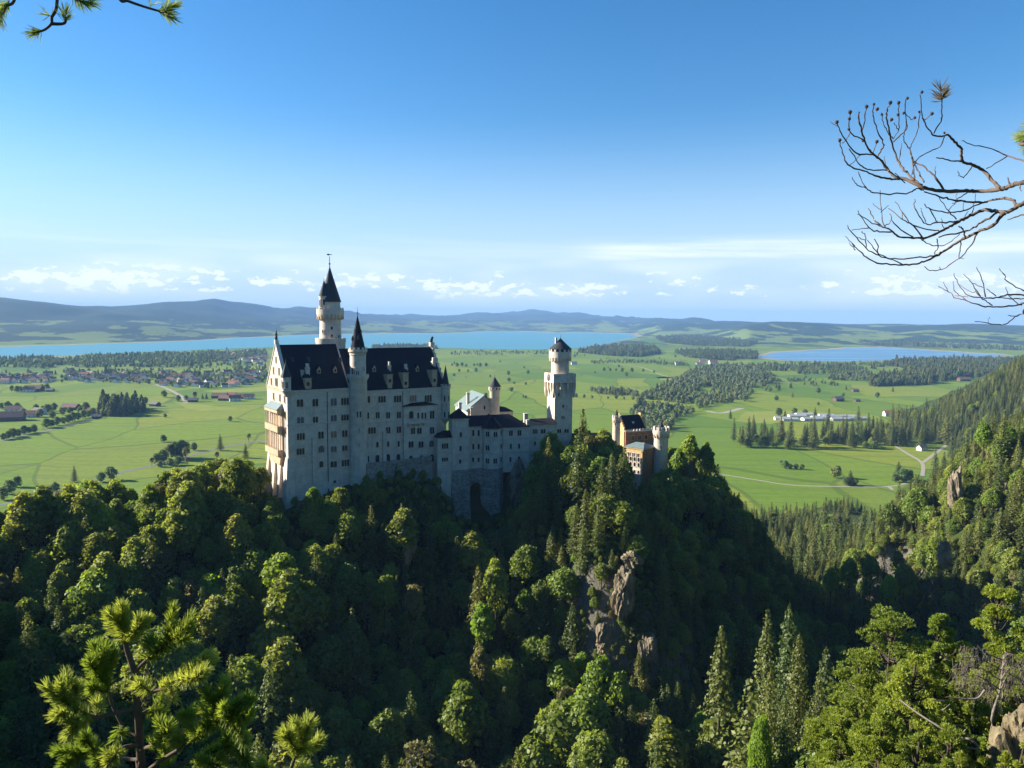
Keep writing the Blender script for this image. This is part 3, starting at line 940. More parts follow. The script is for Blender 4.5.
ar.build('arch_wall', M_RUBBLE, b.root)
# polygonal bay
pc_u, pc_v, prr = (u484 + u503) / 2 + .1, 2.4, (u503 - u484) / 2 * 1.08
zcb = b.uz(493, 428.5, -1.5)[1]
zstb = b.uz(493, 469, -2)[1]
pb = MB()
c_ = (pc_u, pc_v)
cs = [b.uz(493, y, -2)[1] for y in (439.8, 453.0)]
pb.lathe(c_, [(prr, zstb), (prr, cs[1] - .2), (prr * 1.05, cs[1]), (prr, cs[1] + .2), (prr, cs[0] - .2), (prr * 1.05, cs[0]), (prr, cs[0] + .2), (prr, zcb - .8), (prr * 1.07, zcb - .2), (prr * 1.07, zcb)], 8, R(22.5))
pbo = pb.build('polygonal_bay', M_LIME, b.root)
MB().lathe(c_, [(prr * 1.35, 0), (prr * 1.05, zstb - 8), (prr * 1.03, zstb - .3), (prr * 1.06, zstb), (prr, zstb + .01)], 8, R(22.5)).build('rubble_base', M_RUBBLE, pbo)
zca = b.uz(493, 415.3, 2.4)[1]
MB().lathe(c_, [(prr * 1.16, zcb), (prr * .55, zcb + (zca - zcb) * .5), (.3, zca), (.05, zca + .2)], 8, R(22.5)).build('bay_roof', M_SLATE, pbo)
ap = prr * math.cos(PI / 8)
for a, ys in ((-45, (436.7, 450.5, 463.5)), (0, (437.0, 463.5)), (45, (436, 450, 463))):
    for k, y in enumerate(ys):
        z_ = b.uz(493, y, -2)[1]
        window(pbo, c_[0] + ap * math.sin(R(a)), c_[1] - ap * math.cos(R(a)), z_, 2, 1.7, 2.3, True, rz=R(a))
# right part: windows, courses, roofs
wins(b, [(828, 412, 468, 38, 2), (915, 410, 466, 38, 2), (828, 550, 603, 18, 1), (912, 548, 600, 20, 1), (823, 685, 735, 20, 1), (911, 680, 728, 20, 1)], 430, 390, 10.24, 0.0)
wins(b, [(155, 400, 447, 46, 3), (237, 400, 445, 46, 2), (152, 525, 568, 20, 1)], 520, 390, 10.24, 2.0)
for y in (438.2, 451.7):
    z_ = b.uz(515, y, 0)[1]
    tq.box(u503 + .5, u529 + .25, -.25, 0, z_ - .2, z_ + .2)
    z_ = b.uz(476, y + .3, 2)[1]
    tq.box(u468, u484, 1.75, 2.0, z_ - .2, z_ + .2)
z_ = b.uz(541, 436.2, 2)[1]
tq.box(u529 + .01, u556, 1.75, 2.0, z_ - .2, z_ + .2)
tq.box(u503 + .5, u529 + .3, -.35, 0, ze1 - .6, ze1 - .03)
tq.build('cornice', M_TRIM, b.root)
zrg = b.uz(490, 414.8, 8)[1]
rf = MB()
rf.add([(u468 - .3, 1.2, ze0), (u503, 1.2, ze0), (u503, 15.5, ze0), (u468 - .3, 15.5, ze0), (u468 - .3, 8, zrg), (u503, 8, zrg)], [(0, 1, 5, 4), (2, 3, 4, 5), (0, 4, 3), (1, 2, 5), (0, 3, 2, 1)])
rf.build('roof', M_SLATE, b.root)
rf = MB().add([(u503 - 1, -.6, ze1), (u529 + .4, -.6, ze1), (u529 + .4, 15.6, ze1), (u503 - 1, 15.6, ze1), (u503 - 4, 8, zrg + .02), (u529 - 7, 8, zrg + .02)], [(0, 1, 5, 4), (2, 3, 4, 5), (0, 4, 3), (1, 2, 5), (0, 3, 2, 1)])
rf.build('roof', M_SLATE, b.root)
zrf = b.uz(541, 418.3, 8)[1]
rf = MB().add([(u529 + .41, 1.3, ze2), (u556, 1.3, ze2), (u556, 14.6, ze2), (u529 + .41, 14.6, ze2), (u529 + .41, 8, zrf), (u556, 8, zrf)], [(0, 1, 5, 4), (2, 3, 4, 5), (0, 4, 3), (1, 2, 5), (0, 3, 2, 1)])
rf.build('roof', M_SLATE, b.root)
for px, y0, y1, v_, w_ in ((525.8, 419, 414, 8, 2.0), (527.5, 426, 420.5, 1, 1.2)):
    u_, z0 = b.uz(px, y0, v_)
    z1 = b.uz(px, y1, v_)[1]
    MB().box(u_ - w_ / 2, u_ + w_ / 2, v_ - .6, v_ + .6, z0 - 2, z1).box(u_ - w_ / 2 - .15, u_ + w_ / 2 + .15, v_ - .75, v_ + .75, z1, z1 + .35).build('chimney', M_TRIM, b.root)

# ---- gabled house with a copper roof behind the wing
G0 = at(467.5, 413, 368)
BW_ = Bld('courtyard_house', G0[:2], 132.0, 17, 'gabled castle house with pale green copper roof, behind the low wing', 'house', 'buildings of the hilltop castle')
b = BW_
ug = b.uz(498.8, 410)[0]
zga, zge = b.uz(484.5, 395.5)[1], b.uz(470, 409.5)[1]
um = b.uz(484.5, 400)[0]
ln = 26.0
MB().extrude_uz([(0, 0), (ug, 0), (ug, zge), (um, zga), (0, zge)], 0, .8).box(0, ug, .8, ln, 0, zge).build('wall', M_LIME2, b.root)
MB().add([(-.8, -.3, zge - .5), (um, -.3, zga + .35), (um, ln, zga + .35), (-.8, ln, zge - .5), (-.8, -.3, zge - .9), (um, -.3, zga - .05), (um, ln, zga - .05), (-.8, ln, zge - .9)],
         [(0, 1, 2, 3), (4, 7, 6, 5), (0, 4, 5, 1), (3, 2, 6, 7), (0, 3, 7, 4)]).build('copper_roof', M_COPPER, b.root)
MB().add([(ug + .8, -.3, zge - .5), (um, -.3, zga + .35), (um, ln, zga + .35), (ug + .8, ln, zge - .5), (ug + .8, -.3, zge - .9), (um, -.3, zga - .05), (um, ln, zga - .05), (ug + .8, ln, zge - .9)],
         [(3, 2, 1, 0), (5, 6, 7, 4), (1, 5, 4, 0), (7, 6, 2, 3), (4, 7, 3, 0)]).build('slate_roof', M_SLATE, b.root)
window(b.root, um, 0, zge - .2, 1, .9, 2.0)
window(b.root, um + 2, 0, zge - 3.6, 1, .9, 1.4)
for px, y0, y1, v_ in ((468, 405, 393.5, 8), (460, 412, 403.5, -1), (471.5, 413, 408.5, -1)):
    u_, z0 = b.uz(px, y0, v_)
    z1 = b.uz(px, y1, v_)[1]
    MB().box(u_ - .65, u_ + .65, v_ - .65, v_ + .65, z0 - 5, z1).box(u_ - .85, u_ + .85, v_ - .85, v_ + .85, z1, z1 + .6).build('chimney', M_LIME2, b.root)
ur, zrr = b.uz(499.5, 407, 3)[0], b.uz(505, 407, 3)[1]
ue = b.uz(513, 409, 3)[0]
MB().box(ug + .01, ue, 3, 12, 0, b.uz(505, 411.5, 3)[1]).build('side_wing', M_LIME2, b.root)
zz0 = b.uz(505, 411.5, 3)[1]
MB().add([(ug - .5, 2.6, zz0), (ue + .4, 2.6, zz0), (ue + .4, 12.4, zz0), (ug - .5, 12.4, zz0), (ug - .5, 7.5, zz0 + 2.6), (ue - 3, 7.5, zz0 + 1.8)], [(0, 1, 5, 4), (2, 3, 4, 5), (0, 4, 3), (1, 2, 5), (0, 3, 2, 1)]).build('roof', M_SLATE, b.root)

DT = 372.0
tcx = at(494.6, 400, DT)
RT = Bld('round_turret', tcx[:2], 132.0, 0, 'slender round turret with conical slate cap, beside the green copper roof', 'turret', 'towers of the hilltop castle')
zs = lambda py: at(494, py, DT)[2] - 132.0
rr = tw(489.2, 499.6, DT)
MB().lathe((0, 0), [(rr * .98, 0), (rr * .96, zs(391.5)), (rr * 1.16, zs(390)), (rr * 1.16, zs(386.3))], 24).build('wall', M_LIME, RT.root, smooth=True)
MB().lathe((0, 0), [(rr * 1.25, zs(386.4)), (rr * .6, zs(381.5)), (.1, zs(377)), ], 24).build('conical_roof', M_SLATE2, RT.root, smooth=True)
finial(RT.root, (0, 0), zs(377.2), 1.4, .09)
for k, a in enumerate((-50, -15, 20, 55)):
    window(RT.root, rr * 1.15 * math.sin(R(a)), -rr * 1.15 * math.cos(R(a)), zs(389.4), 1, .6, 1.1, True, rz=R(a))

# ---- square tower
DQ = 360.0
qx = at(554.2, 440, DQ)
QT = Bld('square_tower', qx[:2], 125.0, 20, 'pale square tower with a round crenellated lantern and conical roof, right of the wing', 'tower', 'towers of the hilltop castle')
b = QT
zs = lambda py: b.uz(556, py)[1]
S = b.uz(572, 430)[0]
s = S
zc0, zc1, zc2 = zs(398), zs(388), zs(373.8)
body = MB().box(0, s, 0, s, 0, zc1)
e = 1.15
body.box(-e, s + e, -e, s + e, zs(383), zc2 - .9).box(-e, s + e, -e, -e + .35, zc2 - .9, zc2).box(-e, s + e, s + e - .35, s + e, zc2 - .9, zc2).box(-e, -e + .35, -e, s + e, zc2 - .9, zc2).box(s + e - .35, s + e, -e, s + e, zc2 - .9, zc2)
for side in range(4):          # pointed arches between long corbels
    n_ = 4
    for k in range(n_):
        t0 = -e + k * (s + 2 * e - 1.0) / (n_ - 1)
        pts = [(-e, zs(383)), (-e, zs(389)), (0, zc0), (0.2, zs(383))]
        mb2 = MB().extrude_vz([(p[0], p[1]) for p in pts], t0, t0 + 1.0)
        for p in mb2.v:
            x_, y_, z_ = p[0] - s / 2, p[1] - s / 2, p[2]
            for _ in range(side):
                x_, y_ = -y_, x_
            body.v.append((x_ + s / 2, y_ + s / 2, z_))
        base_ = len(body.v) - len(mb2.v)
        body.f += [tuple(base_ + i for i in f) for f in mb2.f]
        body.m += [0] * len(mb2.f)
body.build('wall', M_LIME, b.root)
fl = MB().box(0.02, s - .02, 0.02, s - .02, zs(382.5), zc0, -0.55).build('machicolation', M_LIME, b.root)
wins(b, [(398, 645, 680, 16, 1)], 520, 330, 10.24)
wins(b, [(441, 150, 180, 14, 1), (432, 265, 298, 16, 1), (447, 265, 298, 16, 1), (400, 400, 438, 40, 2), (476, 398, 438, 44, 2)], 520, 390, 10.24)
cc = (s / 2, s / 2)
rl = tw(551, 568.8, DQ + 4)
rc = tw(549, 571.4, DQ + 4)
zq_ = lambda py: b.hit(560, py, (0, s / 2, 0), (0, 1, 0))[2]
lan = MB().lathe(cc, [(rl, zs(375) - 1), (rl, zq_(360)), (rc, zq_(357.5)), (rc, zq_(351.5)), (rc * .93, zq_(351.5)), (rc * .93, zq_(353))], 32)
lan.crown_ring(cc, rc * .97, zq_(351.6), zq_(349.2), 14, .95, .4)
for k in range(20):
    a = 2 * PI * k / 20
    ca, sa = math.cos(a), math.sin(a)
    lan.prism([((rl * f) * ca - d * sa + cc[0], (rl * f) * sa + d * ca + cc[1]) for f, d in ((.98, -.3), (rc / rl * 1.0, -.3), (rc / rl * 1.0, .3), (.98, .3))], zq_(360.8), zq_(357.6))
lao = lan.build('lantern', M_LIME, b.root, smooth=True)
MB().lathe(cc, [(rc * .92, zq_(353)), (rc * .9, zq_(349.2)), (rc * 1.04, zq_(348.9)), (rc * .45, zq_(343)), (.15, zq_(338.2))], 28).build('conical_roof', M_SLATE2, lao, smooth=True)
finial(lao, cc, zq_(338.5), zq_(334.5) - zq_(338.5), .1)
u_, z_ = b.uz(556, 342, s / 2)
MB().box(u_ - .4, u_ + .4, s / 2 - .4, s / 2 + .4, zq_(345), zq_(337.5)).build('chimney', M_TRIM, lao)
for a, y, h_ in ((-22, 373.6, 1.4), (14, 373.6, 1.6), (-22, 366.8, .9), (14, 366.8, .9), (50, 373.4, 1.4)):
    window(lao, cc[0] + rl * .985 * math.sin(R(a)), cc[1] - rl * .985 * math.cos(R(a)), zq_(y), 1, .8, h_ + .2, True, rz=R(a))
cx_, cz_ = b.hit(541, 377, (0, s * .9, 0), (0, 1, 0))[0], 0
rto = tw(539.0, 543.6, DQ + 6)
uc_ = b.hit(541.6, 377, (0, s * .55, 0), (0, 1, 0))[0]
zf_ = lambda y: b.hit(541, y, (0, s * .55, 0), (0, 1, 0))[2]
bt2 = MB().lathe((-e - .3, s * .5), [(.25, zf_(381)), (rto * .9, zf_(378.3)), (rto, zf_(376)), (rto * .9, zf_(374.3)), (.1, zf_(372.7))], 12)
bt2.build('corbelled_oriel', M_LIME, b.root)

# ---- low connecting wall
C0 = at(572.5, 450, 366)
LW = Bld('connecting_wall', C0[:2], 140.0, 12, 'low stone gallery wall with a dark roof, between square tower and gatehouse', 'castle wall')
b = LW
ul = b.uz(612, 440)[0]
ze = b.uz(590, 437.3)[1]
zr = b.uz(590, 432.8, 3)[1]
MB().box(0, ul, 0, 6, 0, ze).build('wall', M_LIME2, b.root)
MB().add([(-.2, -.5, ze), (ul, -.5, ze), (ul, 6.5, ze), (-.2, 6.5, ze), (-.2, 3, zr), (ul, 3, zr)], [(0, 1, 5, 4), (2, 3, 4, 5), (0, 4, 3), (1, 2, 5), (0, 3, 2, 1)]).build('roof', M_SLATE, b.root)
wins(b, [(845, 530, 572, 30, 2)], 520, 390, 10.24)
window(b.root, 4, 0, ze - 3.4, 2, 1.4, 1.8)
window(b.root, 9, 0, ze - 3.4, 2, 1.4, 1.8)

# ---- gatehouse: steep dark roof between stepped gables, brick front wing, round towers
A0 = at(643, 460, 372)
GH = Bld('gatehouse', A0[:2], 130.0, 48, 'yellow and red brick gatehouse with stepped gables at the right end of the castle', 'gatehouse', 'buildings of the hilltop castle')
b = GH
# front wing: corner at (643); left wall along -u... lit side faces the sun
zt_ = b.uz(643, 450.2)[1]
vl = b.hit(624.5, 446, (0, 0, 0), (1, 0, 0))[1]
url = b.uz(655.5, 452)[0]
fw = MB()
fw.cur = 0
fw.box(0, url, 0, vl, 0, zt_)
fw.m[-6:] = [1, 0, 1, 0, 0, 0]
fw.m[-6:] = [0, 0, 0, 0, 0, 1]
fw_o = fw.build('front_wing', [M_BRICK, M_YELLOW], b.root)
zw = b.hit(634, 461, (-.3, 0, 0), (1, 0, 0))[2]
MB().box(-1.6, 0, 1.0, vl - .5, 0, zw - 6).box(-.35, -.003, .2, vl - .2, zw - 6, zw).build('pale_base', M_LIME, fw_o)
for k in range(4):
    for j in range(3):
        window(fw_o, -.36, 2.2 + k * (vl - 4) / 3, zw - 5.2 + j * 2.6 - (1.2 if j == 0 else 0), 1, 1.3, 2.0, True, rz=-PI / 2)
for k in range(3):
    window(fw_o, -.002, 3.0 + k * (vl - 6) / 2, zt_ - 4.2, 2, 1.6, 2.2, True, rz=-PI / 2, trim=M_LIME)
MB().box(-.3, url + .3, -.3, vl + .3, zt_, zt_ + .6).build('cornice', M_YELLOW, fw_o)
MB().add([(-.5, -.5, zt_ + .6), (url + .5, -.5, zt_ + .6), (url + .5, vl + .5, zt_ + .6), (-.5, vl + .5, zt_ + .6), (url * .5, 3, zt_ + 2.6), (url * .5, vl - 3, zt_ + 2.6)],
         [(0, 1, 4), (1, 2, 5, 4), (2, 3, 5), (3, 0, 4, 5)]).build('copper_roof', M_COPPER, fw_o)
u_, z_ = b.uz(643.5, 444, 4)
MB().box(u_ - .5, u_ + .5, 3.5, 4.5, z_ - 3, z_ + .6).build('chimney', M_LIME, fw_o)
# main block behind
H0 = at(625.5, 430, 388)
hb = b.loc(H0)
GB = Bld.__new__(Bld)
GB.o = np.array((H0[0], H0[1], 130.0)); a = R(24)
GB.U = np.array((math.cos(a), math.sin(a), 0)); GB.Vv = np.array((-math.sin(a), math.cos(a), 0))
MM = Matrix.Rotation(-R(48), 4, 'Z') @ Matrix.Translation(tuple(GB.o - b.o)) @ Matrix.Rotation(a, 4, 'Z')
uw = GB.uz(645.0, 428)[0]
zeh = GB.uz(635, 428.6)[1]
dv = 11.0
zrh = GB.uz(635, 414.6, dv / 2)[1]
zcr = GB.uz(640, 431.5, -3)[1]
m_ = MB()
m_.box(0, uw, 0, dv, 0, zeh)
m_.cur = 1
nst = 6
for uu in (-.9, uw + .1):
    m_.box(uu, uu + .8, 0, dv, 0, zeh)
    for k in range(nst):
        f0 = k / nst * dv / 2
        m_.box(uu, uu + .8, f0, dv - f0, zeh + (zrh - zeh) * k / nst + .002, zeh + (zrh - zeh) * (k + 1) / nst + .9 * (k == nst - 1))
mbk = m_.build('main_block', [M_BRICK, M_YELLOW], b.root, MM)
MB().extrude_vz([(-.4, zeh), (dv + .4, zeh), (dv / 2, zrh)], 0.0, uw).build('roof', M_SLATE, mbk)
fr = MB().box(-.5, uw + 3.5, -3, -.003, 0, zcr)
fr.cur = 1
fr.box(-.7, uw + 3.7, -3.2, -.003, zcr, zcr + .5)
for k in range(9):
    uu = -.6 + k * (uw + 3.6) / 8.6
    fr.box(uu, uu + .8, -3.2, -2.8, zcr + .5, zcr + 1.4)
fr.build('battlement_block', [M_BRICK, M_TRIM], mbk)
q = GB.hit(633.3, 423.3, (0, -.4, zeh), (0, -(zrh - zeh), dv / 2 + .4))
MB().box(q[0] - .5, q[0] + .5, q[1] - .1, q[1] + 1, q[2], q[2] + .9).build('dormer', M_LIME, mbk)
for k in range(3):
    window(mbk, 2.5 + k * 4, -3.002, zcr - 4.2, 2, 1.5, 2.2, trim=M_YELLOW)
for z_ in (zeh - 3, zeh + 1.2):
    window(mbk, -.9, dv / 2, z_, 2, 1.5, 2.0, rz=-PI / 2, trim=M_LIME)


def gate_tower(name, px0, px1, D, ys, label, roofp=None):
    cpx = (px0 + px1) / 2
    c = at(cpx, ys[1], D)
    T = Bld(name, c[:2], 130.0, 0, label, 'tower', 'towers of the hilltop castle')
    z = lambda py: at(cpx, py, D)[2] - 130
    r = (px1 - px0) * D / F_PX / 2
    ymer, ypar, ycor, ycor2 = ys[0], ys[1], ys[2], ys[3]
    m = MB().lathe((0, 0), [(r, 0), (r, z(ycor2)), (r * 1.17, z(ycor)), (r * 1.17, z(ypar)), (r * 1.02, z(ypar)), (r * 1.02, z(ypar) - .8)], 28)
    m.crown_ring((0, 0), r * 1.1, z(ypar) - .02, z(ymer), 10, r * .42, .4)
    m.build('wall', M_LIME if name == 'gate_turret' else M_TRIM, T.root, smooth=True)
    cb_ = MB()
    for k in range(16):
        a = 2 * PI * k / 16
        ca, sa = math.cos(a), math.sin(a)
        cb_.prism([((r * f) * ca - d * sa, (r * f) * sa + d * ca) for f, d in ((.98, -.25), (1.16, -.25), (1.16, .25), (.98, .25))], z(ycor2) - .4, z(ycor))
    cb_.build('corbels', M_SAND, T.root)
    if roofp:
        MB().lathe((0, 0), [(r * .8, z(ypar) - .7), (.12, z(roofp))], 16).build('conical_roof', M_SLATE2, T.root, smooth=True)
    return T, r, z


T, r, z = gate_tower('gate_tower', 654, 668.5, 380, (426.6, 430.0, 433.0, 436.5), 'stout round crenellated tower beside the copper-roofed gatehouse wing', 421.5)
for a, y in ((-10, 448), (-10, 470)):
    window(T.root, r * .985 * math.sin(R(a)), -r * .985 * math.cos(R(a)), z(y), 1, .7, 1.8, True, rz=R(a))
T2, r, z = gate_tower('gate_turret', 612.8, 620.5, 386, (415.2, 417.5, 419.5, 422), 'small round crenellated turret with pointed cap, beside the yellow stepped gable', 409.5)
window(T2.root, -r * .4, -r * .9, z(425), 1, .6, 1.4, True, rz=R(-25))
# ------------------------------------------------------------------ near terrain: castle ridge, gorge, flanks, the hill that shades the gorge
CTRL = np.array([
    # around the viewpoint
    (0, 0, 218.2), (-3, 3, 217.2), (4, 3, 217.6), (-40, 0, 216), (40, 0, 217), (0, -60, 236), (-120, -60, 240), (140, -60, 245), (160, 0, 222), (-150, 0, 205),
    (0, 45, 168), (-60, 45, 160), (34, 50, 187), (26, 62, 172), (60, 60, 186), (110, 60, 200), (0, 90, 125), (-80, 90, 112), (60, 90, 158), (130, 100, 175), (190, 100, 205),
    (55, 137, 128), (100, 140, 130), (160, 160, 150), (220, 180, 185),
    # gorge
    (-60, 150, 88), (-150, 150, 92), (0, 160, 82), (50, 190, 76), (100, 230, 60), (140, 290, 45), (178, 350, 32), (212, 430, 16), (240, 520, 4), (250, 620, 3),
    # slope left of the castle
    (-120, 205, 96), (-190, 205, 104), (-60, 218, 84), (-150, 243, 116), (-205, 250, 124), (-110, 250, 114), (-60, 252, 104), (-30, 232, 86), (0, 228, 82),
    # crest of the castle ridge
    (-260, 270, 146), (-205, 285, 133), (-150, 292, 138), (-115, 295, 142), (-95, 303, 147), (-60, 330, 154), (-85, 330, 152), (-20, 362, 160), (20, 378, 154), (60, 394, 146), (56, 368, 138), (70, 370, 134), (48, 358, 141), (86, 390, 142), (105, 398, 130),
    (-78, 293, 146), (-62, 300, 149), (-45, 310, 151), (-30, 318, 146), (-20, 326, 124), (-5, 329, 121), (10, 333, 132), (35, 342, 152), (60, 352, 139), (80, 362, 135),
    # back of the ridge
    (-260, 360, 80), (-190, 350, 95), (-110, 372, 96), (-190, 440, 20), (-110, 470, 12), (0, 500, 10), (0, 435, 84), (60, 450, 80), (-260, 450, 2), (-300, 540, -14), (-100, 560, -14), (0, 570, -14), (60, 540, 2),
    # front cliff and the rib with the crag
    (-50, 284, 124), (-20, 282, 108), (-20, 262, 92), (10, 306, 140), (25, 282, 141), (31, 262, 140), (36, 252, 120), (46, 266, 132), (56, 302, 140), (18, 254, 104), (0, 255, 90), (30, 238, 92), (58, 248, 92), (78, 295, 100), (92, 345, 122), (100, 322, 84), (88, 275, 78),
    # beyond the ridge on the right: gorge mouth and wooded flat
    (130, 425, 88), (110, 470, 72), (150, 500, 46), (190, 560, 18), (100, 600, 2), (150, 690, 5), (250, 750, 5), (160, 790, 3), (170, 860, -10), (300, 800, 4), (310, 870, -8), (50, 690, -12), (380, 880, 4), (390, 960, -8), (460, 1010, -6), (420, 1080, -14), (100, 1000, -16), (250, 1050, -16),
    # right flank
    (192, 378, 60), (212, 388, 88), (232, 402, 114), (262, 400, 146), (300, 420, 162), (360, 440, 190), (255, 300, 120), (320, 330, 175), (230, 230, 130), (300, 220, 215), (222, 450, 84), (252, 520, 70), (300, 600, 40), (330, 520, 122), (400, 560, 136), (360, 620, 60),
    (350, 660, 24), (430, 740, 4), (480, 720, 30), (560, 800, 50), (520, 900, -6), (650, 900, 66), (760, 900, 120), (600, 1100, -12), (720, 1100, 30), (820, 1100, 90), (740, 1300, -12), (850, 1300, 36), (960, 1300, 110), (790, 1500, -6), (830, 1500, 22), (900, 1500, 62), (1000, 1500, 128), (1120, 1500, 220), (950, 1720, -10), (1050, 1720, 50), (1200, 1800, 130), (860, 1720, -14), (1280, 1300, 300), (1280, 900, 330), (620, 1380, -14), (460, 1180, -14), (600, 1600, -14),
    (600, 600, 150), (500, 400, 250), (700, 300, 330), (400, 200, 290), (300, 100, 260), (900, 600, 260),
    # the wooded hill beside the viewpoint on the left, outside the picture
    (-250, 0, 215), (-330, 80, 250), (-330, 150, 275), (-250, 130, 190), (-330, 205, 250), (-300, 265, 172), (-345, 275, 185), (-420, 190, 300), (-420, 60, 290), (-520, 200, 320), (-440, 300, 225), (-420, 400, 110), (-380, 480, 10), (-520, 460, 60), (-560, 300, 260), (-600, 560, -14), (-430, 560, -14),
], float)


def tps_fit(C, lam=6.0):
    n = len(C)
    d = np.linalg.norm(C[:, None, :2] - C[None, :, :2], axis=2) / 100.0
    K = d + np.eye(n) * lam * 0.004            # linear kernel, lightly smoothed
    A = np.zeros((n + 1, n + 1))
    A[:n, :n] = -K; A[:n, n] = 1; A[n, :n] = 1
    return np.linalg.solve(A, np.concatenate((C[:, 2], [0])))


TPW = tps_fit(CTRL)
_perm = rng.permutation(512)
_grad = rng.normal(size=(512,))


def vnoise(x, y, seed=0):
    xi, yi = np.floor(x).astype(int), np.floor(y).astype(int)
    fx, fy = x - xi, y - yi
    fx, fy = fx * fx * (3 - 2 * fx), fy * fy * (3 - 2 * fy)
    h = lambda a, b: _grad[_perm[(a + _perm[(b + seed * 37) % 512]) % 512]]
    return (h(xi, yi) * (1 - fx) + h(xi + 1, yi) * fx) * (1 - fy) + (h(xi, yi + 1) * (1 - fx) + h(xi + 1, yi + 1) * fx) * fy


def terrain(x, y):
    x = np.asarray(x, float); y = np.asarray(y, float)
    sh = x.shape
    xf, yf = x.ravel(), y.ravel()
    z = np.full(xf.shape, TPW[-1])
    for (cx, cy_, _), w_ in zip(CTRL, TPW[:-1]):
        z -= w_ * np.hypot(xf - cx, yf - cy_) / 100.0
    # the spur falls away steeply in front of the viewpoint
    cap = 218.5 - .66 * yf + np.maximum(0, np.abs(xf) - .78 * np.maximum(yf, 0) - 3) * 1.1 + np.maximum(0, yf - 50) * 1.6
    z = np.where(yf > 0, np.minimum(z, cap), z)
    near = np.clip((np.hypot(xf, yf) - 12) / 50, 0, 1)
    flat = np.clip((z + 4) / 20, 0, 1)
    z += near * flat * (2.6 * vnoise(xf / 26, yf / 26) + 1.4 * vnoise(xf / 11, yf / 11, 1) + 0.7 * vnoise(xf / 5, yf / 5, 2))
    return z.reshape(sh)


m, t, out = new_mat('hillside_soil')
geo = t.n('ShaderNodeNewGeometry')
tcn = t.n('ShaderNodeTexCoord')
pos = tcn.outputs['Object']
nz = t.noise(pos, 0.05, 6, 0.65)
n2 = t.noise(pos, 0.35, 5, 0.7)
grass = t.mix(n2, (0.020, 0.034, 0.010), (0.065, 0.085, 0.022))
rock = t.mix(n2, (0.085, 0.078, 0.06), (0.22, 0.20, 0.16))
sepn = t.n('ShaderNodeSeparateXYZ', i_0=geo.outputs['Normal'])
steep = t.math('SUBTRACT', 1.0, t.smooth(t.math('ADD', sepn.outputs[2], t.math('MULTIPLY', t.math('SUBTRACT', nz, 0.5), 0.5)), 0.42, 0.60))
col = t.mix(steep, grass, rock)
bp = t.n('ShaderNodeBump', i_Strength=0.9, i_Distance=1.2, i_Height=n2)
p = t.n('ShaderNodeBsdfPrincipled', i_Base_Color=col, i_Roughness=0.95, i_Normal=bp.outputs[0])
p.inputs['Specular IOR Level'].default_value = 0.1
t.link(p.outputs[0], out.inputs[0])
M_SOIL = m

gx = np.arange(-640, 1301, 4.0)
gy = np.arange(-120, 1861, 4.0)
GX, GY = np.meshgrid(gx, gy)
GZ = terrain(GX, GY)
V = np.stack((GX, GY, GZ), -1).reshape(-1, 3)
nx, ny = len(gx), len(gy)
i = (np.arange(ny - 1)[:, None] * nx + np.arange(nx - 1)[None, :]).ravel()
Fq = np.stack((i, i + 1, i + nx + 1, i + nx), -1)
keep = (V[Fq][:, :, 2].max(1) > -9)
Fq = Fq[keep]
used = np.unique(Fq); remap = -np.ones(len(V), int); remap[used] = np.arange(len(used))
hill = link_mesh('hillside_terrain', np_mesh('hillside_terrain', V[used], remap[Fq], [M_SOIL], smooth=True))
tag(hill, kind='structure')


def tz(x, y):
    """fast height lookup on the grid"""
    fx = np.clip((np.asarray(x) + 640) / 4.0, 0, nx - 1.001); fy = np.clip((np.asarray(y) + 120) / 4.0, 0, ny - 1.001)
    ix, iy = fx.astype(int), fy.astype(int)
    dx, dy = fx - ix, fy - iy
    return (GZ[iy, ix] * (1 - dx) + GZ[iy, ix + 1] * dx) * (1 - dy) + (GZ[iy + 1, ix] * (1 - dx) + GZ[iy + 1, ix + 1] * dx) * dy
# ------------------------------------------------------------------ tree kinds
def leaf_mat(name, stops, trans=0.3, hue_var=0.03, val_var=0.35):
    m, t, out = new_mat(name)
    oi = t.n('ShaderNodeObjectInfo')
    at_ = t.n('ShaderNodeAttribute', attribute_name='tone')
    fac = t.math('ADD', t.math('MULTIPLY', oi.outputs['Random'], 0.62), t.math('MULTIPLY', at_.outputs['Fac'], 0.38))
    col = t.ramp(fac, stops)
    hs = t.n('ShaderNodeHueSaturation', i_Color=col)
    r2 = t.math('FRACT', t.math('MULTIPLY', oi.outputs['Random'], 17.31))
    t.link(t.math('ADD', 0.5 - hue_var / 2, t.math('MULTIPLY', r2, hue_var)), hs.inputs['Hue'])
    r3 = t.math('FRACT', t.math('MULTIPLY', oi.outputs['Random'], 53.7))
    v = t.math('ADD', 1 - val_var / 2, t.math('MULTIPLY', r3, val_var))
    t.link(t.math('MULTIPLY', v, t.math('ADD', 0.95, t.math('MULTIPLY', at_.outputs['Fac'], 0.5))), hs.inputs['Value'])
    d = t.n('ShaderNodeBsdfDiffuse', i_Color=hs.outputs[0])
    tcol = t.mix(1.0, hs.outputs[0], (1.55, 1.52, 0.70, 1), 'MULTIPLY')   # light through a leaf is yellower
    tr = t.n('ShaderNodeBsdfTranslucent', i_Color=tcol)
    mx = t.n('ShaderNodeMixShader', i_0=trans, i_1=d.outputs[0], i_2=tr.outputs[0])
    gl = t.n('ShaderNodeBsdfGlossy', i_Roughness=0.55)
    gl.inputs['Color'].default_value = (0.9, 0.95, 0.9, 1)
    m2 = t.n('ShaderNodeMixShader', i_0=0.025, i_1=mx.outputs[0], i_2=gl.outputs[0])
    t.link(m2.outputs[0], out.inputs[0])
    return m


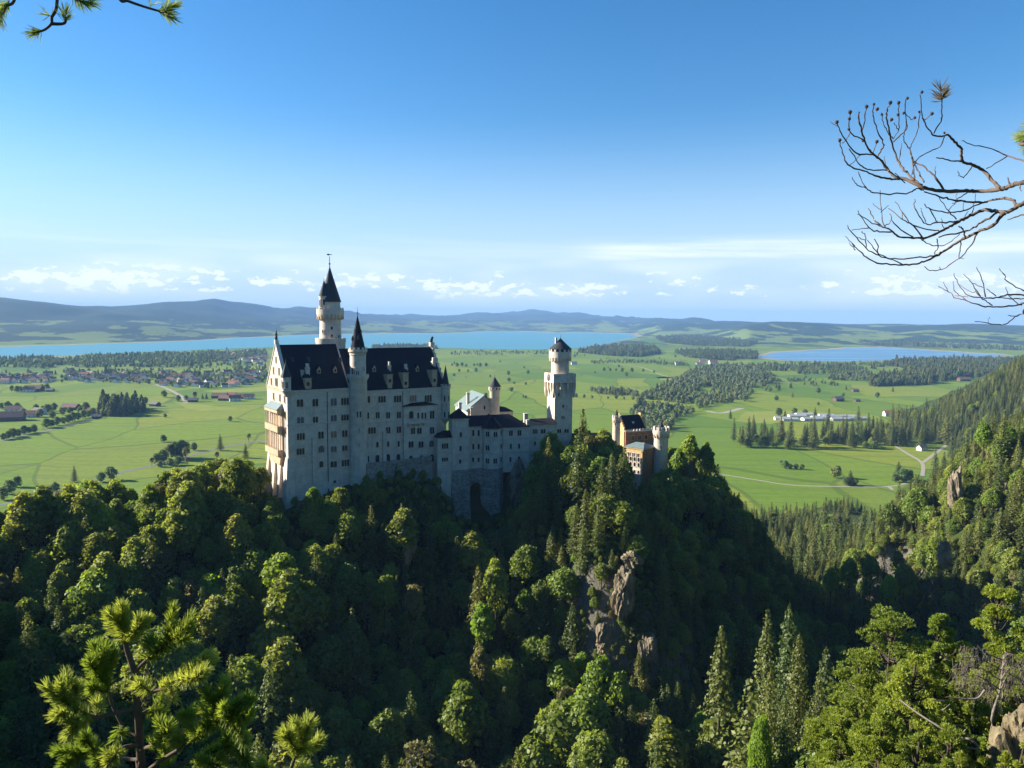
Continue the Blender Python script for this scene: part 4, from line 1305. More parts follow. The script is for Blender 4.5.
M_LEAF = leaf_mat('broad_leaves', [(0.0, (0.080, 0.120, 0.018)), (0.35, (0.135, 0.180, 0.024)), (0.7, (0.190, 0.225, 0.032)), (1.0, (0.245, 0.245, 0.052))], 0.5)
M_BRIGHT = leaf_mat('fresh_spring_leaves', [(0.0, (0.13, 0.21, 0.018)), (1.0, (0.22, 0.28, 0.026))], 0.5)
M_OLIVE = leaf_mat('olive_catkin_leaves', [(0.0, (0.11, 0.115, 0.036)), (1.0, (0.20, 0.175, 0.06))], 0.45)
M_SPRUCE = leaf_mat('spruce_needles', [(0.0, (0.052, 0.080, 0.024)), (0.5, (0.100, 0.125, 0.030)), (1.0, (0.185, 0.175, 0.040))], 0.4, 0.02)
M_FARLEAF = leaf_mat('far_leaves', [(0.0, (0.075, 0.120, 0.040)), (0.5, (0.120, 0.170, 0.050)), (1.0, (0.190, 0.220, 0.065))], 0.45)
M_BARK = plain_mat('bark', (0.075, 0.060, 0.045), 0.9, 0.4, 2.0, spec=0.1)


def quads_from(C, N, size, rg, aspect=1.0):
    """one irregular leaf-clump quad per centre, facing N"""
    k = len(C)
    N = N / (np.linalg.norm(N, axis=1)[:, None] + 1e-9)
    A = np.cross(N, rg.normal(size=(k, 3))); A /= np.linalg.norm(A, axis=1)[:, None] + 1e-9
    B = np.cross(N, A)
    s = np.asarray(size).reshape(-1, 1)
    j = lambda: (1 + rg.uniform(-.4, .4, (k, 1)))
    V = np.stack((C - A * s * j(), C - B * s * aspect * j(), C + A * s * j(), C + B * s * aspect * j()), 1) + (N * s)[:, None, :] * rg.uniform(-.35, .35, (k, 4, 1))
    F = np.arange(4 * k).reshape(k, 4)
    return V.reshape(-1, 3), F


def broad_tree(seed, H=15.0, Rr=5.0, n=3600, leaf=0.42, mats=None, base=0.22, lobes=34, skirt=False):
    rg = np.random.default_rng(seed)
    npm = NPM()
    # lobes fill an egg-shaped crown unevenly
    LC, LR = [], []
    cz, rz_ = H * (base + (1 - base) / 2), H * (1 - base) / 2
    for k in range(lobes):
        u = rg.normal(size=3); u /= np.linalg.norm(u)
        if u[2] < -0.55 and not skirt: u[2] *= -0.5
        f = rg.uniform(0.35, 0.86)
        shape = 1.0 - 0.25 * max(0, u[2])
        LC.append((u[0] * Rr * f * shape, u[1] * Rr * f * shape, cz + u[2] * rz_ * f))
        LR.append(rg.uniform(0.15, 0.30) * Rr)
    LC.append((0, 0, cz + rz_ * .62)); LR.append(.36 * Rr)
    LC, LR = np.array(LC), np.array(LR)
    w_ = LR ** 2; w_ /= w_.sum()
    li = rg.choice(len(LC), n, p=w_)
    d = rg.normal(size=(n, 3)); d /= np.linalg.norm(d, axis=1)[:, None]
    d[:, 2] = np.where((d[:, 2] < -0.3) & (rg.random(n) < .6), -d[:, 2], d[:, 2])
    rad = LR[li] * (rg.random(n) ** 0.42) * rg.uniform(.8, 1.3, n)
    C = LC[li] + d * rad[:, None] * np.array((1.1, 1.1, .85))
    fill_ = rg.random(n) < .27                      # leaves between the lobes close the crown
    e_ = d * np.array((Rr, Rr, rz_)) * (rg.uniform(.62, .93, n) * (1 + .10 * np.sin(d[:, 0] * 5 + seed) * np.cos(d[:, 1] * 4 + d[:, 2] * 3)))[:, None] * np.where(d[:, 2:3] > 0, 1 - .18 * d[:, 2:3], 1) + np.array((0, 0, cz))
    C = np.where(fill_[:, None], e_, C)
    N = d + rg.normal(size=(n, 3)) * .6 + np.array((0, 0, .35))
    V, F = quads_from(C, N, leaf * rg.uniform(.65, 1.3, n), rg, .75)
    lt = rg.uniform(.25, .75, len(LC))
    npm.add(V, F, 0, np.clip(lt[li] + rg.normal(size=n) * .16, 0, 1))
    crown = npm.mesh('crown', mats or [M_LEAF])
    tk = NPM()
    top = np.array((rg.uniform(-.3, .3), rg.uniform(-.3, .3), cz + rz_ * .35))
    pts = spline([(0, 0, -2.0), (rg.uniform(-.15, .15), rg.uniform(-.15, .15), H * .15), (rg.uniform(-.3, .3), rg.uniform(-.3, .3), H * .4), top], 3)
    V, F = tube_np(pts, np.linspace(.30, .07, len(pts)) * H / 15, 7); tk.add(V, F)
    for k in rg.choice(len(LC), min(9, len(LC)), replace=False):
        s = pts[int(len(pts) * rg.uniform(.35, .8))]
        mid = (s + LC[k]) / 2 + np.array((0, 0, -.3))
        q = spline([s, mid, LC[k]], 3)
        V, F = tube_np(q, np.linspace(.12, .03, len(q)) * H / 15, 5); tk.add(V, F)
    return crown, tk.mesh('trunk', [M_BARK], True)


def spruce_tree(seed, H=24.0, Rr=3.6, mats=None, dens=1.0, leaf=.34):
    rg = np.random.default_rng(seed)
    npm = NPM()
    z = H * .10
    Cs, Ns, Ss, Ts = [], [], [], []
    while z < H * .985:
        f = (z - H * .06) / (H * .94)
        rmax = Rr * (1 - f) ** .72 * rg.uniform(.78, 1.14) + .12
        nb = max(4, int(10 * dens * (1 - f * .5)))
        a0 = rg.uniform(0, 2 * PI)
        for k in range(nb):
            a = a0 + 2 * PI * k / nb + rg.uniform(-.25, .25)
            L = rmax * rg.uniform(.7, 1.12)
            ns = max(2, int(L / .42))
            tb = rg.uniform(.3, .7)
            for q in range(ns):
                s = (q + 1) / ns
                r_ = L * s
                dz = -.42 * L * s ** 1.2 + .16 * L * s ** 3 * 1.4
                wdt = .30 * L * (1 - s * .6) * .8
                side = rg.uniform(-1, 1) * wdt
                Cs.append((r_ * math.cos(a) - side * math.sin(a), r_ * math.sin(a) + side * math.cos(a), z + dz + rg.uniform(-.12, .12)))
                Ns.append((math.cos(a) * .55 + rg.normal() * .3, math.sin(a) * .55 + rg.normal() * .3, .75))
                Ss.append(leaf * rg.uniform(.75, 1.35) * (1.0 if f < .8 else .7))
                Ts.append(np.clip(tb + .3 * (s - .5) + rg.normal() * .1, 0, 1))
                if rg.random() < .75:           # hanging spray under the branch
                    Cs.append((r_ * math.cos(a) + side * .5 * math.sin(a), r_ * math.sin(a) - side * .5 * math.cos(a), z + dz - .25))
                    Ns.append((math.cos(a) + rg.normal() * .4, math.sin(a) + rg.normal() * .4, .1))
                    Ss.append(leaf * rg.uniform(.7, 1.2)); Ts.append(np.clip(tb - .15 + rg.normal() * .1, 0, 1))
        z += (.62 + .25 * (1 - f)) * rg.uniform(.85, 1.15) * (H / 24) / dens ** .3
    C, N = np.array(Cs), np.array(Ns)
    V, F = quads_from(C, N, np.array(Ss), rg, .8)
    npm.add(V, F, 0, np.array(Ts))
    # leader
    V, F = tube_np([(0, 0, H * .93), (0, 0, H * .97), (0, 0, H * 1.0)], [.16, .10, .02], 5); npm.add(V, F, 0, .6)
    crown = npm.mesh('crown', mats or [M_SPRUCE])
    V, F = tube_np([(0, 0, -2), (0, 0, H * .3), (0, 0, H * .97)], [.34, .26, .04], 7)
    tk = NPM(); tk.add(V, F)
    return crown, tk.mesh('trunk', [M_BARK], True)


KINDS = {}
BROAD = [broad_tree(11 + k, H, Rr, n, .40, None, bs, lb) for k, (H, Rr, n, bs, lb) in enumerate(
    ((15, 5.2, 5200, .16, 46), (17, 5.6, 5800, .2, 52), (13, 5.0, 4600, .14, 42), (18, 4.6, 5200, .22, 46), (14, 4.2, 4200, .2, 36)))]
BRIGHT = [broad_tree(41 + k, H, Rr, n, .40, [M_BRIGHT], .16, 32) for k, (H, Rr, n) in enumerate(((14, 4.8, 3800), (12, 4.2, 3200)))]
OLIVE = [broad_tree(61 + k, H, Rr, n, .36, [M_OLIVE], .3, 24) for k, (H, Rr, n) in enumerate(((16, 3.6, 2000), (13, 3.4, 1700)))]
SPRUCE = [spruce_tree(81 + k, H, Rr) for k, (H, Rr) in enumerate(((26, 5.4), (23, 4.9), (20, 4.9), (28, 5.3), (17, 4.4)))]

# ------------------------------------------------------------------ where the trees stand
castle_boxes = []


def in_castle(x, y):
    hitm = np.zeros(np.shape(x), bool)
    for o, U, Vv, u0, u1, v0, v1 in ((PAL.o, PAL.U, PAL.Vv, -4.5, uR + 1, -5.5, PW + 2), (WG.o, WG.U, WG.Vv, u_a - 1, u556, -4.5, 17),
                                     (QT.o, QT.U, QT.Vv, -2, 11, -2.5, 12), (LW.o, LW.U, LW.Vv, -2, 24, -2, 34), (GH.o, GH.U, GH.Vv, -9, 10, -2, 34),
                                     (BW_.o, BW_.U, BW_.Vv, -4, 24, -3, 26)):
        dx, dy = x - o[0], y - o[1]
        u = dx * U[0] + dy * U[1]; v = dx * Vv[0] + dy * Vv[1]
        hitm |= (u > u0) & (u < u1) & (v > v0) & (v < v1)
    for cx, cy_, r_ in ((sc_[0], sc_[1], 6), (mc[0], mc[1], 8), (78, 380, 7), (tcx[0], tcx[1], 5)):
        hitm |= np.hypot(x - cx, y - cy_) < r_
    return hitm


def cast_visible(P):
    """is the point in the picture and not behind the hillside"""
    q = proj(P)
    inside = (q[:, 0] > -45) & (q[:, 0] < W_PX + 45) & (q[:, 1] > 250) & (q[:, 1] < H_PX + 60) & (q[:, 2] > 1)
    vis = inside.copy()
    for f in np.linspace(.12, .97, 60):
        X = P[:, 0] * f; Y = P[:, 1] * f; Z = CAM_Z + (P[:, 2] - CAM_Z) * f
        g = tz(X, Y)
        vis &= ~((g + 3.0 > Z) & (np.hypot(P[:, 0] - X, P[:, 1] - Y) > 12))
    return vis, q


def scatter():
    sp = 6.3
    xs = np.arange(-620, 1290, sp); ys = np.arange(-20, 1850, sp)
    X, Y = np.meshgrid(xs, ys)
    X = X + (np.arange(len(ys)) % 2)[:, None] * sp / 2
    X = (X + rng.uniform(-2.2, 2.2, X.shape)).ravel(); Y = (Y + rng.uniform(-2.2, 2.2, Y.shape)).ravel()
    Z = tz(X, Y)
    e = 3.0
    gxs = (tz(X + e, Y) - tz(X - e, Y)) / (2 * e); gys = (tz(X, Y + e) - tz(X, Y - e)) / (2 * e)
    slope = np.hypot(gxs, gys)
    ok = Z > 1.0
    ok &= ~in_castle(X, Y)
    ok &= np.hypot(X, Y) > 95                              # the viewpoint's own slope is planted by hand
    ok &= ~((Y < 128) & (np.abs(X) < 150))
    # bare crag faces
    ok &= ~((slope > 2.4) & (rng.random(len(X)) < .3))
    ok &= ~((Y > 700) & (rng.random(len(X)) < .3))
    # the crag patch itself and its sunny brow stay open
    ok &= ~((np.hypot((X - 31) / 8, (Y - 249) / 7) < 1) & (rng.random(len(X)) < .6))
    # terrace strip at the foot of the palace and the wing so that walls show down to their foot
    return X[ok], Y[ok], Z[ok], slope[ok]


TX, TY, TZ, TS = scatter()
# kind by place
pr_s = np.full(len(TX), .20)
pr_s += .55 * np.clip((TX - 90) / 60, 0, 1)                # conifers to the right of the castle
pr_s += .30 * (TY > 520)
left = (TX < -70) & (TY < 420)
pr_s = np.where(left, .15, pr_s)
pr_s = np.where((TX < -250), .35, pr_s)
centre = (TX > -70) & (TX < 70) & (TY < 320)
pr_s = np.where(centre, .52, pr_s)
pn = vnoise(TX / 40, TY / 40, 5)
pr_s = np.clip(pr_s + pn * .18, .02, .93)
rr_ = rng.random(len(TX))
kind = np.where(rr_ < pr_s, 3, np.where(rng.random(len(TX)) < .09, 2, np.where(rng.random(len(TX)) < .12, 1, 0)))   # 0 broad 1 bright 2 olive 3 spruce
scl = np.exp(rng.normal(-.03, .25, len(TX)))
scl *= np.where(kind == 3, np.where(TX < 0, .82, np.where(TY > 480, .86, .76)), 1.0)
scl *= np.clip(1.25 - TS * .22, .55, 1.1)
# keep the castle's walls in view: small trees just below it
uu = (TX - PAL.o[0]) * PAL.U[0] + (TY - PAL.o[1]) * PAL.U[1]
vv = (TX - PAL.o[0]) * PAL.Vv[0] + (TY - PAL.o[1]) * PAL.Vv[1]
front = (uu > -6) & (uu < 118) & (vv > -16) & (vv < 0)
scl = np.where(front, np.minimum(scl, .42), scl)
fr2 = (uu > -10) & (uu < 100) & (vv <= -16) & (vv > -30)
scl = np.where(fr2, np.minimum(scl, .8), scl)
# no tree may rise over the skyline that the photograph shows for the near slopes
SKY_NEAR = np.array([(-60, 520), (0, 512), (30, 498), (60, 490), (100, 480), (130, 484), (160, 476), (200, 463), (240, 456), (262, 468), (268, 492), (285, 500), (300, 488), (340, 486), (375, 476), (430, 494), (445, 512), (472, 524),
                     (503, 528), (522, 500), (533, 462), (543, 440), (552, 428), (562, 445), (572, 450), (582, 428), (592, 436), (612, 432), (624, 462), (630, 484), (648, 482), (668, 468), (673, 440), (690, 430),
                     (702, 442), (716, 462), (735, 490), (760, 500), (800, 505), (850, 494), (900, 486), (925, 474), (940, 464), (955, 440), (975, 424), (1000, 416), (1100, 410)], float)
SKY_FAR = np.array([(0, 300), (860, 425), (900, 418), (925, 406), (960, 388), (1024, 354), (1100, 320)], float)
qb = proj(np.stack((TX, TY, TZ), -1))
lim = np.where(TY < 1000, np.interp(qb[:, 0], SKY_NEAR[:, 0], SKY_NEAR[:, 1]), np.interp(qb[:, 0], SKY_FAR[:, 0], SKY_FAR[:, 1]))
lim = lim + rng.uniform(-2, 7, len(TX))
hmax = np.maximum(0, (qb[:, 1] - lim) * qb[:, 2] / F_PX)
nomH = np.array([16., 13., 14.5, 23.])[kind]
inpic = (qb[:, 0] > -40) & (qb[:, 0] < W_PX + 40)
scl = np.where(inpic, np.minimum(scl, hmax / nomH), scl)
okk = scl > .2
TX, TY, TZ, TS, kind, scl = TX[okk], TY[okk], TZ[okk], TS[okk], kind[okk], scl[okk]
rot = rng.uniform(0, 2 * PI, len(TX))
var = rng.integers(0, 1000, len(TX))
LISTS = [BROAD, BRIGHT, OLIVE, SPRUCE]
Hs = np.array([16., 13., 14.5, 23.])[kind] * scl
P_ = np.stack((TX, TY, TZ + Hs * .85), -1)
VIS, Q = cast_visible(P_)
print('trees', len(TX), 'visible', VIS.sum(), [int((VIS & (kind == k)).sum()) for k in range(4)])
size = Hs * np.where(kind == 3, .35, .7) * Hs / Q[:, 2] ** 2

TREE_NAME = ['broadleaf_tree', 'broadleaf_tree', 'broadleaf_tree', 'spruce_tree']
CAT = ['broadleaf tree', 'broadleaf tree', 'broadleaf tree', 'spruce']


def plant(mesh_pair, name, x, y, z, s, r, label, cat, group, sz=None):
    o = empty(name, (x, y, z), r, label, cat, group)
    o.scale = (s, s, sz or s)
    link_mesh('crown', mesh_pair[0], o)
    link_mesh('trunk', mesh_pair[1], o)
    return o


def zone(px, py, x, y):
    """where a tree stands, in words one can find in the photo"""
    if y > 480 and x > 60: return 'on the wooded flat between gorge and meadow'
    if x > 175 and y < 620: return 'on the steep slope right of the gorge'
    if px < 262 and py < 530: return 'on the sunlit ridge left of the palace'
    if px < 262: return 'on the shaded slope below the left ridge'
    if py < 515 and px < 450: return 'at the foot of the palace'
    if py < 520 and px < 600: return 'below the lower castle wing'
    if px < 530: return 'on the dark slope below the palace'
    if py < 500 and px < 760: return 'around the gatehouse'
    if px < 690: return 'on and around the rocky crag below the gatehouse'
    if px < 880: return 'on the dark right flank of the castle hill'
    return 'on the slope right of the gorge'


LOOK = {0: ('broadleaf tree', ''), 1: ('fresh yellow green broadleaf tree', ''), 2: ('thin olive brown broadleaf tree', ''), 3: ('dark narrow spruce', '')}
indiv = np.zeros(len(TX), bool)
for name in ('broadleaf_tree', 'spruce_tree'):
    sel = np.where(VIS & np.array([TREE_NAME[k] == name for k in kind]))[0]
    sel = sel[np.argsort(-size[sel])][:292]
    indiv[sel] = True
    for i_ in sel:
        k = kind[i_]
        hgt = Hs[i_]
        big_ = 'tall ' if hgt > (19 if k != 3 else 25) else 'small ' if hgt < (11.5 if k != 3 else 15) else ''
        green_ = 'green ' if k == 0 else ''
        zn = zone(Q[i_, 0], Q[i_, 1], TX[i_], TY[i_])
        lab = f'{big_}{green_}{LOOK[k][0]} {zn}'
        plant(LISTS[k][var[i_] % len(LISTS[k])], name, TX[i_], TY[i_], TZ[i_], scl[i_], rot[i_], lab, CAT[k], f'{big_}{green_}{LOOK[k][0]}s {zn}')


def instance_stuff(name, pts, idx, rots, scls, sources, label, cat, group=None):
    """one object: a point mesh that carries copies of the source meshes through geometry nodes"""
    col = bpy.data.collections.new(name + '_kinds')
    for k, me in enumerate(sources):
        so = bpy.data.objects.new(f'{name}_kind_{k:02d}', me)
        col.objects.link(so)
    me = bpy.data.meshes.new(name)
    me.vertices.add(len(pts))
    me.vertices.foreach_set('co', np.asarray(pts, np.float32).ravel())
    for nm, ty, dat in (('idx', 'INT', idx), ('rot', 'FLOAT', rots), ('scl', 'FLOAT', scls)):
        a = me.attributes.new(nm, ty, 'POINT')
        a.data.foreach_set('value', np.asarray(dat, np.int32 if ty == 'INT' else np.float32))
    o = link_mesh(name, me)
    tag(o, label, cat, group, 'stuff')
    ng = bpy.data.node_groups.new(name, 'GeometryNodeTree')
    ng.interface.new_socket('Geometry', in_out='INPUT', socket_type='NodeSocketGeometry')
    ng.interface.new_socket('Geometry', in_out='OUTPUT', socket_type='NodeSocketGeometry')
    g = NT(ng)
    gi, go = g.n('NodeGroupInput'), g.n('NodeGroupOutput')
    ci = g.n('GeometryNodeCollectionInfo')
    ci.inputs['Collection'].default_value = col
    ci.inputs['Separate Children'].default_value = True
    ci.inputs['Reset Children'].default_value = True
    iop = g.n('GeometryNodeInstanceOnPoints')
    iop.inputs['Pick Instance'].default_value = True
    def attr(nm, ty):
        nd = g.n('GeometryNodeInputNamedAttribute')
        nd.data_type = ty
        nd.inputs['Name'].default_value = nm
        return nd.outputs['Attribute']
    cx = g.n('ShaderNodeCombineXYZ')
    g.link(attr('rot', 'FLOAT'), cx.inputs[2])
    g.link(gi.outputs[0], iop.inputs['Points'])
    g.link(ci.outputs[0], iop.inputs['Instance'])
    g.link(attr('idx', 'INT'), iop.inputs['Instance Index'])
    e2r = g.n('FunctionNodeEulerToRotation', i_0=cx.outputs[0])
    g.link(e2r.outputs[0], iop.inputs['Rotation'])
    g.link(attr('scl', 'FLOAT'), iop.inputs['Scale'])
    g.link(iop.outputs[0], go.inputs[0])
    md = o.modifiers.new('scatter', 'NODES')
    md.node_group = ng
    return o


def join_pair(pair, name):
    """crown and trunk as one mesh, for the forest mass"""
    a, b_ = pair
    out_ = NPM()
    mats = []
    for me in (a, b_):
        n_ = len(me.vertices)
        V = np.empty(n_ * 3, np.float32); me.vertices.foreach_get('co', V)
        L = np.empty(len(me.loops), np.int32); me.loops.foreach_get('vertex_index', L)
        T = np.full(len(me.polygons), .5, np.float32)
        if 'tone' in me.attributes: me.attributes['tone'].data.foreach_get('value', T)
        out_.add(V.reshape(-1, 3), L.reshape(-1, 4), len(mats), T)
        mats.append(me.materials[0])
    return out_.mesh(name, mats)


SRC, OFF = [], []
for L in LISTS:
    OFF.append(len(SRC))
    SRC += [join_pair(p_, f'tree_kind_{len(SRC) + q}') for q, p_ in enumerate(L)]
rest = np.where(~indiv)[0]
idx = np.array([OFF[kind[i_]] + var[i_] % len(LISTS[kind[i_]]) for i_ in rest])
# undergrowth and saplings on the steep faces and along the foot of the walls
ux, uy = np.concatenate((rng.uniform(-190, 120, 9000), rng.uniform(120, 330, 6000))), np.concatenate((rng.uniform(222, 372, 9000), rng.uniform(240, 500, 6000)))
gxs = (tz(ux + 3, uy) - tz(ux - 3, uy)) / 6; gys = (tz(ux, uy + 3) - tz(ux, uy - 3)) / 6
su = np.hypot(gxs, gys)
pu_ = (ux - PAL.o[0]) * PAL.U[0] + (uy - PAL.o[1]) * PAL.U[1]; pv_ = (ux - PAL.o[0]) * PAL.Vv[0] + (uy - PAL.o[1]) * PAL.Vv[1]
ku = ~in_castle(ux, uy) & ((su > .75) | ((pv_ > -30) & (pv_ < 0) & (pu_ > -12) & (pu_ < 150))) & (rng.random(15000) < .7)
ku &= ~((np.hypot((ux - 31) / 6, (uy - 249) / 4) < 1) & (rng.random(15000) < .35))
ux, uy = ux[ku], uy[ku]
uk = rng.choice(4, len(ux), p=[.62, .12, .12, .14])
us = rng.uniform(.14, .36, len(ux)) * np.where(ux > 120, 1.6, 1.0)
ui = np.array([OFF[k] + rng.integers(0, len(LISTS[k])) for k in uk])
ex, ey = rng.uniform(14, 62, 700), rng.uniform(228, 268, 700)       # grass tussocks and low scrub on the crag itself
ux, uy = np.concatenate((ux, ex)), np.concatenate((uy, ey))
uk = np.concatenate((uk, rng.choice(3, 700, p=[.5, .25, .25])))
us = np.concatenate((us, rng.uniform(.05, .17, 700)))
ui = np.array([OFF[k] + rng.integers(0, len(LISTS[k])) for k in uk])
UND = (np.stack((ux, uy, tz(ux, uy) - .3), -1), ui, rng.uniform(0, 6.28, len(ux)), us)
instance_stuff('forest', np.stack((TX, TY, TZ), -1)[rest], idx, rot[rest], scl[rest], SRC, 'dense mixed forest covering the gorge and the slopes around the castle', 'forest')
instance_stuff('undergrowth', *UND, SRC, 'low bushes and saplings on the steep rocky slopes under the castle', 'undergrowth')
# ------------------------------------------------------------------ the plain, lakes, far hills
m, t, out = new_mat('meadows')
tcn = t.n('ShaderNodeTexCoord')
pos = tcn.outputs['Object']
warp = t.n('ShaderNodeTexNoise'); warp.inputs['Scale'].default_value = 0.0016; t.link(pos, warp.inputs['Vector'])
wv = t.n('ShaderNodeVectorMath', operation='MULTIPLY_ADD'); t.link(warp.outputs['Color'], wv.inputs[0]); wv.inputs[1].default_value = (260, 260, 0); t.link(pos, wv.inputs[2])
mp = t.n('ShaderNodeMapping', i_Vector=wv.outputs[0]); mp.inputs['Scale'].default_value = (1 / 190, 1 / 420, 0); mp.inputs['Rotation'].default_value = (0, 0, R(18))
vo = t.n('ShaderNodeTexVoronoi', feature='F1'); t.link(mp.outputs[0], vo.inputs['Vector']); vo.inputs['Scale'].default_value = 1.0
cell = t.n('ShaderNodeSeparateColor', i_0=vo.outputs['Color'])
field = t.ramp(cell.outputs[0], [(0.0, (0.095, 0.172, 0.020)), (0.25, (0.135, 0.215, 0.022)), (0.5, (0.170, 0.240, 0.025)), (0.75, (0.215, 0.250, 0.030)), (1.0, (0.120, 0.190, 0.030))])
lown = t.noise(pos, 0.004, 5, 0.6)
fine = t.noise(pos, 0.09, 6, 0.7)
field = t.mix(t.math('MULTIPLY', t.smooth(lown, 0.45, 0.75), 0.5), field, (0.20, 0.235, 0.028))
field = t.mix(t.math('MULTIPLY', t.smooth(fine, 0.42, 0.7), 0.45), field, (0.075, 0.125, 0.022))
# mowing swaths
mp2 = t.n('ShaderNodeMapping', i_Vector=wv.outputs[0]); mp2.inputs['Rotation'].default_value = (0, 0, R(12)); mp2.inputs['Scale'].default_value = (0.004, 0.06, 0)
sw = t.noise(mp2.outputs[0], 1.0, 3, 0.55)
field = t.mix(t.math('MULTIPLY', t.smooth(sw, 0.46, 0.60), 0.40), field, (0.095, 0.15, 0.028))
ve = t.n('ShaderNodeTexVoronoi', feature='DISTANCE_TO_EDGE'); t.link(mp.outputs[0], ve.inputs['Vector']); ve.inputs['Scale'].default_value = 1.0
field = t.mix(t.math('MULTIPLY', t.math('SUBTRACT', 1.0, t.smooth(ve.outputs['Distance'], 0.006, 0.016)), 0.55), field, (0.060, 0.095, 0.022))
# woods and darker land farther out
sp = t.n('ShaderNodeSeparateXYZ', i_0=pos)
far = t.smooth(sp.outputs[1], 5200, 7500)
mp3 = t.n('ShaderNodeMapping', i_Vector=pos); mp3.inputs['Scale'].default_value = (0.0022, 0.0010, 0)
wn = t.noise(mp3.outputs[0], 1.0, 6, 0.6)
field = t.mix(t.math('MULTIPLY', t.smooth(wn, 0.47, 0.52), far), field, (0.026, 0.045, 0.016))
p = t.n('ShaderNodeBsdfPrincipled', i_Base_Color=field, i_Roughness=0.95)
p.inputs['Specular IOR Level'].default_value = 0.08
t.link(p.outputs[0], out.inputs[0])
M_MEADOW = m
g = MB().add([(-28000, -2500, 0), (28000, -2500, 0), (28000, 29000, 0), (-28000, 29000, 0)], [(0, 1, 2, 3)]).build('ground', M_MEADOW)
tag(g, kind='structure')


def poly_sheet(name, pix, mat, z, kind='structure'):
    pts = [on_plain(px, py, z) for px, py in pix]
    o = MB().add(pts, [tuple(range(len(pts)))]).build(name, mat)
    if o.data.polygons[0].normal.z < 0:
        o.data.flip_normals()
    return tag(o, kind=kind)


m, t, out = new_mat('lake_water')
tcn = t.n('ShaderNodeTexCoord')
mp = t.n('ShaderNodeMapping', i_Vector=tcn.outputs['Object']); mp.inputs['Scale'].default_value = (0.0006, 0.0022, 0)
nz = t.noise(mp.outputs[0], 1.0, 5, 0.6)
col = t.mix(nz, (0.050, 0.215, 0.255), (0.075, 0.275, 0.31))
p = t.n('ShaderNodeBsdfPrincipled', i_Base_Color=col, i_Roughness=0.4)
p.inputs['Specular IOR Level'].default_value = 0.35
t.link(p.outputs[0], out.inputs[0])
M_LAKE = m
m, t, out = new_mat('lake_water_blue')
tcn = t.n('ShaderNodeTexCoord')
mp = t.n('ShaderNodeMapping', i_Vector=tcn.outputs['Object']); mp.inputs['Scale'].default_value = (0.0012, 0.006, 0)
nz = t.noise(mp.outputs[0], 1.0, 5, 0.6)
col = t.mix(t.smooth(nz, .35, .65), (0.07, 0.19, 0.31), (0.15, 0.29, 0.40))
p = t.n('ShaderNodeBsdfPrincipled', i_Base_Color=col, i_Roughness=0.4)
p.inputs['Specular IOR Level'].default_value = 0.35
t.link(p.outputs[0], out.inputs[0])
M_LAKE2 = m
M_SHORE = plain_mat('pale_shore', (0.30, 0.27, 0.19), 0.95, 0.25, 0.01, spec=0.05)


def jag(pix, amt, k=5):
    """shoreline with small irregularities"""
    out_ = []
    n_ = len(pix)
    for i_ in range(n_):
        a, b_ = np.array(pix[i_], float), np.array(pix[(i_ + 1) % n_], float)
        for q in range(k):
            p_ = a + (b_ - a) * q / k
            out_.append((p_[0] + random.uniform(-2, 2) * (q > 0), p_[1] + random.uniform(-amt, amt)))
    return out_


BIG = [(-150, 361), (0, 357.2), (60, 355.5), (130, 352.5), (200, 350), (270, 347.5), (340, 348), (400, 348.5), (450, 348), (500, 349.5), (545, 349.5), (580, 348.5), (605, 344), (622, 340.5), (637, 336.5),
       (632, 334), (590, 332.6), (550, 332.6), (520, 331.4), (480, 332), (440, 333.6), (400, 333.4), (365, 334.2), (300, 335), (270, 337), (235, 338), (200, 340.5), (165, 342), (100, 344), (50, 345.5), (0, 347), (-150, 350)]
SMALL = [(754, 357), (775, 352.5), (800, 351), (830, 349.5), (850, 347.8), (880, 347.2), (920, 349.8), (960, 352.5), (1008, 355), (985, 357.5), (930, 358.5), (880, 360.5), (840, 361.5), (790, 360.5)]
poly_sheet('lake_shore', [(x + (6 if x > 500 else 0), y + (1.0 if k < 15 else -.5)) for k, (x, y) in enumerate(jag(BIG, .12))], M_SHORE, 0.4)
poly_sheet('lake_water', jag(BIG, .25), M_LAKE, 0.9)
poly_sheet('lake_shore', [(881 + (x - 881) * 1.05, y + (.5 if y > 355 else -.7)) for x, y in jag(SMALL, .2)], M_SHORE, 0.4)
poly_sheet('lake_water', jag(SMALL, .3), M_LAKE2, 0.9)
M_PALEFIELD = plain_mat('mown_field', (0.22, 0.25, 0.05), 0.95, 0.2, 0.02, spec=0.05)
M_DARKFIELD = plain_mat('deep_green_field', (0.085, 0.155, 0.03), 0.95, 0.2, 0.02, spec=0.05)
for pix, mt in (([(172, 401), (240, 409), (200, 411), (185, 408)], M_PALEFIELD), ([(203, 391), (268, 386), (268, 391), (215, 393)], M_PALEFIELD), ([(745, 412), (800, 410), (830, 413), (770, 424), (735, 421)], M_PALEFIELD),
                ([(655, 377), (697, 377), (690, 381), (660, 380)], M_PALEFIELD), ([(640, 339), (690, 338), (692, 342), (650, 343)], M_DARKFIELD), ([(800, 338), (860, 336), (880, 339), (820, 341)], M_DARKFIELD),
                ([(770, 376), (830, 374), (850, 377), (790, 379)], M_DARKFIELD), ([(0, 366), (48, 366), (52, 371), (0, 372)], M_DARKFIELD), ([(575, 372), (640, 373), (690, 378), (610, 379)], M_DARKFIELD)):
    poly_sheet('meadow', jag(pix, .3, 3), mt, 0.05)

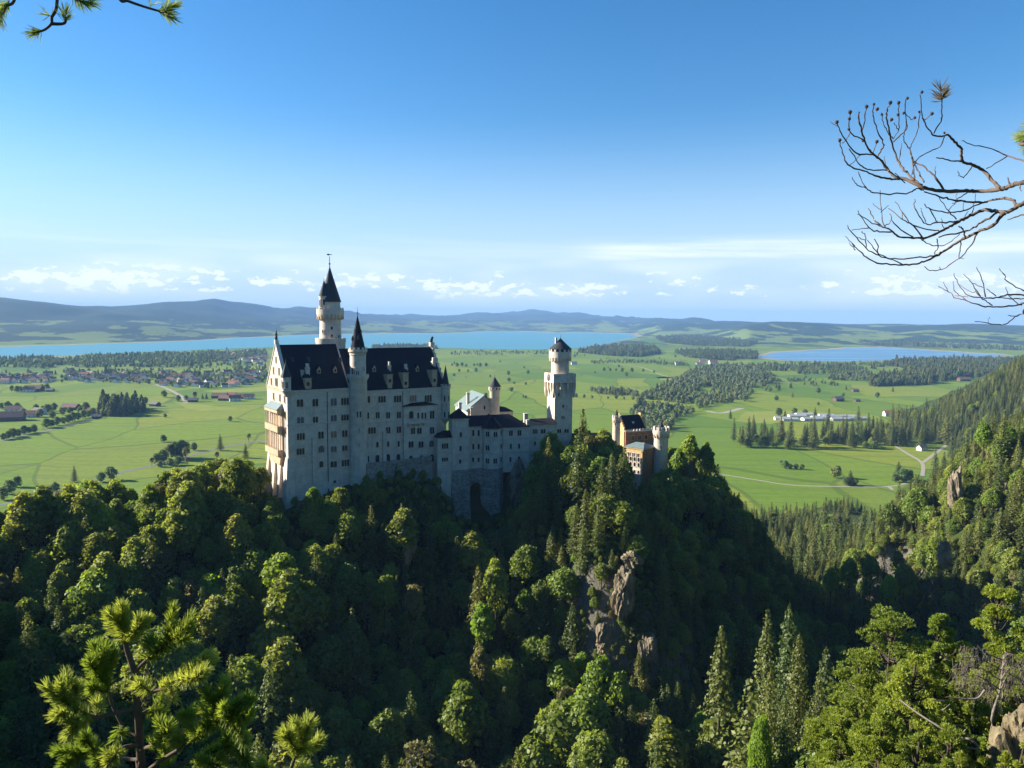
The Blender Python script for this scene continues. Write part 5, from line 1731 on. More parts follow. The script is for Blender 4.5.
# far hills: one height sheet running along the whole horizon
ridge = np.array([(-500, 300), (-200, 296), (0, 297), (60, 303), (110, 306), (160, 303), (215, 299), (245, 303), (275, 309), (300, 306), (325, 308), (350, 313), (400, 316), (450, 316), (490, 313), (530, 309.5), (560, 312), (590, 315.5), (640, 319), (700, 320.5), (760, 321.5), (850, 322.5), (1024, 325.5), (1200, 328), (1500, 330)])
base = np.array([(-500, 353), (-200, 349), (0, 345.5), (50, 344), (100, 342.6), (165, 340.6), (200, 339), (270, 336), (330, 334), (400, 332.4), (480, 330.8), (520, 330.3), (590, 331.6), (634, 333), (660, 336), (700, 338), (750, 344), (880, 345), (1024, 350), (1200, 354), (1500, 360)])
midp = np.array([(-500, 325), (0, 324), (100, 322), (200, 320), (300, 322), (400, 323), (520, 321), (600, 323), (700, 327), (850, 330), (1024, 334), (1500, 340)])
cols = np.arange(-500, 1501, 3.0)
rows = 46
VV = np.zeros((rows, len(cols), 3))
for j, px in enumerate(cols):
    pb, pm, prg = (np.interp(px, a[:, 0], a[:, 1]) for a in (base, midp, ridge))
    P0_ = on_plain(px, pb, 0.0)
    D0 = P0_[1]
    D1, D2 = D0 + max(900, .28 * D0), D0 + max(3200, .75 * D0)
    D2 = min(D2, 24500); D1 = min(D1, D0 + .55 * (D2 - D0))
    z1, z2 = at(px, pm, D1)[2], at(px, prg, D2)[2]
    for i_ in range(rows):
        s_ = i_ / (rows - 1)
        if s_ < .4:
            f = s_ / .4; D = D0 + (D1 - D0) * f; z_ = z1 * (f * f * (3 - 2 * f)) * .6 + z1 * f * .4
        elif s_ < .85:
            f = (s_ - .4) / .45; D = D1 + (D2 - D1) * f; z_ = z1 + (z2 - z1) * (f * .45 + .55 * f * f * (3 - 2 * f))
        else:
            f = (s_ - .85) / .15; D = D2 + 1600 * f; z_ = z2 * (1 - f * f)
        q = at(px, 330, D)
        VV[i_, j] = (q[0], D, z_)
env = np.sin(np.linspace(0, PI, rows))[:, None] ** .7
hs_ = np.clip(VV[:, :, 1] / 9000, .5, 2)
VV[:, :, 2] += env * hs_ * (26 * vnoise(VV[:, :, 0] / 900, VV[:, :, 1] / 700, 7) + 14 * vnoise(VV[:, :, 0] / 330, VV[:, :, 1] / 300, 8)) * np.clip(VV[:, :, 2] / 120, .15, 1)
VV[0, :, 2] = -8
nc = len(cols)
i_ = (np.arange(rows - 1)[:, None] * nc + np.arange(nc - 1)[None, :]).ravel()
m, t, out = new_mat('wooded_hills')
tcn = t.n('ShaderNodeTexCoord'); pos = tcn.outputs['Object']
sp = t.n('ShaderNodeSeparateXYZ', i_0=pos)
mp = t.n('ShaderNodeMapping', i_Vector=pos); mp.inputs['Scale'].default_value = (0.0021, 0.0011, 0.003)
n1_ = t.noise(mp.outputs[0], 1.0, 7, 0.62)
thr_ = t.math('ADD', n1_, t.math('MULTIPLY', t.smooth(sp.outputs[2], 60, 330), .30))
n2_ = t.noise(pos, 0.006, 5, 0.65)
fieldc = t.mix(n2_, (0.10, 0.16, 0.035), (0.19, 0.23, 0.055))
woodc = t.mix(n2_, (0.016, 0.034, 0.022), (0.040, 0.064, 0.030))
col = t.mix(t.smooth(thr_, 0.485, 0.515), fieldc, woodc)
p = t.n('ShaderNodeBsdfPrincipled', i_Base_Color=col, i_Roughness=0.95)
p.inputs['Specular IOR Level'].default_value = 0.05
t.link(p.outputs[0], out.inputs[0])
hl_ = link_mesh('hills', np_mesh('hills', VV.reshape(-1, 3), np.stack((i_, i_ + 1, i_ + nc + 1, i_ + nc), -1), [m], smooth=True))
tag(hl_, kind='structure')

# ------------------------------------------------------------------ roads and paths on the plain
M_ROAD = plain_mat('asphalt_road', (0.17, 0.17, 0.16), 0.9, 0.15, 0.1, spec=0.1)
M_PATH = plain_mat('gravel_path', (0.33, 0.30, 0.235), 0.95, 0.15, 0.2, spec=0.05)


def strip(name, pix, width, mat, z=0.08):
    P = spline([on_plain(x, y)[:2] for x, y in pix], 6)
    T = np.gradient(P, axis=0); T /= np.linalg.norm(T, axis=1)[:, None]
    N = np.stack((-T[:, 1], T[:, 0]), 1) * width / 2
    V = np.concatenate((np.c_[P + N, np.full(len(P), z)], np.c_[P - N, np.full(len(P), z)]))
    k = len(P)
    a = np.arange(k - 1)
    o = link_mesh(name, np_mesh(name, V, np.stack((a + k, a + k + 1, a + 1, a), -1), [mat]))
    return tag(o, kind='structure')


strip('road', [(-30, 448), (0, 441.5), (30, 434.5), (60, 428), (85, 421.5), (100, 417.5)], 9, M_ROAD)
strip('road', [(-20, 509), (40, 497), (76, 487), (110, 475), (152, 466), (175, 460), (200, 453), (232, 446), (270, 439)], 9, M_ROAD, .12)
strip('path', [(700, 471), (751, 479), (791, 485), (842, 486.5), (888, 486.5), (912, 482)], 4.5, M_PATH)
strip('path', [(893.5, 445), (908, 454), (922, 463), (922.5, 476)], 5.5, M_PATH, .12)
strip('path', [(952, 441), (940, 450), (923, 462.5)], 6, M_PATH, .16)
strip('path', [(888, 486.2), (893, 490)], 5, M_PATH, .2)
strip('road', [(600, 362), (640, 367), (670, 377), (730, 381), (800, 383)], 8, M_PATH, .1)
strip('road', [(152, 383), (168, 389), (182, 397), (186, 403)], 12, M_PATH, .1)
strip('gravel_bank', [(742, 408), (722, 413), (706, 411)], 16, M_PATH, .1)

# ------------------------------------------------------------------ trees on the plain
FARB = [broad_tree(201 + k, 15, 5.6, 420, 1.15, [M_FARLEAF], .0, 26, True) for k in range(3)]
FARS = [spruce_tree(211 + k, 21, 5.4, None, .6, .95) for k in range(2)]
MIDB = [broad_tree(221 + k, 14, 5.6, 2000, .58, [M_FARLEAF], -.04, 40, True) for k in range(3)]
M_PALELEAF = leaf_mat('pale_riverside_leaves', [(0.0, (0.105, 0.140, 0.052)), (0.5, (0.150, 0.185, 0.070)), (1.0, (0.215, 0.220, 0.105))], 0.3)
PALEB = [broad_tree(231 + k, 15, 5.2, 420, 1.1, [M_PALELEAF], .0, 26, True) for k in range(3)]


def inside(poly, x, y):
    r_ = np.zeros(len(x), bool)
    n_ = len(poly)
    for i_ in range(n_):
        x1, y1 = poly[i_]; x2, y2 = poly[(i_ + 1) % n_]
        c = ((y1 > y) != (y2 > y)) & (x < (x2 - x1) * (y - y1) / (y2 - y1 + 1e-12) + x1)
        r_ ^= c
    return r_


def wood_points(pix, spacing, fill=.9):
    W_ = [tuple(on_plain(x, y)[:2]) for x, y in pix]
    xs = [p[0] for p in W_]; ys = [p[1] for p in W_]
    n_ = int((max(xs) - min(xs)) * (max(ys) - min(ys)) / spacing ** 2)
    n_ = min(n_, 30000)
    x = rng.uniform(min(xs), max(xs), n_); y = rng.uniform(min(ys), max(ys), n_)
    k = inside(W_, x, y) & (rng.random(n_) < fill) & (vnoise(x / 55 + 9, y / 90, 4) > -1.15 + (1 - fill) * .9)
    return x[k], y[k]


# woods that read as one mass: (outline, spacing, share of spruces, size, share kept)
WOODS = [
    ('wood_by_the_lake', [(-40, 362), (0, 359), (60, 357), (130, 355), (200, 353), (265, 351), (268, 356), (235, 360), (200, 365), (175, 368), (130, 367), (90, 368), (60, 366), (40, 369), (0, 367), (-40, 370)], 18, .12, 1.05, .58, 'belt of dark trees between the lake and the village'),
    ('village_trees', [(-40, 376), (0, 375), (60, 373), (110, 371), (165, 370), (205, 366), (265, 362), (268, 383), (225, 389), (180, 388), (150, 385), (120, 383), (60, 383), (0, 384), (-40, 386)], 24, .15, .9, .42, 'loose green trees among the village roofs'),
    ('conifer_grove', [(99, 411), (108, 407.5), (135, 407.5), (143, 410), (146, 415), (120, 416.8), (99, 415.5)], 7.5, .85, 1.35, .95, 'dense dark square grove standing alone in the left meadow'),
    ('wood_below_lake', [(578, 352.5), (600, 348), (636, 347), (656, 350), (661, 353.5), (640, 357), (612, 356), (590, 354)], 15, .55, 1.3, .95, 'dark wood by the end of the turquoise lake'),
    ('wood_behind_palace', [(372, 347.5), (430, 346), (438, 349), (400, 350), (372, 350)], 18, .5, 1.2, .9, 'low dark wood on the lake shore behind the palace roof'),
    ('wood_between_lakes', [(655, 338), (700, 335), (735, 338), (760, 342), (748, 347), (700, 346), (664, 343)], 22, .5, 1.35, .8, 'hazy dark wood between the two lakes'),
    ('wood_between_lakes', [(674, 353), (700, 351), (757, 353), (757, 359), (725, 361), (690, 358)], 18, .5, 1.25, .85, 'dark wood left of the small lake'),
    ('riverside_wood', [(636, 402), (650, 392), (668, 384), (690, 372), (706, 367), (740, 366), (768, 372), (775, 382), (756, 390), (745, 402), (728, 403), (712, 405), (694, 413), (676, 421), (668, 432), (640, 432), (628, 418)], 12.5, .04, 1.0, .62, 'broad pale green riverside wood behind the gatehouse'),
    ('hedgerow_wood', [(588, 391), (606, 390), (640, 393.5), (652, 391), (652, 396), (630, 397), (600, 394.5)], 12, .1, .85, .8, 'long hedgerow of green trees crossing the meadow'),
    ('wood_before_small_lake', [(760, 364.5), (820, 365), (884, 364), (884, 368), (852, 373.5), (820, 374.5), (800, 375), (790, 371), (760, 371), (735, 372), (716, 370), (726, 366)], 16, .3, .95, .55, 'loose tree rows in front of the small lake'),
    ('spruce_forest', [(884, 365), (905, 362.5), (960, 361.5), (1060, 362), (1060, 376), (985, 377), (955, 380), (925, 384.5), (872, 387), (868, 381), (905, 374), (925, 371), (900, 368)], 14, .75, 1.3, .93, 'broad dark spruce forest beyond the right meadow'),
    ('spruce_belt', [(726, 447), (738, 437), (800, 440), (850, 437), (885, 431), (905, 421), (935, 417), (985, 416), (1005, 422), (990, 432), (958, 436), (946, 440), (915, 446), (890, 446), (862, 448.5), (830, 448), (800, 450.5), (760, 448)], 13.5, .82, 1.42, .62, 'belt of tall dark spruces across the right meadow'),
    ('hedgerow_wood', [(590, 361.5), (640, 360.5), (690, 364.5), (690, 367), (640, 363.5), (590, 364)], 20, .15, .8, .5, 'thin broken tree line below the turquoise lake'),
    ('hedgerow_wood', [(450, 352), (545, 351.5), (585, 354), (585, 357), (545, 354.5), (450, 355.5)], 30, .2, .8, .45, 'hazy tree line along the near lake shore'),
    ('hedgerow_wood', [(690, 384), (760, 388), (842, 383), (842, 385.5), (760, 391), (690, 388)], 22, .15, .8, .35, 'loose bushes across the middle of the right meadow'),
    ('wood_between_lakes', [(700, 331), (800, 328), (880, 331), (880, 334), (800, 334), (720, 337)], 70, .5, 1.6, .75, 'hazy wood beyond the small lake'),
    ('wood_between_lakes', [(850, 343), (900, 341.5), (980, 344), (1060, 348), (1060, 352), (980, 349.5), (930, 347.2), (880, 345.6)], 40, .5, 1.5, .8, 'hazy wood on the far shore of the small lake'),
    ('copse', [(842, 374), (866, 373), (873, 378), (868, 381), (845, 380.5), (828, 380)], 14, .2, 1.0, .8, 'small green copse in the right meadow'),
    ('hedge', [(752, 380), (825, 380), (825, 382), (752, 382.5)], 14, .1, .7, .55, 'thin hedge across the right meadow'),
    ('far_town_trees', [(880, 338), (1060, 334), (1060, 349), (960, 348), (890, 344)], 60, .3, 1.6, .7, 'hazy trees around the far town'),
]
fsrc = [join_pair(p_, f'far_tree_kind_{q}') for q, p_ in enumerate(FARB + FARS)]
psrc = [join_pair(p_, f'pale_tree_kind_{q}') for q, p_ in enumerate(PALEB)] + fsrc[len(FARB):]
NB = len(FARB)
for nm, pix, spc, shs, sz, fill, lab in WOODS:
    x, y = wood_points(pix, spc, fill)
    k = rng.random(len(x)) < shs
    idx = np.where(k, NB + rng.integers(0, len(FARS), len(x)), rng.integers(0, NB, len(x)))
    s_ = sz * np.exp(rng.normal(0, .2, len(x))) * np.where(k, 1.0, 1.0)
    near_belt = nm in ('spruce_belt',)
    if near_belt:
        full = [join_pair(p_, f'belt_tree_kind_{q}') for q, p_ in enumerate(BROAD[:2] + SPRUCE[:4])]
        idx = np.where(k, 2 + rng.integers(0, 4, len(x)), rng.integers(0, 2, len(x)))
        instance_stuff(nm, np.c_[x, y, np.zeros(len(x))], idx, rng.uniform(0, 6.28, len(x)), s_, full, lab, 'wood')
    else:
        instance_stuff(nm, np.c_[x, y, np.zeros(len(x))], idx, rng.uniform(0, 6.28, len(x)), s_, psrc if nm in ('riverside_wood', 'hedgerow_wood', 'copse') else fsrc, lab, 'wood')

FIELD = [  # px, py of the foot, height in px, kind, label
    (220.2, 450.5, 17, 's', 'lone dark cone-shaped spruce beside the meadow road left of the palace'),
    (245.5, 458, 15, 's', 'dark bushy conifer just below the meadow road beside the palace'),
    (249, 442.5, 10, 'o', 'pale brownish round tree on the meadow road near the palace balcony'),
    (217, 461, 10, 'o', 'thin greyish tree below the lone cone-shaped spruce'),
    (163.5, 442, 8, 'b', 'round grey green bush alone above the meadow clump'),
    (194, 450.5, 9, 'b', 'small round tree right of the large meadow clump'),
    (230, 421.5, 6, 'b', 'single dark bush in the open left meadow nearest the palace'),
    (165, 417.5, 4.5, 'b', 'tiny dark bush right of the square conifer grove'),
    (74.5, 482, 17, 's', 'lone upright conifer in front of the left meadow'),
    (111, 480, 15, 'b', 'broad rounded grey green tree beside the bend of the meadow road'),
    (101, 482, 11, 'b', 'smaller rounded tree touching the broad tree at the road bend'),
    (10, 494, 16, 'b', 'wide dark green tree at the left edge below the meadow'),
    (3, 500, 14, 'b', 'dense dark tree at the very left edge below the meadow'),
    (17, 487, 12, 'b', 'dark tree rising behind the wide tree at the left edge'),
    (55, 492, 11, 'b', 'grey green tree by the hedge below the left meadow'),
    (49, 495, 10, 'b', 'low grey green tree left of its twin by the meadow hedge'),
    (145, 404, 8, 'b', 'green tree touching the right side of the conifer grove'),
    (164, 397.5, 8, 'b', 'round green tree beside the lane to the village'),
    (178, 401.5, 7, 'b', 'slim green tree at the lane end'), (186, 400.5, 6, 'b', 'small round tree right of the slim lane tree'),
    (195, 401, 10, 'o', 'tall thin brownish tree over the small barn'), (202.5, 399, 6, 's', 'left one of two dark conifers in the meadow'), (206.5, 399, 6, 's', 'right one of two dark conifers in the meadow'),
    (730.3, 419, 10, 's', 'lone dark spruce in the yellowish right meadow'), (778.6, 416, 9, 'b', 'dark round tree at the left end of the pale sheds'),
    (785, 416, 6, 's', 'small conifer right of the dark round tree by the sheds'), (794.5, 414, 7, 'b', 'round tree behind the left pale shed'), (805, 414.5, 6, 'b', 'small round tree behind the middle shed'),
    (778.5, 391, 10, 's', 'tall dark tree on the hedge line of the right meadow'), (770, 391.5, 5, 'b', 'dark bush left of the tall hedge-line tree'), (765.5, 391, 4, 'b', 'smallest bush on the hedge line'),
    (815, 416, 9, 's', 'slender conifer rising between the sheds'), (818, 405.5, 4, 'b', 'tiny bush alone behind the sheds'),
    (836, 478, 14, 'b', 'loose pale green tree in the near right meadow'), (850, 485, 15, 's', 'dark conifer beside the gravel path in the right meadow'), (846, 485.5, 9, 'b', 'low bush at the foot of the path conifer'), (855, 485.5, 8, 'b', 'low round bush right of the path conifer'),
    (898, 479, 18, 's', 'tall dark conifer by the path fork'), (903, 482, 15, 'b', 'broad green tree by the path fork'), (908, 481, 13, 'b', 'round green tree rightmost by the path fork'), (895, 482, 9, 'b', 'low bush leftmost by the path fork'),
    (785, 468.5, 9, 'b', 'leftmost bush of the short meadow row'), (790, 469, 6, 'b', 'second bush of the short meadow row'), (796, 469, 6, 'b', 'third bush of the short meadow row'), (802, 469.5, 6, 'b', 'rightmost bush of the short meadow row'),
    (781, 466, 6, 'o', 'thin pale shrub behind the short meadow row'), (874, 449, 9, 'b', 'pale green bush in front of the spruce belt'), (865, 448.5, 8, 'b', 'green bush left of the pale bush before the spruces'),
    (921, 448, 22, 's', 'tall spruce standing behind the white hut'), (946, 444, 27, 's', 'tall spruce beside the right branch of the forked path'),
    (900, 446, 24, 's', 'tall spruce by the left branch of the forked path'),
]
clump = [(152, 466, 9), (157, 464, 12), (163, 462, 14), (169, 460, 17), (176, 459, 19), (182, 458, 20), (186, 461, 15), (178, 465, 10), (170, 466, 9), (187, 466, 10), (160, 467, 7)]
for k, (x, y, h) in enumerate(clump):
    FIELD.append((x, y, h, 'b' if k % 3 else 'o', ('brownish ' if k % 3 == 0 else 'grey green ') + 'tree in the dense clump beside the meadow road'))
for k, (x, y) in enumerate([(3, 440), (8, 439), (13, 437.6), (18, 436.5), (24, 434.5), (29, 433.5), (34, 432.5), (46, 428), (51, 427), (57, 425.5), (63, 424), (68, 422.8), (73, 421.5), (78, 420), (83, 418.5), (88, 417.2), (93, 416)]):
    FIELD.append((x, y, 7.5 + (k * 37 % 5) * .8, 'b', 'round tree in the avenue along the left meadow road'))
for k, (x, y) in enumerate([(2, 409), (8, 410), (17, 411), (24, 416), (36, 411), (43, 412), (48, 413), (54, 411), (62, 415), (70, 414), (80, 413), (86, 411), (40, 417), (52, 418)]):
    FIELD.append((x, y, 7 + (k * 29 % 5) * .7, 'b', 'round tree among the farmhouses left of the conifer grove'))
for k, (x, y) in enumerate([(12, 391), (17, 392), (21, 391.5), (25, 392), (42, 389.5), (47, 390)]):
    FIELD.append((x, y, 6 + k % 2, 'b', 'dark tree around the lone left farmstead'))
for k, (x, y) in enumerate([(452, 366), (457, 367), (462, 366), (466, 367), (474, 366), (480, 367), (486, 366.5), (459, 372), (468, 372), (476, 372), (604, 371), (610, 371), (616, 371), (622, 372), (632, 372), (643, 372), (654, 373), (576, 397.5), (584, 398), (592, 398.5), (608, 399), (616, 399), (556, 394), (548, 393), (624, 399.5), (633, 400)]):
    FIELD.append((x, y, 3 + (k * 31 % 4) * .55, 'b', 'small round bush in the bush rows of the middle meadow'))
for k in range(80):
    x, y = random.uniform(452, 900), random.uniform(352, 402)
    if 636 < x < 775 and y > 366 or (x > 870 and y < 390) or (x > 735 and y < 366): continue
    FIELD.append((x, y, random.uniform(2.2, 5.0) * (y - 315) / 60, random.choice('bbbs'), 'small tree scattered over the middle meadows'))
src_ = {'b': MIDB, 'o': OLIVE, 's': SPRUCE}
H_ = {'b': [14, 14, 14], 'o': [16, 13], 's': [26, 23, 20, 28, 17]}
NMK = {'b': 'field_tree', 'o': 'field_tree', 's': 'field_conifer'}
for k, (px, py, h, kd, lab) in enumerate(FIELD):
    q = on_plain(px, py)
    D = proj(q[None])[0, 2]
    v = k % len(src_[kd])
    s_ = h * D / F_PX / H_[kd][v]
    plant(src_[kd][v], NMK[kd], q[0], q[1], 0, s_ * (1.1 if kd != 's' else 1.45), k * 1.7, lab, 'conifer' if kd == 's' else 'tree', 'trees dotted over the plain', s_)

# ------------------------------------------------------------------ houses of the plain
M_ROOFS = [roof_mat('red_tiles', (0.26, 0.11, 0.07), .8), roof_mat('brown_tiles', (0.16, 0.085, 0.06), .8), roof_mat('grey_tiles', (0.14, 0.13, 0.13), .8)]
M_WALLW = plain_mat('white_render', (0.68, 0.65, 0.60), .85, .08)
M_WOODW = plain_mat('brown_timber', (0.13, 0.08, 0.05), .85, .2)
M_SHED = plain_mat('pale_sheet_roof', (0.33, 0.34, 0.35), .7, .35, .05)


def house_mesh(name, L, Wd, h, hr, wall, roof, over=.7):
    m_ = MB()
    m_.box(-L / 2, L / 2, -Wd / 2, Wd / 2, 0, h)
    m_.cur = 0
    m_.extrude_vz([(-Wd / 2, h), (Wd / 2, h), (0, h + hr - .1)], -L / 2 + .02, L / 2 - .02)
    m_.cur = 1
    for s in (-1, 1):
        a = (s * (Wd / 2 + over), h - over * hr / (Wd / 2)); b_ = (0, h + hr)
        m_.extrude_vz([a, b_, (0, h + hr + .25), (a[0], a[1] + .25)] if s < 0 else [b_, a, (a[0], a[1] + .25), (0, h + hr + .25)], -L / 2 - over, L / 2 + over)
    m_.cur = 2
    for k in range(3):
        x_ = -L / 2 + L * (k + .5) / 3
        for z_ in (1.0, 3.9):
            if z_ + 1.4 < h: m_.box(x_ - .6, x_ + .6, -Wd / 2 - .06, Wd / 2 + .06, z_, z_ + 1.4)
    o = m_.build(name, [wall, roof, M_PANE]); me = o.data
    bpy.data.objects.remove(o)
    return me


HM = [[house_mesh('house', *d, wl_, rf_) for d in ((14, 11, 5.6, 4.2), (20, 13, 6.0, 5.0))] for rf_, wl_ in ((M_ROOFS[0], M_WALLW), (M_ROOFS[1], M_WALLW), (M_ROOFS[2], M_WALLW))]
BARN = [house_mesh('barn', 26, 14, 4.5, 5.0, M_WOODW, M_ROOFS[1]), house_mesh('barn', 12, 8, 3, 2.6, M_WOODW, M_ROOFS[2])]
SHED = house_mesh('shed', 52, 24, 5.5, 3.0, M_WALLW, M_SHED)
VILL = [([(0, 376.5), (50, 375), (52, 383), (0, 384)], 42, 'left village quarter'), ([(65, 370.5), (150, 374), (150, 383), (90, 383), (65, 381)], 60, 'middle village quarter'),
        ([(150, 373), (200, 373), (262, 371), (264, 382), (225, 388), (175, 387), (150, 384)], 95, 'near village quarter beside the palace'), ([(205, 353.5), (265, 352), (266, 366), (235, 365), (212, 360)], 80, 'far village quarter by the lake')]
RN = ['red roofed', 'brown roofed', 'grey roofed']
for pix, n_, zn in VILL:
    x, y = wood_points(pix, 9, 1)
    got = []
    for xx, yy in zip(x, y):
        if all((xx - a) ** 2 + (yy - b_) ** 2 > 22 ** 2 for a, b_ in got):
            got.append((xx, yy))
        if len(got) >= n_: break
    for k, (xx, yy) in enumerate(got):
        r_ = random.choice((0, 0, 1, 1, 2))
        o = link_mesh('house', random.choice(HM[r_]))
        o.location = (xx, yy, 0); o.rotation_euler = (0, 0, random.choice((0, PI / 2)) + random.gauss(.25, .25)); s_ = random.uniform(1.0, 1.45); o.scale = (s_, s_, s_)
        tag(o, f'small white {RN[r_]} house in the {zn}', 'house', f'{RN[r_]} houses in the {zn}')
LONE = [(34, 391, 'barn', 0, 1.8, 'long brown barn of the lone left farmstead'), (50, 391.5, 'barn', 1, 1.6, 'low dark outbuilding right of the lone farmstead barn'), (29, 392, 'house', 0, 1.4, 'white farmhouse of the lone left farmstead'),
        (71, 409.5, 'barn', 0, 1.5, 'grey barn beside the avenue trees'), (39, 414, 'house', 2, 1.3, 'white house with grey roof among the farm trees'), (31, 417, 'house', 0, 1.3, 'red roofed farmhouse among the left trees'), (14, 413, 'house', 1, 1.5, 'brown roofed farmhouse near the left edge'),
        (10, 420.5, 'barn', 0, 2.0, 'long brown barn at the left edge'), (3, 419.5, 'barn', 0, 1.5, 'short barn at the very left edge'), (93, 413, 'house', 0, 1.1, 'red roofed house beside the conifer grove'), (97, 418, 'barn', 1, 1.4, 'small hut by the conifer grove corner'),
        (155, 406, 'barn', 1, 1.9, 'dark hut in the meadow right of the grove'), (193, 401.8, 'barn', 1, 1.9, 'small dark barn under the thin brown tree'),
        (220, 398, 'barn', 0, 1.5, 'leftmost barn of the red roofed hamlet'), (227, 400.5, 'barn', 0, 1.5, 'front barn of the red roofed hamlet'), (235, 401, 'house', 0, 1.4, 'front red roofed house of the hamlet'), (232, 397.5, 'house', 0, 1.3, 'rear red roofed house of the hamlet'), (242, 398.5, 'barn', 0, 1.4, 'long barn right in the hamlet'), (249, 399, 'house', 1, 1.3, 'rightmost brown roofed house of the hamlet'),
        (922, 450.5, 'hut', 0, 1.0, 'small white hut by the forked path'),
        (700, 366, 'house', 0, 1.8, 'red roofed house behind the riverside wood'), (713, 364, 'house', 0, 2.0, 'largest red roofed house by the distant wood'), (703, 362, 'house', 2, 1.6, 'white grey roofed house by the distant wood'), (678, 365, 'house', 2, 1.5, 'white house alone left of the distant houses'), (574, 364.5, 'house', 2, 1.3, 'tiny white hut in the middle meadow beside the square tower'),
        (838, 401, 'barn', 1, 2.2, 'brown hay barn in the right meadow'), (855, 391.5, 'barn', 1, 1.6, 'pale hay barn under the copse'), (857, 401.5, 'barn', 1, 1.2, 'tiny hay barn right of the brown one'), (889, 416, 'house', 0, 1.2, 'red roofed house at the right end of the sheds'), (964, 381, 'barn', 0, 1.6, 'brown roof at the foot of the right forest')]
for px, py, kd, v, s_, lab in LONE:
    q = on_plain(px, py)
    me = BARN[v] if kd == 'barn' else HM[v][1] if kd == 'house' else HM[2][0]
    o = link_mesh('barn' if kd == 'barn' else 'hut' if kd == 'hut' else 'house', me)
    o.location = (q[0], q[1], 0); o.scale = (s_,) * 3; o.rotation_euler = (0, 0, random.gauss(.1, .2))
    tag(o, lab, 'barn' if kd == 'barn' else 'hut' if kd == 'hut' else 'house')
for k, (px, py, lab) in enumerate([(782, 420, 'leftmost long pale shed behind the spruces'), (797, 417.5, 'pale shed second from the left behind the spruces'), (812, 420.5, 'front middle pale shed behind the spruces'), (826, 417, 'rear middle pale shed behind the spruces'), (840, 420.5, 'front right pale shed behind the spruces'), (857, 420, 'rightmost long pale shed behind the spruces'), (790, 420.8, 'short low shed right of the leftmost shed'), (820, 419, 'short shed between the two middle sheds'), (833, 418.3, 'low shed behind the front right shed'), (849, 418, 'narrow shed left of the rightmost shed'), (804, 416, 'rear shed farthest from the spruces')]):
    q = on_plain(px, py)
    o = link_mesh('shed', SHED)
    o.location = (q[0], q[1], 0); o.rotation_euler = (0, 0, .12 * (k % 3) - .1); o.scale = (.62 + .12 * (k % 3), .7, .9)
    tag(o, lab, 'shed', 'pale sheds behind the spruces')
M_TOWER = M_WALLW
q = on_plain(223, 355)
ch = empty('church', (q[0], q[1], 0), .2, 'pale village church with a tower near the lake shore', 'church')
cm = house_mesh('nave', 34, 16, 12, 9, M_WALLW, M_ROOFS[0]); link_mesh('nave', cm, ch)
MB().box(18, 26, -4, 4, 0, 34).build('tower', M_WALLW, ch)
MB().add([(17.6, -4.4, 34), (26.4, -4.4, 34), (26.4, 4.4, 34), (17.6, 4.4, 34), (22, 0, 48)], [(0, 1, 4), (1, 2, 4), (2, 3, 4), (3, 0, 4), (3, 2, 1, 0)]).build('spire', M_ROOFS[0], ch)
# the far town, tiny in the haze
x, y = wood_points([(900, 338), (985, 336), (990, 342), (930, 343)], 60, 1)
for k, (xx, yy) in enumerate(list(zip(x, y))[:45]):
    o = link_mesh('house', random.choice(HM[0])); o.location = (xx, yy, 2.0); o.scale = (2.4,) * 3; o.rotation_euler = (0, 0, random.uniform(0, 3))
    tag(o, 'tiny hazy house in the far town beyond the small lake', 'house', 'houses of the far town')

# ------------------------------------------------------------------ air
HZ = MB().box(-30000, 30000, -3000, 30500, -26, max(float(VV[:, :, 2].max()), 330.0) + 12)
m, t, out = new_mat('haze_air')
pv = t.n('ShaderNodeVolumePrincipled')
pv.inputs['Color'].default_value = (0.32, 0.58, 1.0, 1)
pv.inputs['Density'].default_value = 4.2e-5
pv.inputs['Density Attribute'].default_value = ''
pv.inputs['Anisotropy'].default_value = 0.0
t.link(pv.outputs[0], out.inputs['Volume'])
hz = HZ.build('haze', m)
tag(hz, 'thin blue air over the plain', 'haze', kind='stuff')
# ------------------------------------------------------------------ rocks
m, t, out = new_mat('limestone_rock')
tcn = t.n('ShaderNodeTexCoord'); pos = tcn.outputs['Object']
geo = t.n('ShaderNodeNewGeometry')
sn = t.n('ShaderNodeSeparateXYZ', i_0=geo.outputs['Normal'])
n1_ = t.noise(pos, 0.25, 8, 0.7); n2_ = t.noise(pos, 1.4, 6, 0.7)
mpv = t.n('ShaderNodeMapping', i_Vector=pos); mpv.inputs['Scale'].default_value = (1, 1, .18)
n3_ = t.noise(mpv.outputs[0], .8, 5, .65)
col = t.mix(t.smooth(n1_, .35, .65), (0.15, 0.122, 0.085), (0.33, 0.27, 0.185))
col = t.mix(t.math('MULTIPLY', t.smooth(n3_, .52, .7), .6), col, (0.10, 0.095, 0.085))
gr = t.math('MULTIPLY', t.smooth(t.math('ADD', sn.outputs[2], t.math('MULTIPLY', n2_, .6)), .85, 1.05), .85)
col = t.mix(gr, col, (0.075, 0.085, 0.025))
bp = t.n('ShaderNodeBump', i_Strength=.9, i_Distance=.5, i_Height=n2_)
p = t.n('ShaderNodeBsdfPrincipled', i_Base_Color=col, i_Roughness=.95, i_Normal=bp.outputs[0]); p.inputs['Specular IOR Level'].default_value = .1
t.link(p.outputs[0], out.inputs[0])
M_ROCK = m
m, t, out = new_mat('ochre_rock')
tcn = t.n('ShaderNodeTexCoord'); pos = tcn.outputs['Object']
n1_ = t.noise(pos, .9, 8, .7); n2_ = t.noise(pos, 4.5, 6, .7)
col = t.mix(t.smooth(n1_, .35, .65), (0.13, 0.105, 0.065), (0.27, 0.22, 0.13))
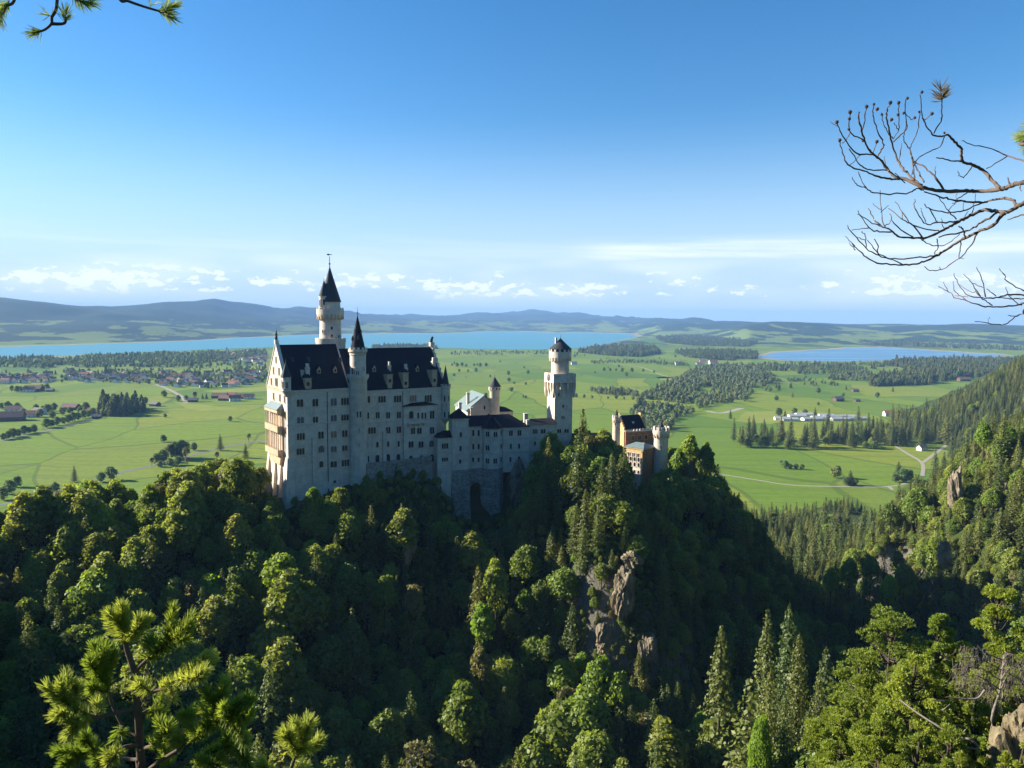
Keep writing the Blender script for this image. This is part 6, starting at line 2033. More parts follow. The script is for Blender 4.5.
col = t.mix(t.math('MULTIPLY', t.smooth(n2_, .55, .7), .5), col, (0.10, 0.09, 0.06))
bp = t.n('ShaderNodeBump', i_Strength=.9, i_Distance=.15, i_Height=n2_)
p = t.n('ShaderNodeBsdfPrincipled', i_Base_Color=col, i_Roughness=.95, i_Normal=bp.outputs[0]); p.inputs['Specular IOR Level'].default_value = .1
t.link(p.outputs[0], out.inputs[0])
M_OCHRE = m


def rock(name, c, size, seed, mat, label, cat='rock', rz=0.0, group=None, sub=5):
    import bmesh
    bm = bmesh.new()
    bmesh.ops.create_icosphere(bm, subdivisions=sub, radius=1.0)
    P = np.array([v.co for v in bm.verts])
    rg = np.random.default_rng(seed)
    # facets: cut by random planes, then roughen
    r_ = np.ones(len(P))
    for _ in range(26):
        nrm = rg.normal(size=3); nrm[2] *= .5; nrm /= np.linalg.norm(nrm)
        d = rg.uniform(.62, .92)
        dot = P @ nrm
        r_ = np.where(dot > 1e-3, np.minimum(r_, d / np.maximum(dot, 1e-3)), r_)
    for f, a in ((3, .10), (7, .055), (16, .03)):
        r_ += a * vnoise(P[:, 0] * f + P[:, 2] * f * .7 + seed, P[:, 1] * f - P[:, 2] * f * .45, seed % 9)
    P = P * r_[:, None] * np.array(size) / 2
    for v, q in zip(bm.verts, P): v.co = q
    me = bpy.data.meshes.new(name); bm.to_mesh(me); bm.free(); me.materials.append(mat)
    o = link_mesh(name, me); o.location = c; o.rotation_euler = (0, 0, rz)
    return tag(o, label, cat, group)


for px, py, D, sz, sd_, lab in ((624, 596, 249, (10, 9, 19), 3, 'pale sunlit rocky crag below the gatehouse trees'), (604, 640, 242, (6, 6, 11), 5, 'grey crag shoulder left of the pale crag foot'), (648, 650, 247, (8, 8, 15), 8, 'shaded grey rock face right of the pale crag'),
                              (632, 560, 256, (11, 9, 7), 11, 'rounded rock brow on top of the pale crag'), (517, 497, 349, (13, 16, 36), 14, 'dark rock cliff under the right end of the castle wing'), (955, 492, 396, (9, 10, 26), 17, 'white rock pillar standing out of the spruces on the right slope'),
                              (408, 545, 282, (8, 7, 16), 21, 'dim grey rock face in the trees below the palace'), (590, 505, 318, (9, 8, 12), 24, 'dark rock in the trees below the square tower'), (944, 555, 330, (6, 6, 12), 27, 'small grey rock among spruces right of the gorge'), (226, 478, 293, (9, 7, 7), 30, 'brown rock outcrop between sunlit trees left of the palace')):
    rock('rock_outcrop', at(px, py, D), sz, sd_, M_ROCK, lab, rz=sd_ * .7)
for px, py, D, sz, sd_, lab in ((1010, 818, 47, (5.0, 5, 11), 36, 'ochre rock pinnacle at the bottom edge below the dying grey pine'), (1020, 752, 47.5, (3.4, 3.4, 6.5), 33, 'rounded ochre rock at the right edge under the dead twigs')):
    rock('rock_outcrop', at(px, py, D), sz, sd_, M_OCHRE, lab, 'rock', rz=sd_ * .4)

# ------------------------------------------------------------------ trees the eye picks out, placed one by one
HAND = [ (612, 438, 350, 'o', 'thin olive tree hiding the foot of the small gatehouse turret'), (600, 434, 348, 'b', 'green tree rising before the dark roofed connecting wall'),   # px, py of the tip, distance, kind, label
    (590, 430, 321, 'o', 'tall olive tree hiding the foot of the connecting wall'), (576, 446, 318, 'B', 'bushy yellow green tree right of the square tower foot'), (603, 444, 322, 'o', 'olive tree left of the gatehouse turret'),
    (551, 428, 340, 'b', 'dark green conical tree against the square tower foot'), (540, 448, 333, 'b', 'dark green tree left of the square tower foot'), (583, 405, 327, 's', 'thin spruce tip rising before the connecting wall'),
    (640, 496, 292, 'b', 'large dark crown on the brow above the rocky crag'), (656, 508, 290, 'b', 'round green tree right of the large crown above the crag'), (622, 522, 280, 'B', 'bright green bush on the upper edge of the crag'), (607, 530, 276, 'o', 'pale thin tree on the upper left edge of the crag'),
    (545, 578, 262, 's', 'left one of the twin olive spruces beside the crag'), (561, 572, 259, 's', 'right one of the twin olive spruces beside the crag'), (573, 600, 252, 's', 'slim spruce standing against the left edge of the crag'), (535, 600, 262, 's', 'small spruce left of the twin spruces'), (637, 575, 250, 's', 'slim spruce on the right side of the crag'), (664, 560, 268, 's', 'spruce right behind the crag'),
    (600, 652, 236, 'B', 'bright yellow green tree at the foot of the crag'), (618, 668, 233, 'B', 'brilliant lime tree below the middle of the crag'), (588, 690, 228, 'B', 'yellow green tree below the left foot of the crag'), (640, 690, 232, 'b', 'green tree below the right foot of the crag'), (566, 680, 230, 'o', 'grey olive tree left of the lime tree'), (616, 712, 221, 'o', 'pale olive tree at the bottom below the crag'), (655, 720, 226, 'b', 'broad green tree at the bottom right of the crag'),
    (384, 572, 262, 'B', 'yellow olive tree lit alone on the dark slope'), (414, 578, 262, 'o', 'brownish thin tree right of the lit olive tree'), (478, 562, 262, 's', 'dark spruce with lit tip in the middle of the slope'), (496, 556, 264, 'b', 'narrow green tree right of the lit spruce tip'), (483, 600, 250, 'B', 'small lit tree below the lit spruce tip'), (480, 640, 240, 'o', 'pale topped tree below the middle spruce'), (460, 690, 226, 'b', 'rounded green tree low on the dark slope'),
    (368, 484, 296, 's', 'slender spruce at the foot of the stair tower'), (313, 484, 289, 'B', 'yellow green tree at the palace corner foot'), (345, 492, 292, 's', 'small brown green spruce before the palace wall'), (303, 500, 288, 'o', 'thin leafing tree against the palace wall corner'), (331, 500, 288, 'b', 'small green tree below the palace wall'),
    (690, 432, 370, 'B', 'bright green tree right of the round gate tower'), (706, 440, 372, 'b', 'green tree at the right end of the castle hill'), (679, 446, 366, 'B', 'lime green tree beside the round gate tower'), (718, 462, 372, 's', 'dark spruce at the right end of the castle hill'),
    (985, 420, 402, 'B', 'bright lime tree on the right slope above the white rock'), (1010, 424, 405, 'B', 'bright green tree at the right edge above the spruces'), (1000, 440, 396, 'b', 'green tree below the lime tree on the right slope'), (850, 555, 372, 'B', 'pale green tree at the gorge mouth'), (832, 565, 366, 'B', 'light green tree low at the gorge mouth'), (935, 540, 345, 'B', 'light green tree among the spruces right of the gorge'),
    (800, 626, 141, 's', 'tallest spruce in the bottom right centre'), (771, 662, 139, 's', 'sunlit spruce left of the tallest bottom spruce'), (820, 668, 143, 's', 'spruce right of the tallest bottom spruce'), (786, 690, 133, 's', 'lower spruce in front of the tallest bottom spruce'), (842, 700, 146, 's', 'dark spruce beside the big mountain pine'), (762, 704, 133, 'B', 'bright green tree at the left foot of the bottom spruces'), (809, 705, 131, 's', 'front spruce at the bottom edge'),
    (722, 622, 196, 's', 'small spruce with lit tip on the dark flank'), (768, 604, 205, 's', 'lit spruce on the dark flank above the tall spruces'), (790, 598, 210, 's', 'dim spruce right of the lit one on the dark flank'), (827, 642, 190, 's', 'spruce tip on the dark flank near the gorge'), (885, 548, 362, 's', 'spruce standing in front of the pale right cliff'), (872, 552, 366, 'b', 'green tree over the left part of the right cliff'), (898, 545, 366, 'o', 'olive tree over the top of the right cliff'), (878, 570, 356, 's', 'small spruce at the foot of the right cliff'), (905, 560, 360, 'b', 'round green tree right of the right cliff'), (890, 572, 352, 'B', 'light green tree under the right cliff'), (866, 566, 356, 's', 'dark spruce left of the right cliff'), (735, 560, 300, 's', 'dark spruce on the skyline of the right flank'), (745, 590, 270, 's', 'spruce below the skyline of the right flank'),
]
srcH = {'b': BROAD, 'B': BRIGHT, 'o': OLIVE, 's': SPRUCE}
hh = {'b': [15, 17, 13, 18, 14], 'B': [14, 12], 'o': [16, 13], 's': [26, 23, 20, 28, 17]}
SP_HI = [spruce_tree(401 + k, H, Rr, None, 1.9, .2) for k, (H, Rr) in enumerate(((26, 4.6), (24, 4.2), (22, 4.4)))]
BR_HI = [broad_tree(411, 14, 4.6, 15000, .21, [M_BRIGHT], .12, 60)]
for k, (px, py, D, kd, lab) in enumerate(HAND):
    tip = at(px, py, D)
    gz = float(tz(tip[0], tip[1]))
    v = k % len(srcH[kd])
    need = tip[2] - gz
    pool = srcH[kd]
    H0 = hh[kd][v]
    if D < 160:
        pool, H0, v = (SP_HI, (26, 24, 22)[k % 3], k % 3) if kd == 's' else (BR_HI, 14, 0)
    base_z = gz
    if need > H0 * 1.55: base_z = tip[2] - H0 * 1.55     # stands on a ledge of the steep face
    s_ = max(.35, (tip[2] - base_z) / H0 / 1.03)
    s_xy = min(max(s_, .5), 1.1)
    if D < 160 and kd == 'B': s_xy = .5
    if need < 2: print('hand tree under ground', lab, need)
    plant(pool[v], 'spruce_tree' if kd == 's' else 'broadleaf_tree', tip[0], tip[1], base_z, s_xy, k * 2.1, lab, 'spruce' if kd == 's' else 'broadleaf tree', None, s_)

# ------------------------------------------------------------------ mountain pines and dead wood at the bottom right
M_PINE = leaf_mat('pine_needles', [(0.0, (0.13, 0.18, 0.028)), (0.5, (0.205, 0.25, 0.036)), (1.0, (0.30, 0.31, 0.052))], .4, .02, .2)
M_DEAD = plain_mat('weathered_dead_wood', (0.21, 0.175, 0.145), .9, .45, 6, spec=.1)
M_DEADB = plain_mat('brown_branch_bark', (0.125, 0.092, 0.072), .9, .45, 25.0, spec=.12)


def pine_tree(seed, H, Rr, n, tuft=.24, lobes=60, base=.1):
    rg = np.random.default_rng(seed)
    npm = NPM()
    LC, LR = [], []
    for k in range(lobes):
        f = rg.uniform(base, .97)
        rm = Rr * min(1, (1 - f) * 1.6 + .12) ** .8
        a = rg.uniform(0, 2 * PI); r_ = rm * rg.uniform(.25, .95) ** .6
        LC.append((r_ * math.cos(a), r_ * math.sin(a), H * f)); LR.append(rg.uniform(.16, .27) * Rr * (1.1 - .5 * f))
    LC.append((0, 0, H * .965)); LR.append(.13 * Rr)
    LC, LR = np.array(LC), np.array(LR)
    w_ = LR ** 2; w_ /= w_.sum()
    li = rg.choice(len(LC), n, p=w_)
    d = rg.normal(size=(n, 3)); d /= np.linalg.norm(d, axis=1)[:, None]; d[:, 2] = np.abs(d[:, 2]) * .9 - .15
    C = LC[li] + d * (LR[li] * rg.random(n) ** .3)[:, None]
    ax = d * .7 + np.array((0, 0, .55)) + rg.normal(size=(n, 3)) * .25
    ax /= np.linalg.norm(ax, axis=1)[:, None]
    lt = rg.uniform(.2, .8, len(LC))
    tn = np.clip(lt[li] + rg.normal(size=n) * .15, 0, 1)
    for q in range(7):                        # needle sprays of each tuft
        nd = ax + rg.normal(size=(n, 3)) * .62
        nd /= np.linalg.norm(nd, axis=1)[:, None]
        sd2 = np.cross(nd, rg.normal(size=(n, 3))); sd2 /= np.linalg.norm(sd2, axis=1)[:, None]
        L = tuft * rg.uniform(.7, 1.25, (n, 1)); W2 = tuft * .20
        V = np.stack((C - sd2 * W2 * .5, C + nd * L * .5 - sd2 * W2, C + nd * L, C + nd * L * .5 + sd2 * W2), 1).reshape(-1, 3)
        npm.add(V, np.arange(4 * n).reshape(n, 4), 0, np.clip(tn + .15 * (q / 6 - .5), 0, 1))
    crown = npm.mesh('crown', [M_PINE])
    tk = NPM()
    pts = spline([(0, 0, -3), (.1, -.1, H * .3), (-.1, .15, H * .65), (0, 0, H * .95)], 4)
    V, F = tube_np(pts, np.linspace(.26, .05, len(pts)), 8); tk.add(V, F)
    for k in range(len(LC)):
        s0 = np.array((0, 0, max(.4, LC[k][2] - .8 * LR[k] - .5)))
        q = spline([s0, (s0 + LC[k]) / 2 + np.array((0, 0, -.25)), LC[k]], 3)
        V, F = tube_np(q, np.linspace(.07, .02, len(q)), 5); tk.add(V, F)
    return crown, tk.mesh('trunk', [M_BARK], True)


for k, (px, py, D, wpx, lab) in enumerate(((893, 612, 62, 74, 'big dense mountain pine, tallest of the pines at the bottom right'), (862, 652, 59, 52, 'lower left shoulder pine of the bottom right group'), (916, 655, 55, 52, 'yellowish mountain pine in front of the big pine'), (940, 612, 60, 34, 'bright yellow green mountain pine right of the big pine'),
                                       (1000, 586, 57, 42, 'greyer mountain pine at the right edge above the dead twigs'), (962, 640, 61, 26, 'dark mountain pine behind the dead twigs'), (952, 728, 47, 34, 'small bright pine below the pale dead trunk'), (1006, 752, 42, 12, 'tiny pine growing over the corner boulder'), (884, 712, 50, 54, 'low mountain pine at the bottom edge'), (845, 700, 56, 34, 'leftmost low pine beside the tall spruces'), (976, 700, 55, 8, 'tiny green pine under the dead twigs'), (920, 735, 46, 40, 'low bushy pine at the bottom edge under the dead trunk'), (1030, 640, 54, 26, 'dark green pine cut by the right edge'), (962, 752, 44, 14, 'tiny pine left of the ochre slab'), (948, 758, 41, 12, 'smallest pine at the bottom edge left of the slab'), (1024, 742, 40, 12, 'small pine in the bottom right corner behind the boulder'), (998, 728, 50, 11, 'bushy little pine between dead twigs and boulder'), (984, 738, 46, 9, 'little pine on the rock above the slab'))):
    tip = at(px, py, D)
    gz = float(tz(tip[0], tip[1]))
    H = max(2.0, min(tip[2] - gz, 27))
    Rr = wpx * D / F_PX
    n = int(min(6500, 420 * Rr * max(Rr, H * .5)))
    cr, tk = pine_tree(301 + k, H, Rr, int(n * 1.35), .215, int(22 + 9 * Rr * H ** .3))
    o = empty('mountain_pine', (tip[0], tip[1], tip[2] - H), 0, lab, 'pine tree')
    link_mesh('crown', cr, o); link_mesh('trunk', tk, o)


def tubes_obj(name, lines, mat, parent, n=6):
    acc = NPM()
    for P, r0, r1 in lines:
        V, F = tube_np(P, np.linspace(r0, r1, len(P)), n)
        acc.add(V, F)
    return link_mesh(name, acc.mesh(name, [mat], True), parent)


# hanging dead twigs of a dying pine
c0 = at(988, 672, 52)
dp = empty('dead_pine', (c0[0], c0[1], c0[2] - 6), 0, 'dying grey pine with a curtain of hanging bare twigs over the ochre rock', 'dead tree')
rgd = np.random.default_rng(5)
loc = lambda P: np.asarray(P, float) - np.array((c0[0], c0[1], c0[2] - 6))
tr_ = spline([loc(at(996, 762, 50)), loc(at(992, 720, 51)), loc(at(1000, 690, 52)), loc(at(1004, 655, 53))], 4)
tubes_obj('trunk', [(tr_, .13, .05)], M_DEAD, dp, 8)
for g_ in range(5):
    a0 = loc(at(1000 + rgd.uniform(-3, 3), 700 - g_ * 10, 52))
    lim = spline([a0, loc(at(985 - 4 * g_ + rgd.uniform(-8, 8), 685 - g_ * 9, 51.5)), loc(at(962 + rgd.uniform(-9, 12), 682 - g_ * 8 + rgd.uniform(-5, 5), 51))], 4)
    lines = [(lim, .05, .02)]
    lim2 = spline([a0, loc(at(1010 + rgd.uniform(-3, 3), 682 - g_ * 7, 52)), loc(at(1026, 690 - g_ * 7 + rgd.uniform(-5, 5), 51.5))], 4)
    lines.append((lim2, .05, .02))
    for L_ in (lim, lim2):
        for _ in range(34):
            s0 = L_[rgd.integers(2, len(L_))] + rgd.normal(size=3) * .12
            ln = rgd.uniform(.5, 2.3)
            e_ = s0 + np.array((rgd.normal() * .35, rgd.normal() * .35, -ln * .8))
            lines.append((spline([s0, (s0 + e_) / 2 + rgd.normal(size=3) * .13, e_], 3), .012, .005))
    tubes_obj('branch', lines, M_DEAD, dp, 5)
d0 = at(905, 703, 50)
dt = empty('fallen_trunk', tuple(d0), 0, 'pale bare dead trunk slanting down through the pines at the bottom right', 'dead tree')
ld = lambda x, y, D: at(x, y, D) - d0
tubes_obj('trunk', [(spline([ld(900, 700, 51), ld(925, 718, 49.5), ld(958, 737, 48), ld(972, 740, 47.5), ld(985, 756, 47)], 4), .06, .09)], M_DEAD, dt, 7)
tubes_obj('branch', [(spline([ld(958, 737, 48), ld(966, 728, 48.2), ld(953, 724, 48)], 4), .05, .02), (spline([ld(980, 750, 47.2), ld(966, 748, 47), ld(958, 755, 47)], 4), .06, .03), (spline([ld(946, 697, 50), ld(975, 699, 50), ld(985, 690, 50)], 4), .05, .08), (spline([ld(933, 700, 50), ld(945, 701, 50)], 3), .04, .03), (spline([ld(942, 711, 49), ld(950, 704, 49)], 3), .03, .02),
                    (spline([ld(966, 698, 50), ld(968, 706, 50)], 3), .025, .012), (spline([ld(972, 699, 50), ld(974, 708, 50)], 3), .025, .012)], M_DEAD, dt, 6)
for a_, pts_ in enumerate(([(990, 742), (986, 756), (984, 770)], [(1000, 738), (1006, 752), (1004, 768)], [(995, 745), (996, 758), (990, 772)])):
    pass
# ------------------------------------------------------------------ close foreground: pine top, overhanging twigs, bare branches
M_NEEDLE = leaf_mat('long_pine_needles', [(0.0, (0.095, 0.142, 0.028)), (0.5, (0.185, 0.235, 0.048)), (1.0, (0.31, 0.335, 0.11))], .5, .015, .1)
M_SHOOT = plain_mat('brown_shoot', (0.16, 0.10, 0.06), .8, .3, 40.0, spec=.2)
M_BUD = plain_mat('russet_bud', (0.32, 0.16, 0.09), .7, .3, 60.0, spec=.2)
rgn = np.random.default_rng(21)


def needles(axis, npcm, L, acc, w=.0011, spread=(.45, 1.0), droop=.0):
    """paired needles along a shoot axis (points from base to tip), combed forward"""
    P = np.asarray(axis, float)
    seg = np.linalg.norm(np.diff(P, axis=0), axis=1); tot = seg.sum()
    n = int(tot * 100 * npcm)
    cum = np.concatenate(([0], np.cumsum(seg)))
    s = np.sort(rgn.uniform(0, tot, n))
    B = np.stack([np.interp(s, cum, P[:, k]) for k in range(3)], 1)
    T = np.gradient(P, axis=0); T /= np.linalg.norm(T, axis=1)[:, None]
    D = np.stack([np.interp(s, cum, T[:, k]) for k in range(3)], 1); D /= np.linalg.norm(D, axis=1)[:, None]
    ph = rgn.uniform(0, 2 * PI, n)
    A = np.cross(D, np.array((.31, .2, .93))); A /= np.linalg.norm(A, axis=1)[:, None]; Cc = np.cross(D, A)
    side = np.cos(ph)[:, None] * A + np.sin(ph)[:, None] * Cc
    f = s / tot
    ang = rgn.uniform(spread[0], spread[1], n) * (1 - .45 * f ** 3)
    N = np.cos(ang)[:, None] * D + np.sin(ang)[:, None] * side
    ln = L * rgn.uniform(.75, 1.15, n)[:, None]
    bend = (D * .25 + np.array((0, 0, -droop))) * ln
    for dj in (-1, 1):                         # the two needles of a pair
        N2 = N + dj * .09 * np.cross(D, N)
        mid = B + N2 * ln * .55 + bend * .18
        tip = B + N2 * ln + bend * .42
        W = np.cross(N2, np.array((.1, .95, .2)) + rgn.normal(size=(n, 3)) * .5); W /= np.linalg.norm(W, axis=1)[:, None]
        V = np.stack((B - W * w * .6, B + W * w * .6, mid + W * w, tip + W * w * .25, tip - W * w * .25, mid - W * w), 1)
        F = np.arange(n)[:, None] * 6
        acc.add(V.reshape(-1, 3), np.concatenate((F + np.array([[0, 1, 2, 5]]), F + np.array([[5, 2, 3, 4]]))), 0, np.tile(np.clip(rgn.uniform(.2, .8, n) + .25 * (f - .5), 0, 1), 2))


def branch_pts(pix, Y):
    return np.array([at(x, y, Y + (d[0] if d else 0)) for x, y, *d in pix])


G0z = 217.4
b0 = at(141, 790, 2.25)
FP = empty('young_pine', (b0[0], b0[1], G0z), 0, 'sunlit top of a young pine with long needles in the lower left foreground', 'pine tree')
o_ = np.array((b0[0], b0[1], G0z))
stem = spline(np.vstack(([b0[0] + .03, b0[1], G0z - .3], branch_pts([(142, 800), (141, 768), (138, 715), (134, 672), (126, 645), (122, 614)], 2.25))) - o_, 5)
acc = NPM(); V, F = tube_np(stem, np.interp(np.linspace(0, 1, len(stem)), [0, .5, .8, 1], [.014, .0115, .008, .004]), 9); acc.add(V, F)
link_mesh('trunk', acc.mesh('trunk', [M_DEADB], True), FP)
BR = [  # branch line with depth offsets, then its needle-bearing shoots
    ([(134, 672), (150, 657, -.03), (170, 642, -.06), (187, 627, -.08)], [([(148, 659, -.03), (168, 643, -.06), (188, 626, -.08)], 1), ([(160, 650, -.04), (150, 640, -.02)], .7), ([(172, 640, -.06), (182, 640, -.1)], .7)]),
    ([(126, 645), (124, 630), (122, 612)], [([(126, 643), (124, 628), (122, 608)], 1.25), ([(125, 636), (114, 626, .03), (112, 618, .03)], .9), ([(125, 640), (137, 630, -.04), (139, 620, -.05)], .9)]),
    ([(112, 703, .04), (108, 690, .04), (101, 668, .05), (95, 648, .05)], [([(107, 690, .04), (101, 668, .05), (94, 647, .05)], 1.1), ([(106, 684, .04), (95, 672, .02), (90, 662, .0)], .9), ([(103, 674, .05), (112, 660, .08), (112, 650, .09)], .9), ([(108, 692, .04), (98, 690, .0), (92, 686, -.02)], .8)]),
    ([(136, 695), (152, 691, -.05), (172, 686, -.08), (203, 660, -.1)], [([(160, 689, -.06), (180, 678, -.09), (207, 657, -.1)], 1.1), ([(178, 681, -.09), (194, 678, -.14), (203, 672, -.15)], .9), ([(170, 686, -.08), (172, 698, -.1)], .7), ([(150, 692, -.05), (140, 684, -.1)], .5)]),
    ([(137, 708), (115, 713, -.05), (90, 717, -.1), (66, 703, -.13), (50, 690, -.14)], [([(90, 716, -.1), (66, 703, -.13), (48, 688, -.14)], 1.2), ([(80, 711, -.11), (66, 714, -.16), (58, 714, -.18)], .9), ([(88, 716, -.1), (76, 726, -.16), (70, 734, -.2)], .9), ([(72, 706, -.12), (76, 692, -.1), (74, 686, -.1)], .9), ([(96, 716, -.09), (100, 704, -.05)], .6)]),
    ([(138, 716), (152, 708, .06), (163, 700, .08), (170, 690, .08)], [([(156, 706, .06), (168, 692, .08)], .8), ([(150, 708, .06), (160, 712, .02)], .6)]),
    ([(141, 775), (165, 758, -.05), (190, 742, -.08), (212, 722, -.1), (222, 700, -.12)], [([(190, 742, -.08), (210, 723, -.1), (222, 698, -.12), (224, 688, -.12)], 1.15), ([(205, 728, -.1), (226, 716, -.14), (244, 700, -.16)], 1.1), ([(200, 733, -.09), (190, 724, -.04), (184, 716, -.03)], .9), ([(222, 715, -.13), (238, 730, -.16), (244, 742, -.18)], 1), ([(186, 744, -.08), (172, 736, -.04), (164, 728, -.03)], .9), ([(230, 722, -.14), (250, 714, -.2)], .8), ([(212, 722, -.1), (206, 708, -.05)], .8)]),
    ([(141, 785), (180, 765, -.02), (212, 752, -.04), (240, 742, -.06)], [([(205, 755, -.04), (225, 748, -.06), (243, 738, -.06)], .9), ([(196, 759, -.03), (210, 764, -.1), (220, 768, -.12)], .8), ([(235, 745, -.06), (246, 758, -.1), (250, 768, -.12)], .9), ([(170, 768, -.02), (164, 752, .02), (166, 744, .03)], .8)]),
    ([(141, 800), (220, 790, 0), (280, 782, 0), (296, 756, 0), (308, 730, 0)], [([(294, 760, 0), (302, 742, 0), (310, 724, 0)], 1.15), ([(298, 752, 0), (290, 740, -.04), (288, 732, -.05)], .9), ([(300, 748, 0), (312, 746, .04), (318, 740, .05)], .9), ([(284, 780, 0), (270, 772, -.03), (262, 764, -.04)], .9), ([(288, 774, 0), (302, 768, .04)], .8)]),
    ([(140, 760), (118, 758, .05), (92, 752, .09), (62, 752, .1)], [([(112, 757, .06), (88, 752, .09), (58, 750, .1)], 1.0), ([(96, 753, .08), (88, 742, .06), (86, 736, .05)], .8), ([(80, 752, .09), (70, 764, .05), (64, 770, .04)], .9), ([(106, 756, .06), (98, 766, .02)], .8)]),
    ([(138, 738), (124, 728, .02), (112, 706, .04)], [([(122, 726, .02), (116, 738, -.02)], .6)]),
    ([(140, 745), (122, 748, -.1), (112, 760, -.16), (104, 772, -.18)], [([(120, 750, -.1), (110, 762, -.16)], .8)]),
    ([(140, 750), (160, 742, -.14), (166, 730, -.16)], [([(152, 746, -.12), (163, 735, -.16), (168, 726, -.17)], .7)]),
]
BP = FP
for line, shoots in BR:
    P = spline(branch_pts(line, 2.25) - o_, 4)
    acc = NPM(); V, F = tube_np(P, np.linspace(.0065, .0032, len(P)), 7); acc.add(V, F)
    for sh, _ in shoots:
        S = spline(branch_pts(sh, 2.25) - o_, 4)
        V, F = tube_np(S, np.linspace(.0036, .0026, len(S)), 6); acc.add(V, F)
    br = link_mesh('branch', acc.mesh('branch', [M_DEADB], True), FP)
    na = NPM()
    for sh, dn in shoots:
        S = spline(branch_pts(sh, 2.25) - o_, 4)
        needles(S, 30 * dn, .033, na, w=.0011, spread=(.55, 1.3))
        k_ = len(S) // 2                 # short side shoots
        T_ = S[-1] - S[k_]; ln_ = np.linalg.norm(T_)
        for sg in (-1, 1):
            sd_ = np.cross(T_ / ln_, rgn.normal(size=3)); sd_ /= np.linalg.norm(sd_)
            q_ = S[k_] + np.linspace(0, 1, 5)[:, None] * (T_ * .55 + sg * sd_ * ln_ * .55 + np.array((0, 0, ln_ * .3)))
            needles(q_, 24 * dn, .030, na, w=.0011, spread=(.5, 1.2))
    link_mesh('needles', na.mesh('needles', [M_NEEDLE]), br)
    bd = MB()
    for sh, dn in shoots:
        tpt = branch_pts(sh, 2.25)[-1] - o_
        if dn >= 1: bd.lathe((tpt[0], tpt[1]), [(.001, tpt[2] - .002), (.0042, tpt[2] + .004), (.003, tpt[2] + .012), (.0005, tpt[2] + .017)], 7)
    if bd.v: bd.build('bud', M_BUD, br)

# overhanging pine, its trunk outside the picture on the left
tp = np.array((-2.5, 1.55, 216.9))
OP = empty('overhanging_pine', tuple(tp), 0, 'needle twigs of a pine hanging into the top left corner', 'pine tree')
tpts = spline([tp + (0, 0, -.3), tp + (.04, .02, 2), tp + (-.03, .06, 4.6), tp + (.02, 0, 7.5)], 5) - tp
acc = NPM(); V, F = tube_np(tpts, np.linspace(.12, .05, len(tpts)), 10); acc.add(V, F)
link_mesh('trunk', acc.mesh('trunk', [M_DEADB], True), OP)
limb = [tp + (0, .05, 4.5), at(-120, -60, 2.3), at(20, -70, 2.5), at(140, -45, 2.6)]
TW = [
    ([(10, -68), (15, -5), (6, 6), (-3, 10)], [([(8, 3), (-2, 11)], 1.0), ([(10, 0), (2, 12), (0, 20)], .9)]),
    ([(52, -66), (57, 0), (52, 17), (51.5, 23.5), (45, 29.5), (37, 32.2)], [([(43, 30), (36, 32.5)], 1.6), ([(52, 17), (48, 14)], .6)]),
    ([(51.5, 23.8), (60, 24), (65, 22.5), (66, 17)], [([(64, 22.8), (66, 14)], 1.7)]),
    ([(70, -66), (72, -8), (82, 2)], [([(72, -4), (84, 3)], 1.4), ([(80, 1), (90, 2)], 1.1)]),
    ([(100, -58), (118, -4), (128, 1), (145, 7), (163, 12.2)], [([(156, 10), (165, 12.5)], 1.2), ([(161, 12), (172, 6)], 1.2), ([(162, 12), (172, 18)], .8), ([(150, 8.5), (152, 3)], .3)]),
]
lp = spline(np.array(limb) - tp, 6)
acc = NPM(); V, F = tube_np(lp, np.linspace(.035, .008, len(lp)), 8); acc.add(V, F)
lo = link_mesh('branch', acc.mesh('branch', [M_DEADB], True), OP)
for line, shoots in TW:
    P = spline(branch_pts(line, 2.5) - tp, 5)
    acc = NPM(); V, F = tube_np(P, np.linspace(.0055, .0034, len(P)), 7); acc.add(V, F)
    br = link_mesh('twig', acc.mesh('twig', [M_DEADB], True), OP)
    na = NPM()
    for sh, dn in shoots:
        S = spline(branch_pts(sh, 2.5) - tp, 4)
        needles(S, 13 * dn, .036, na, w=.0008, spread=(.35, 1.2))
    link_mesh('needles', na.mesh('needles', [M_NEEDLE]), br)

# bare-branched pine reaching in from the right
tr0 = np.array((3.35, 3.3, 217.0))
DP = empty('bare_pine', tuple(tr0), 0, 'leafless pine branches with small cones reaching into the upper right sky', 'pine tree')
tpts = spline([(0, 0, -.4), (-.05, .03, 2.2), (.04, 0, 4.2), (0, .05, 6.5)], 5)
acc = NPM(); V, F = tube_np(tpts, np.linspace(.15, .07, len(tpts)), 12); acc.add(V, F)
link_mesh('trunk', acc.mesh('trunk', [M_DEADB], True), DP)


def Yd(x, y):
    return 3.3 + .22 * math.sin(x * .021) + .16 * math.sin(y * .045 + 1) + .10 * math.sin(x * .06 + y * .03)


def bl(pix):
    return np.array([at(x, y, Yd(x, y)) for x, y in pix]) - tr0


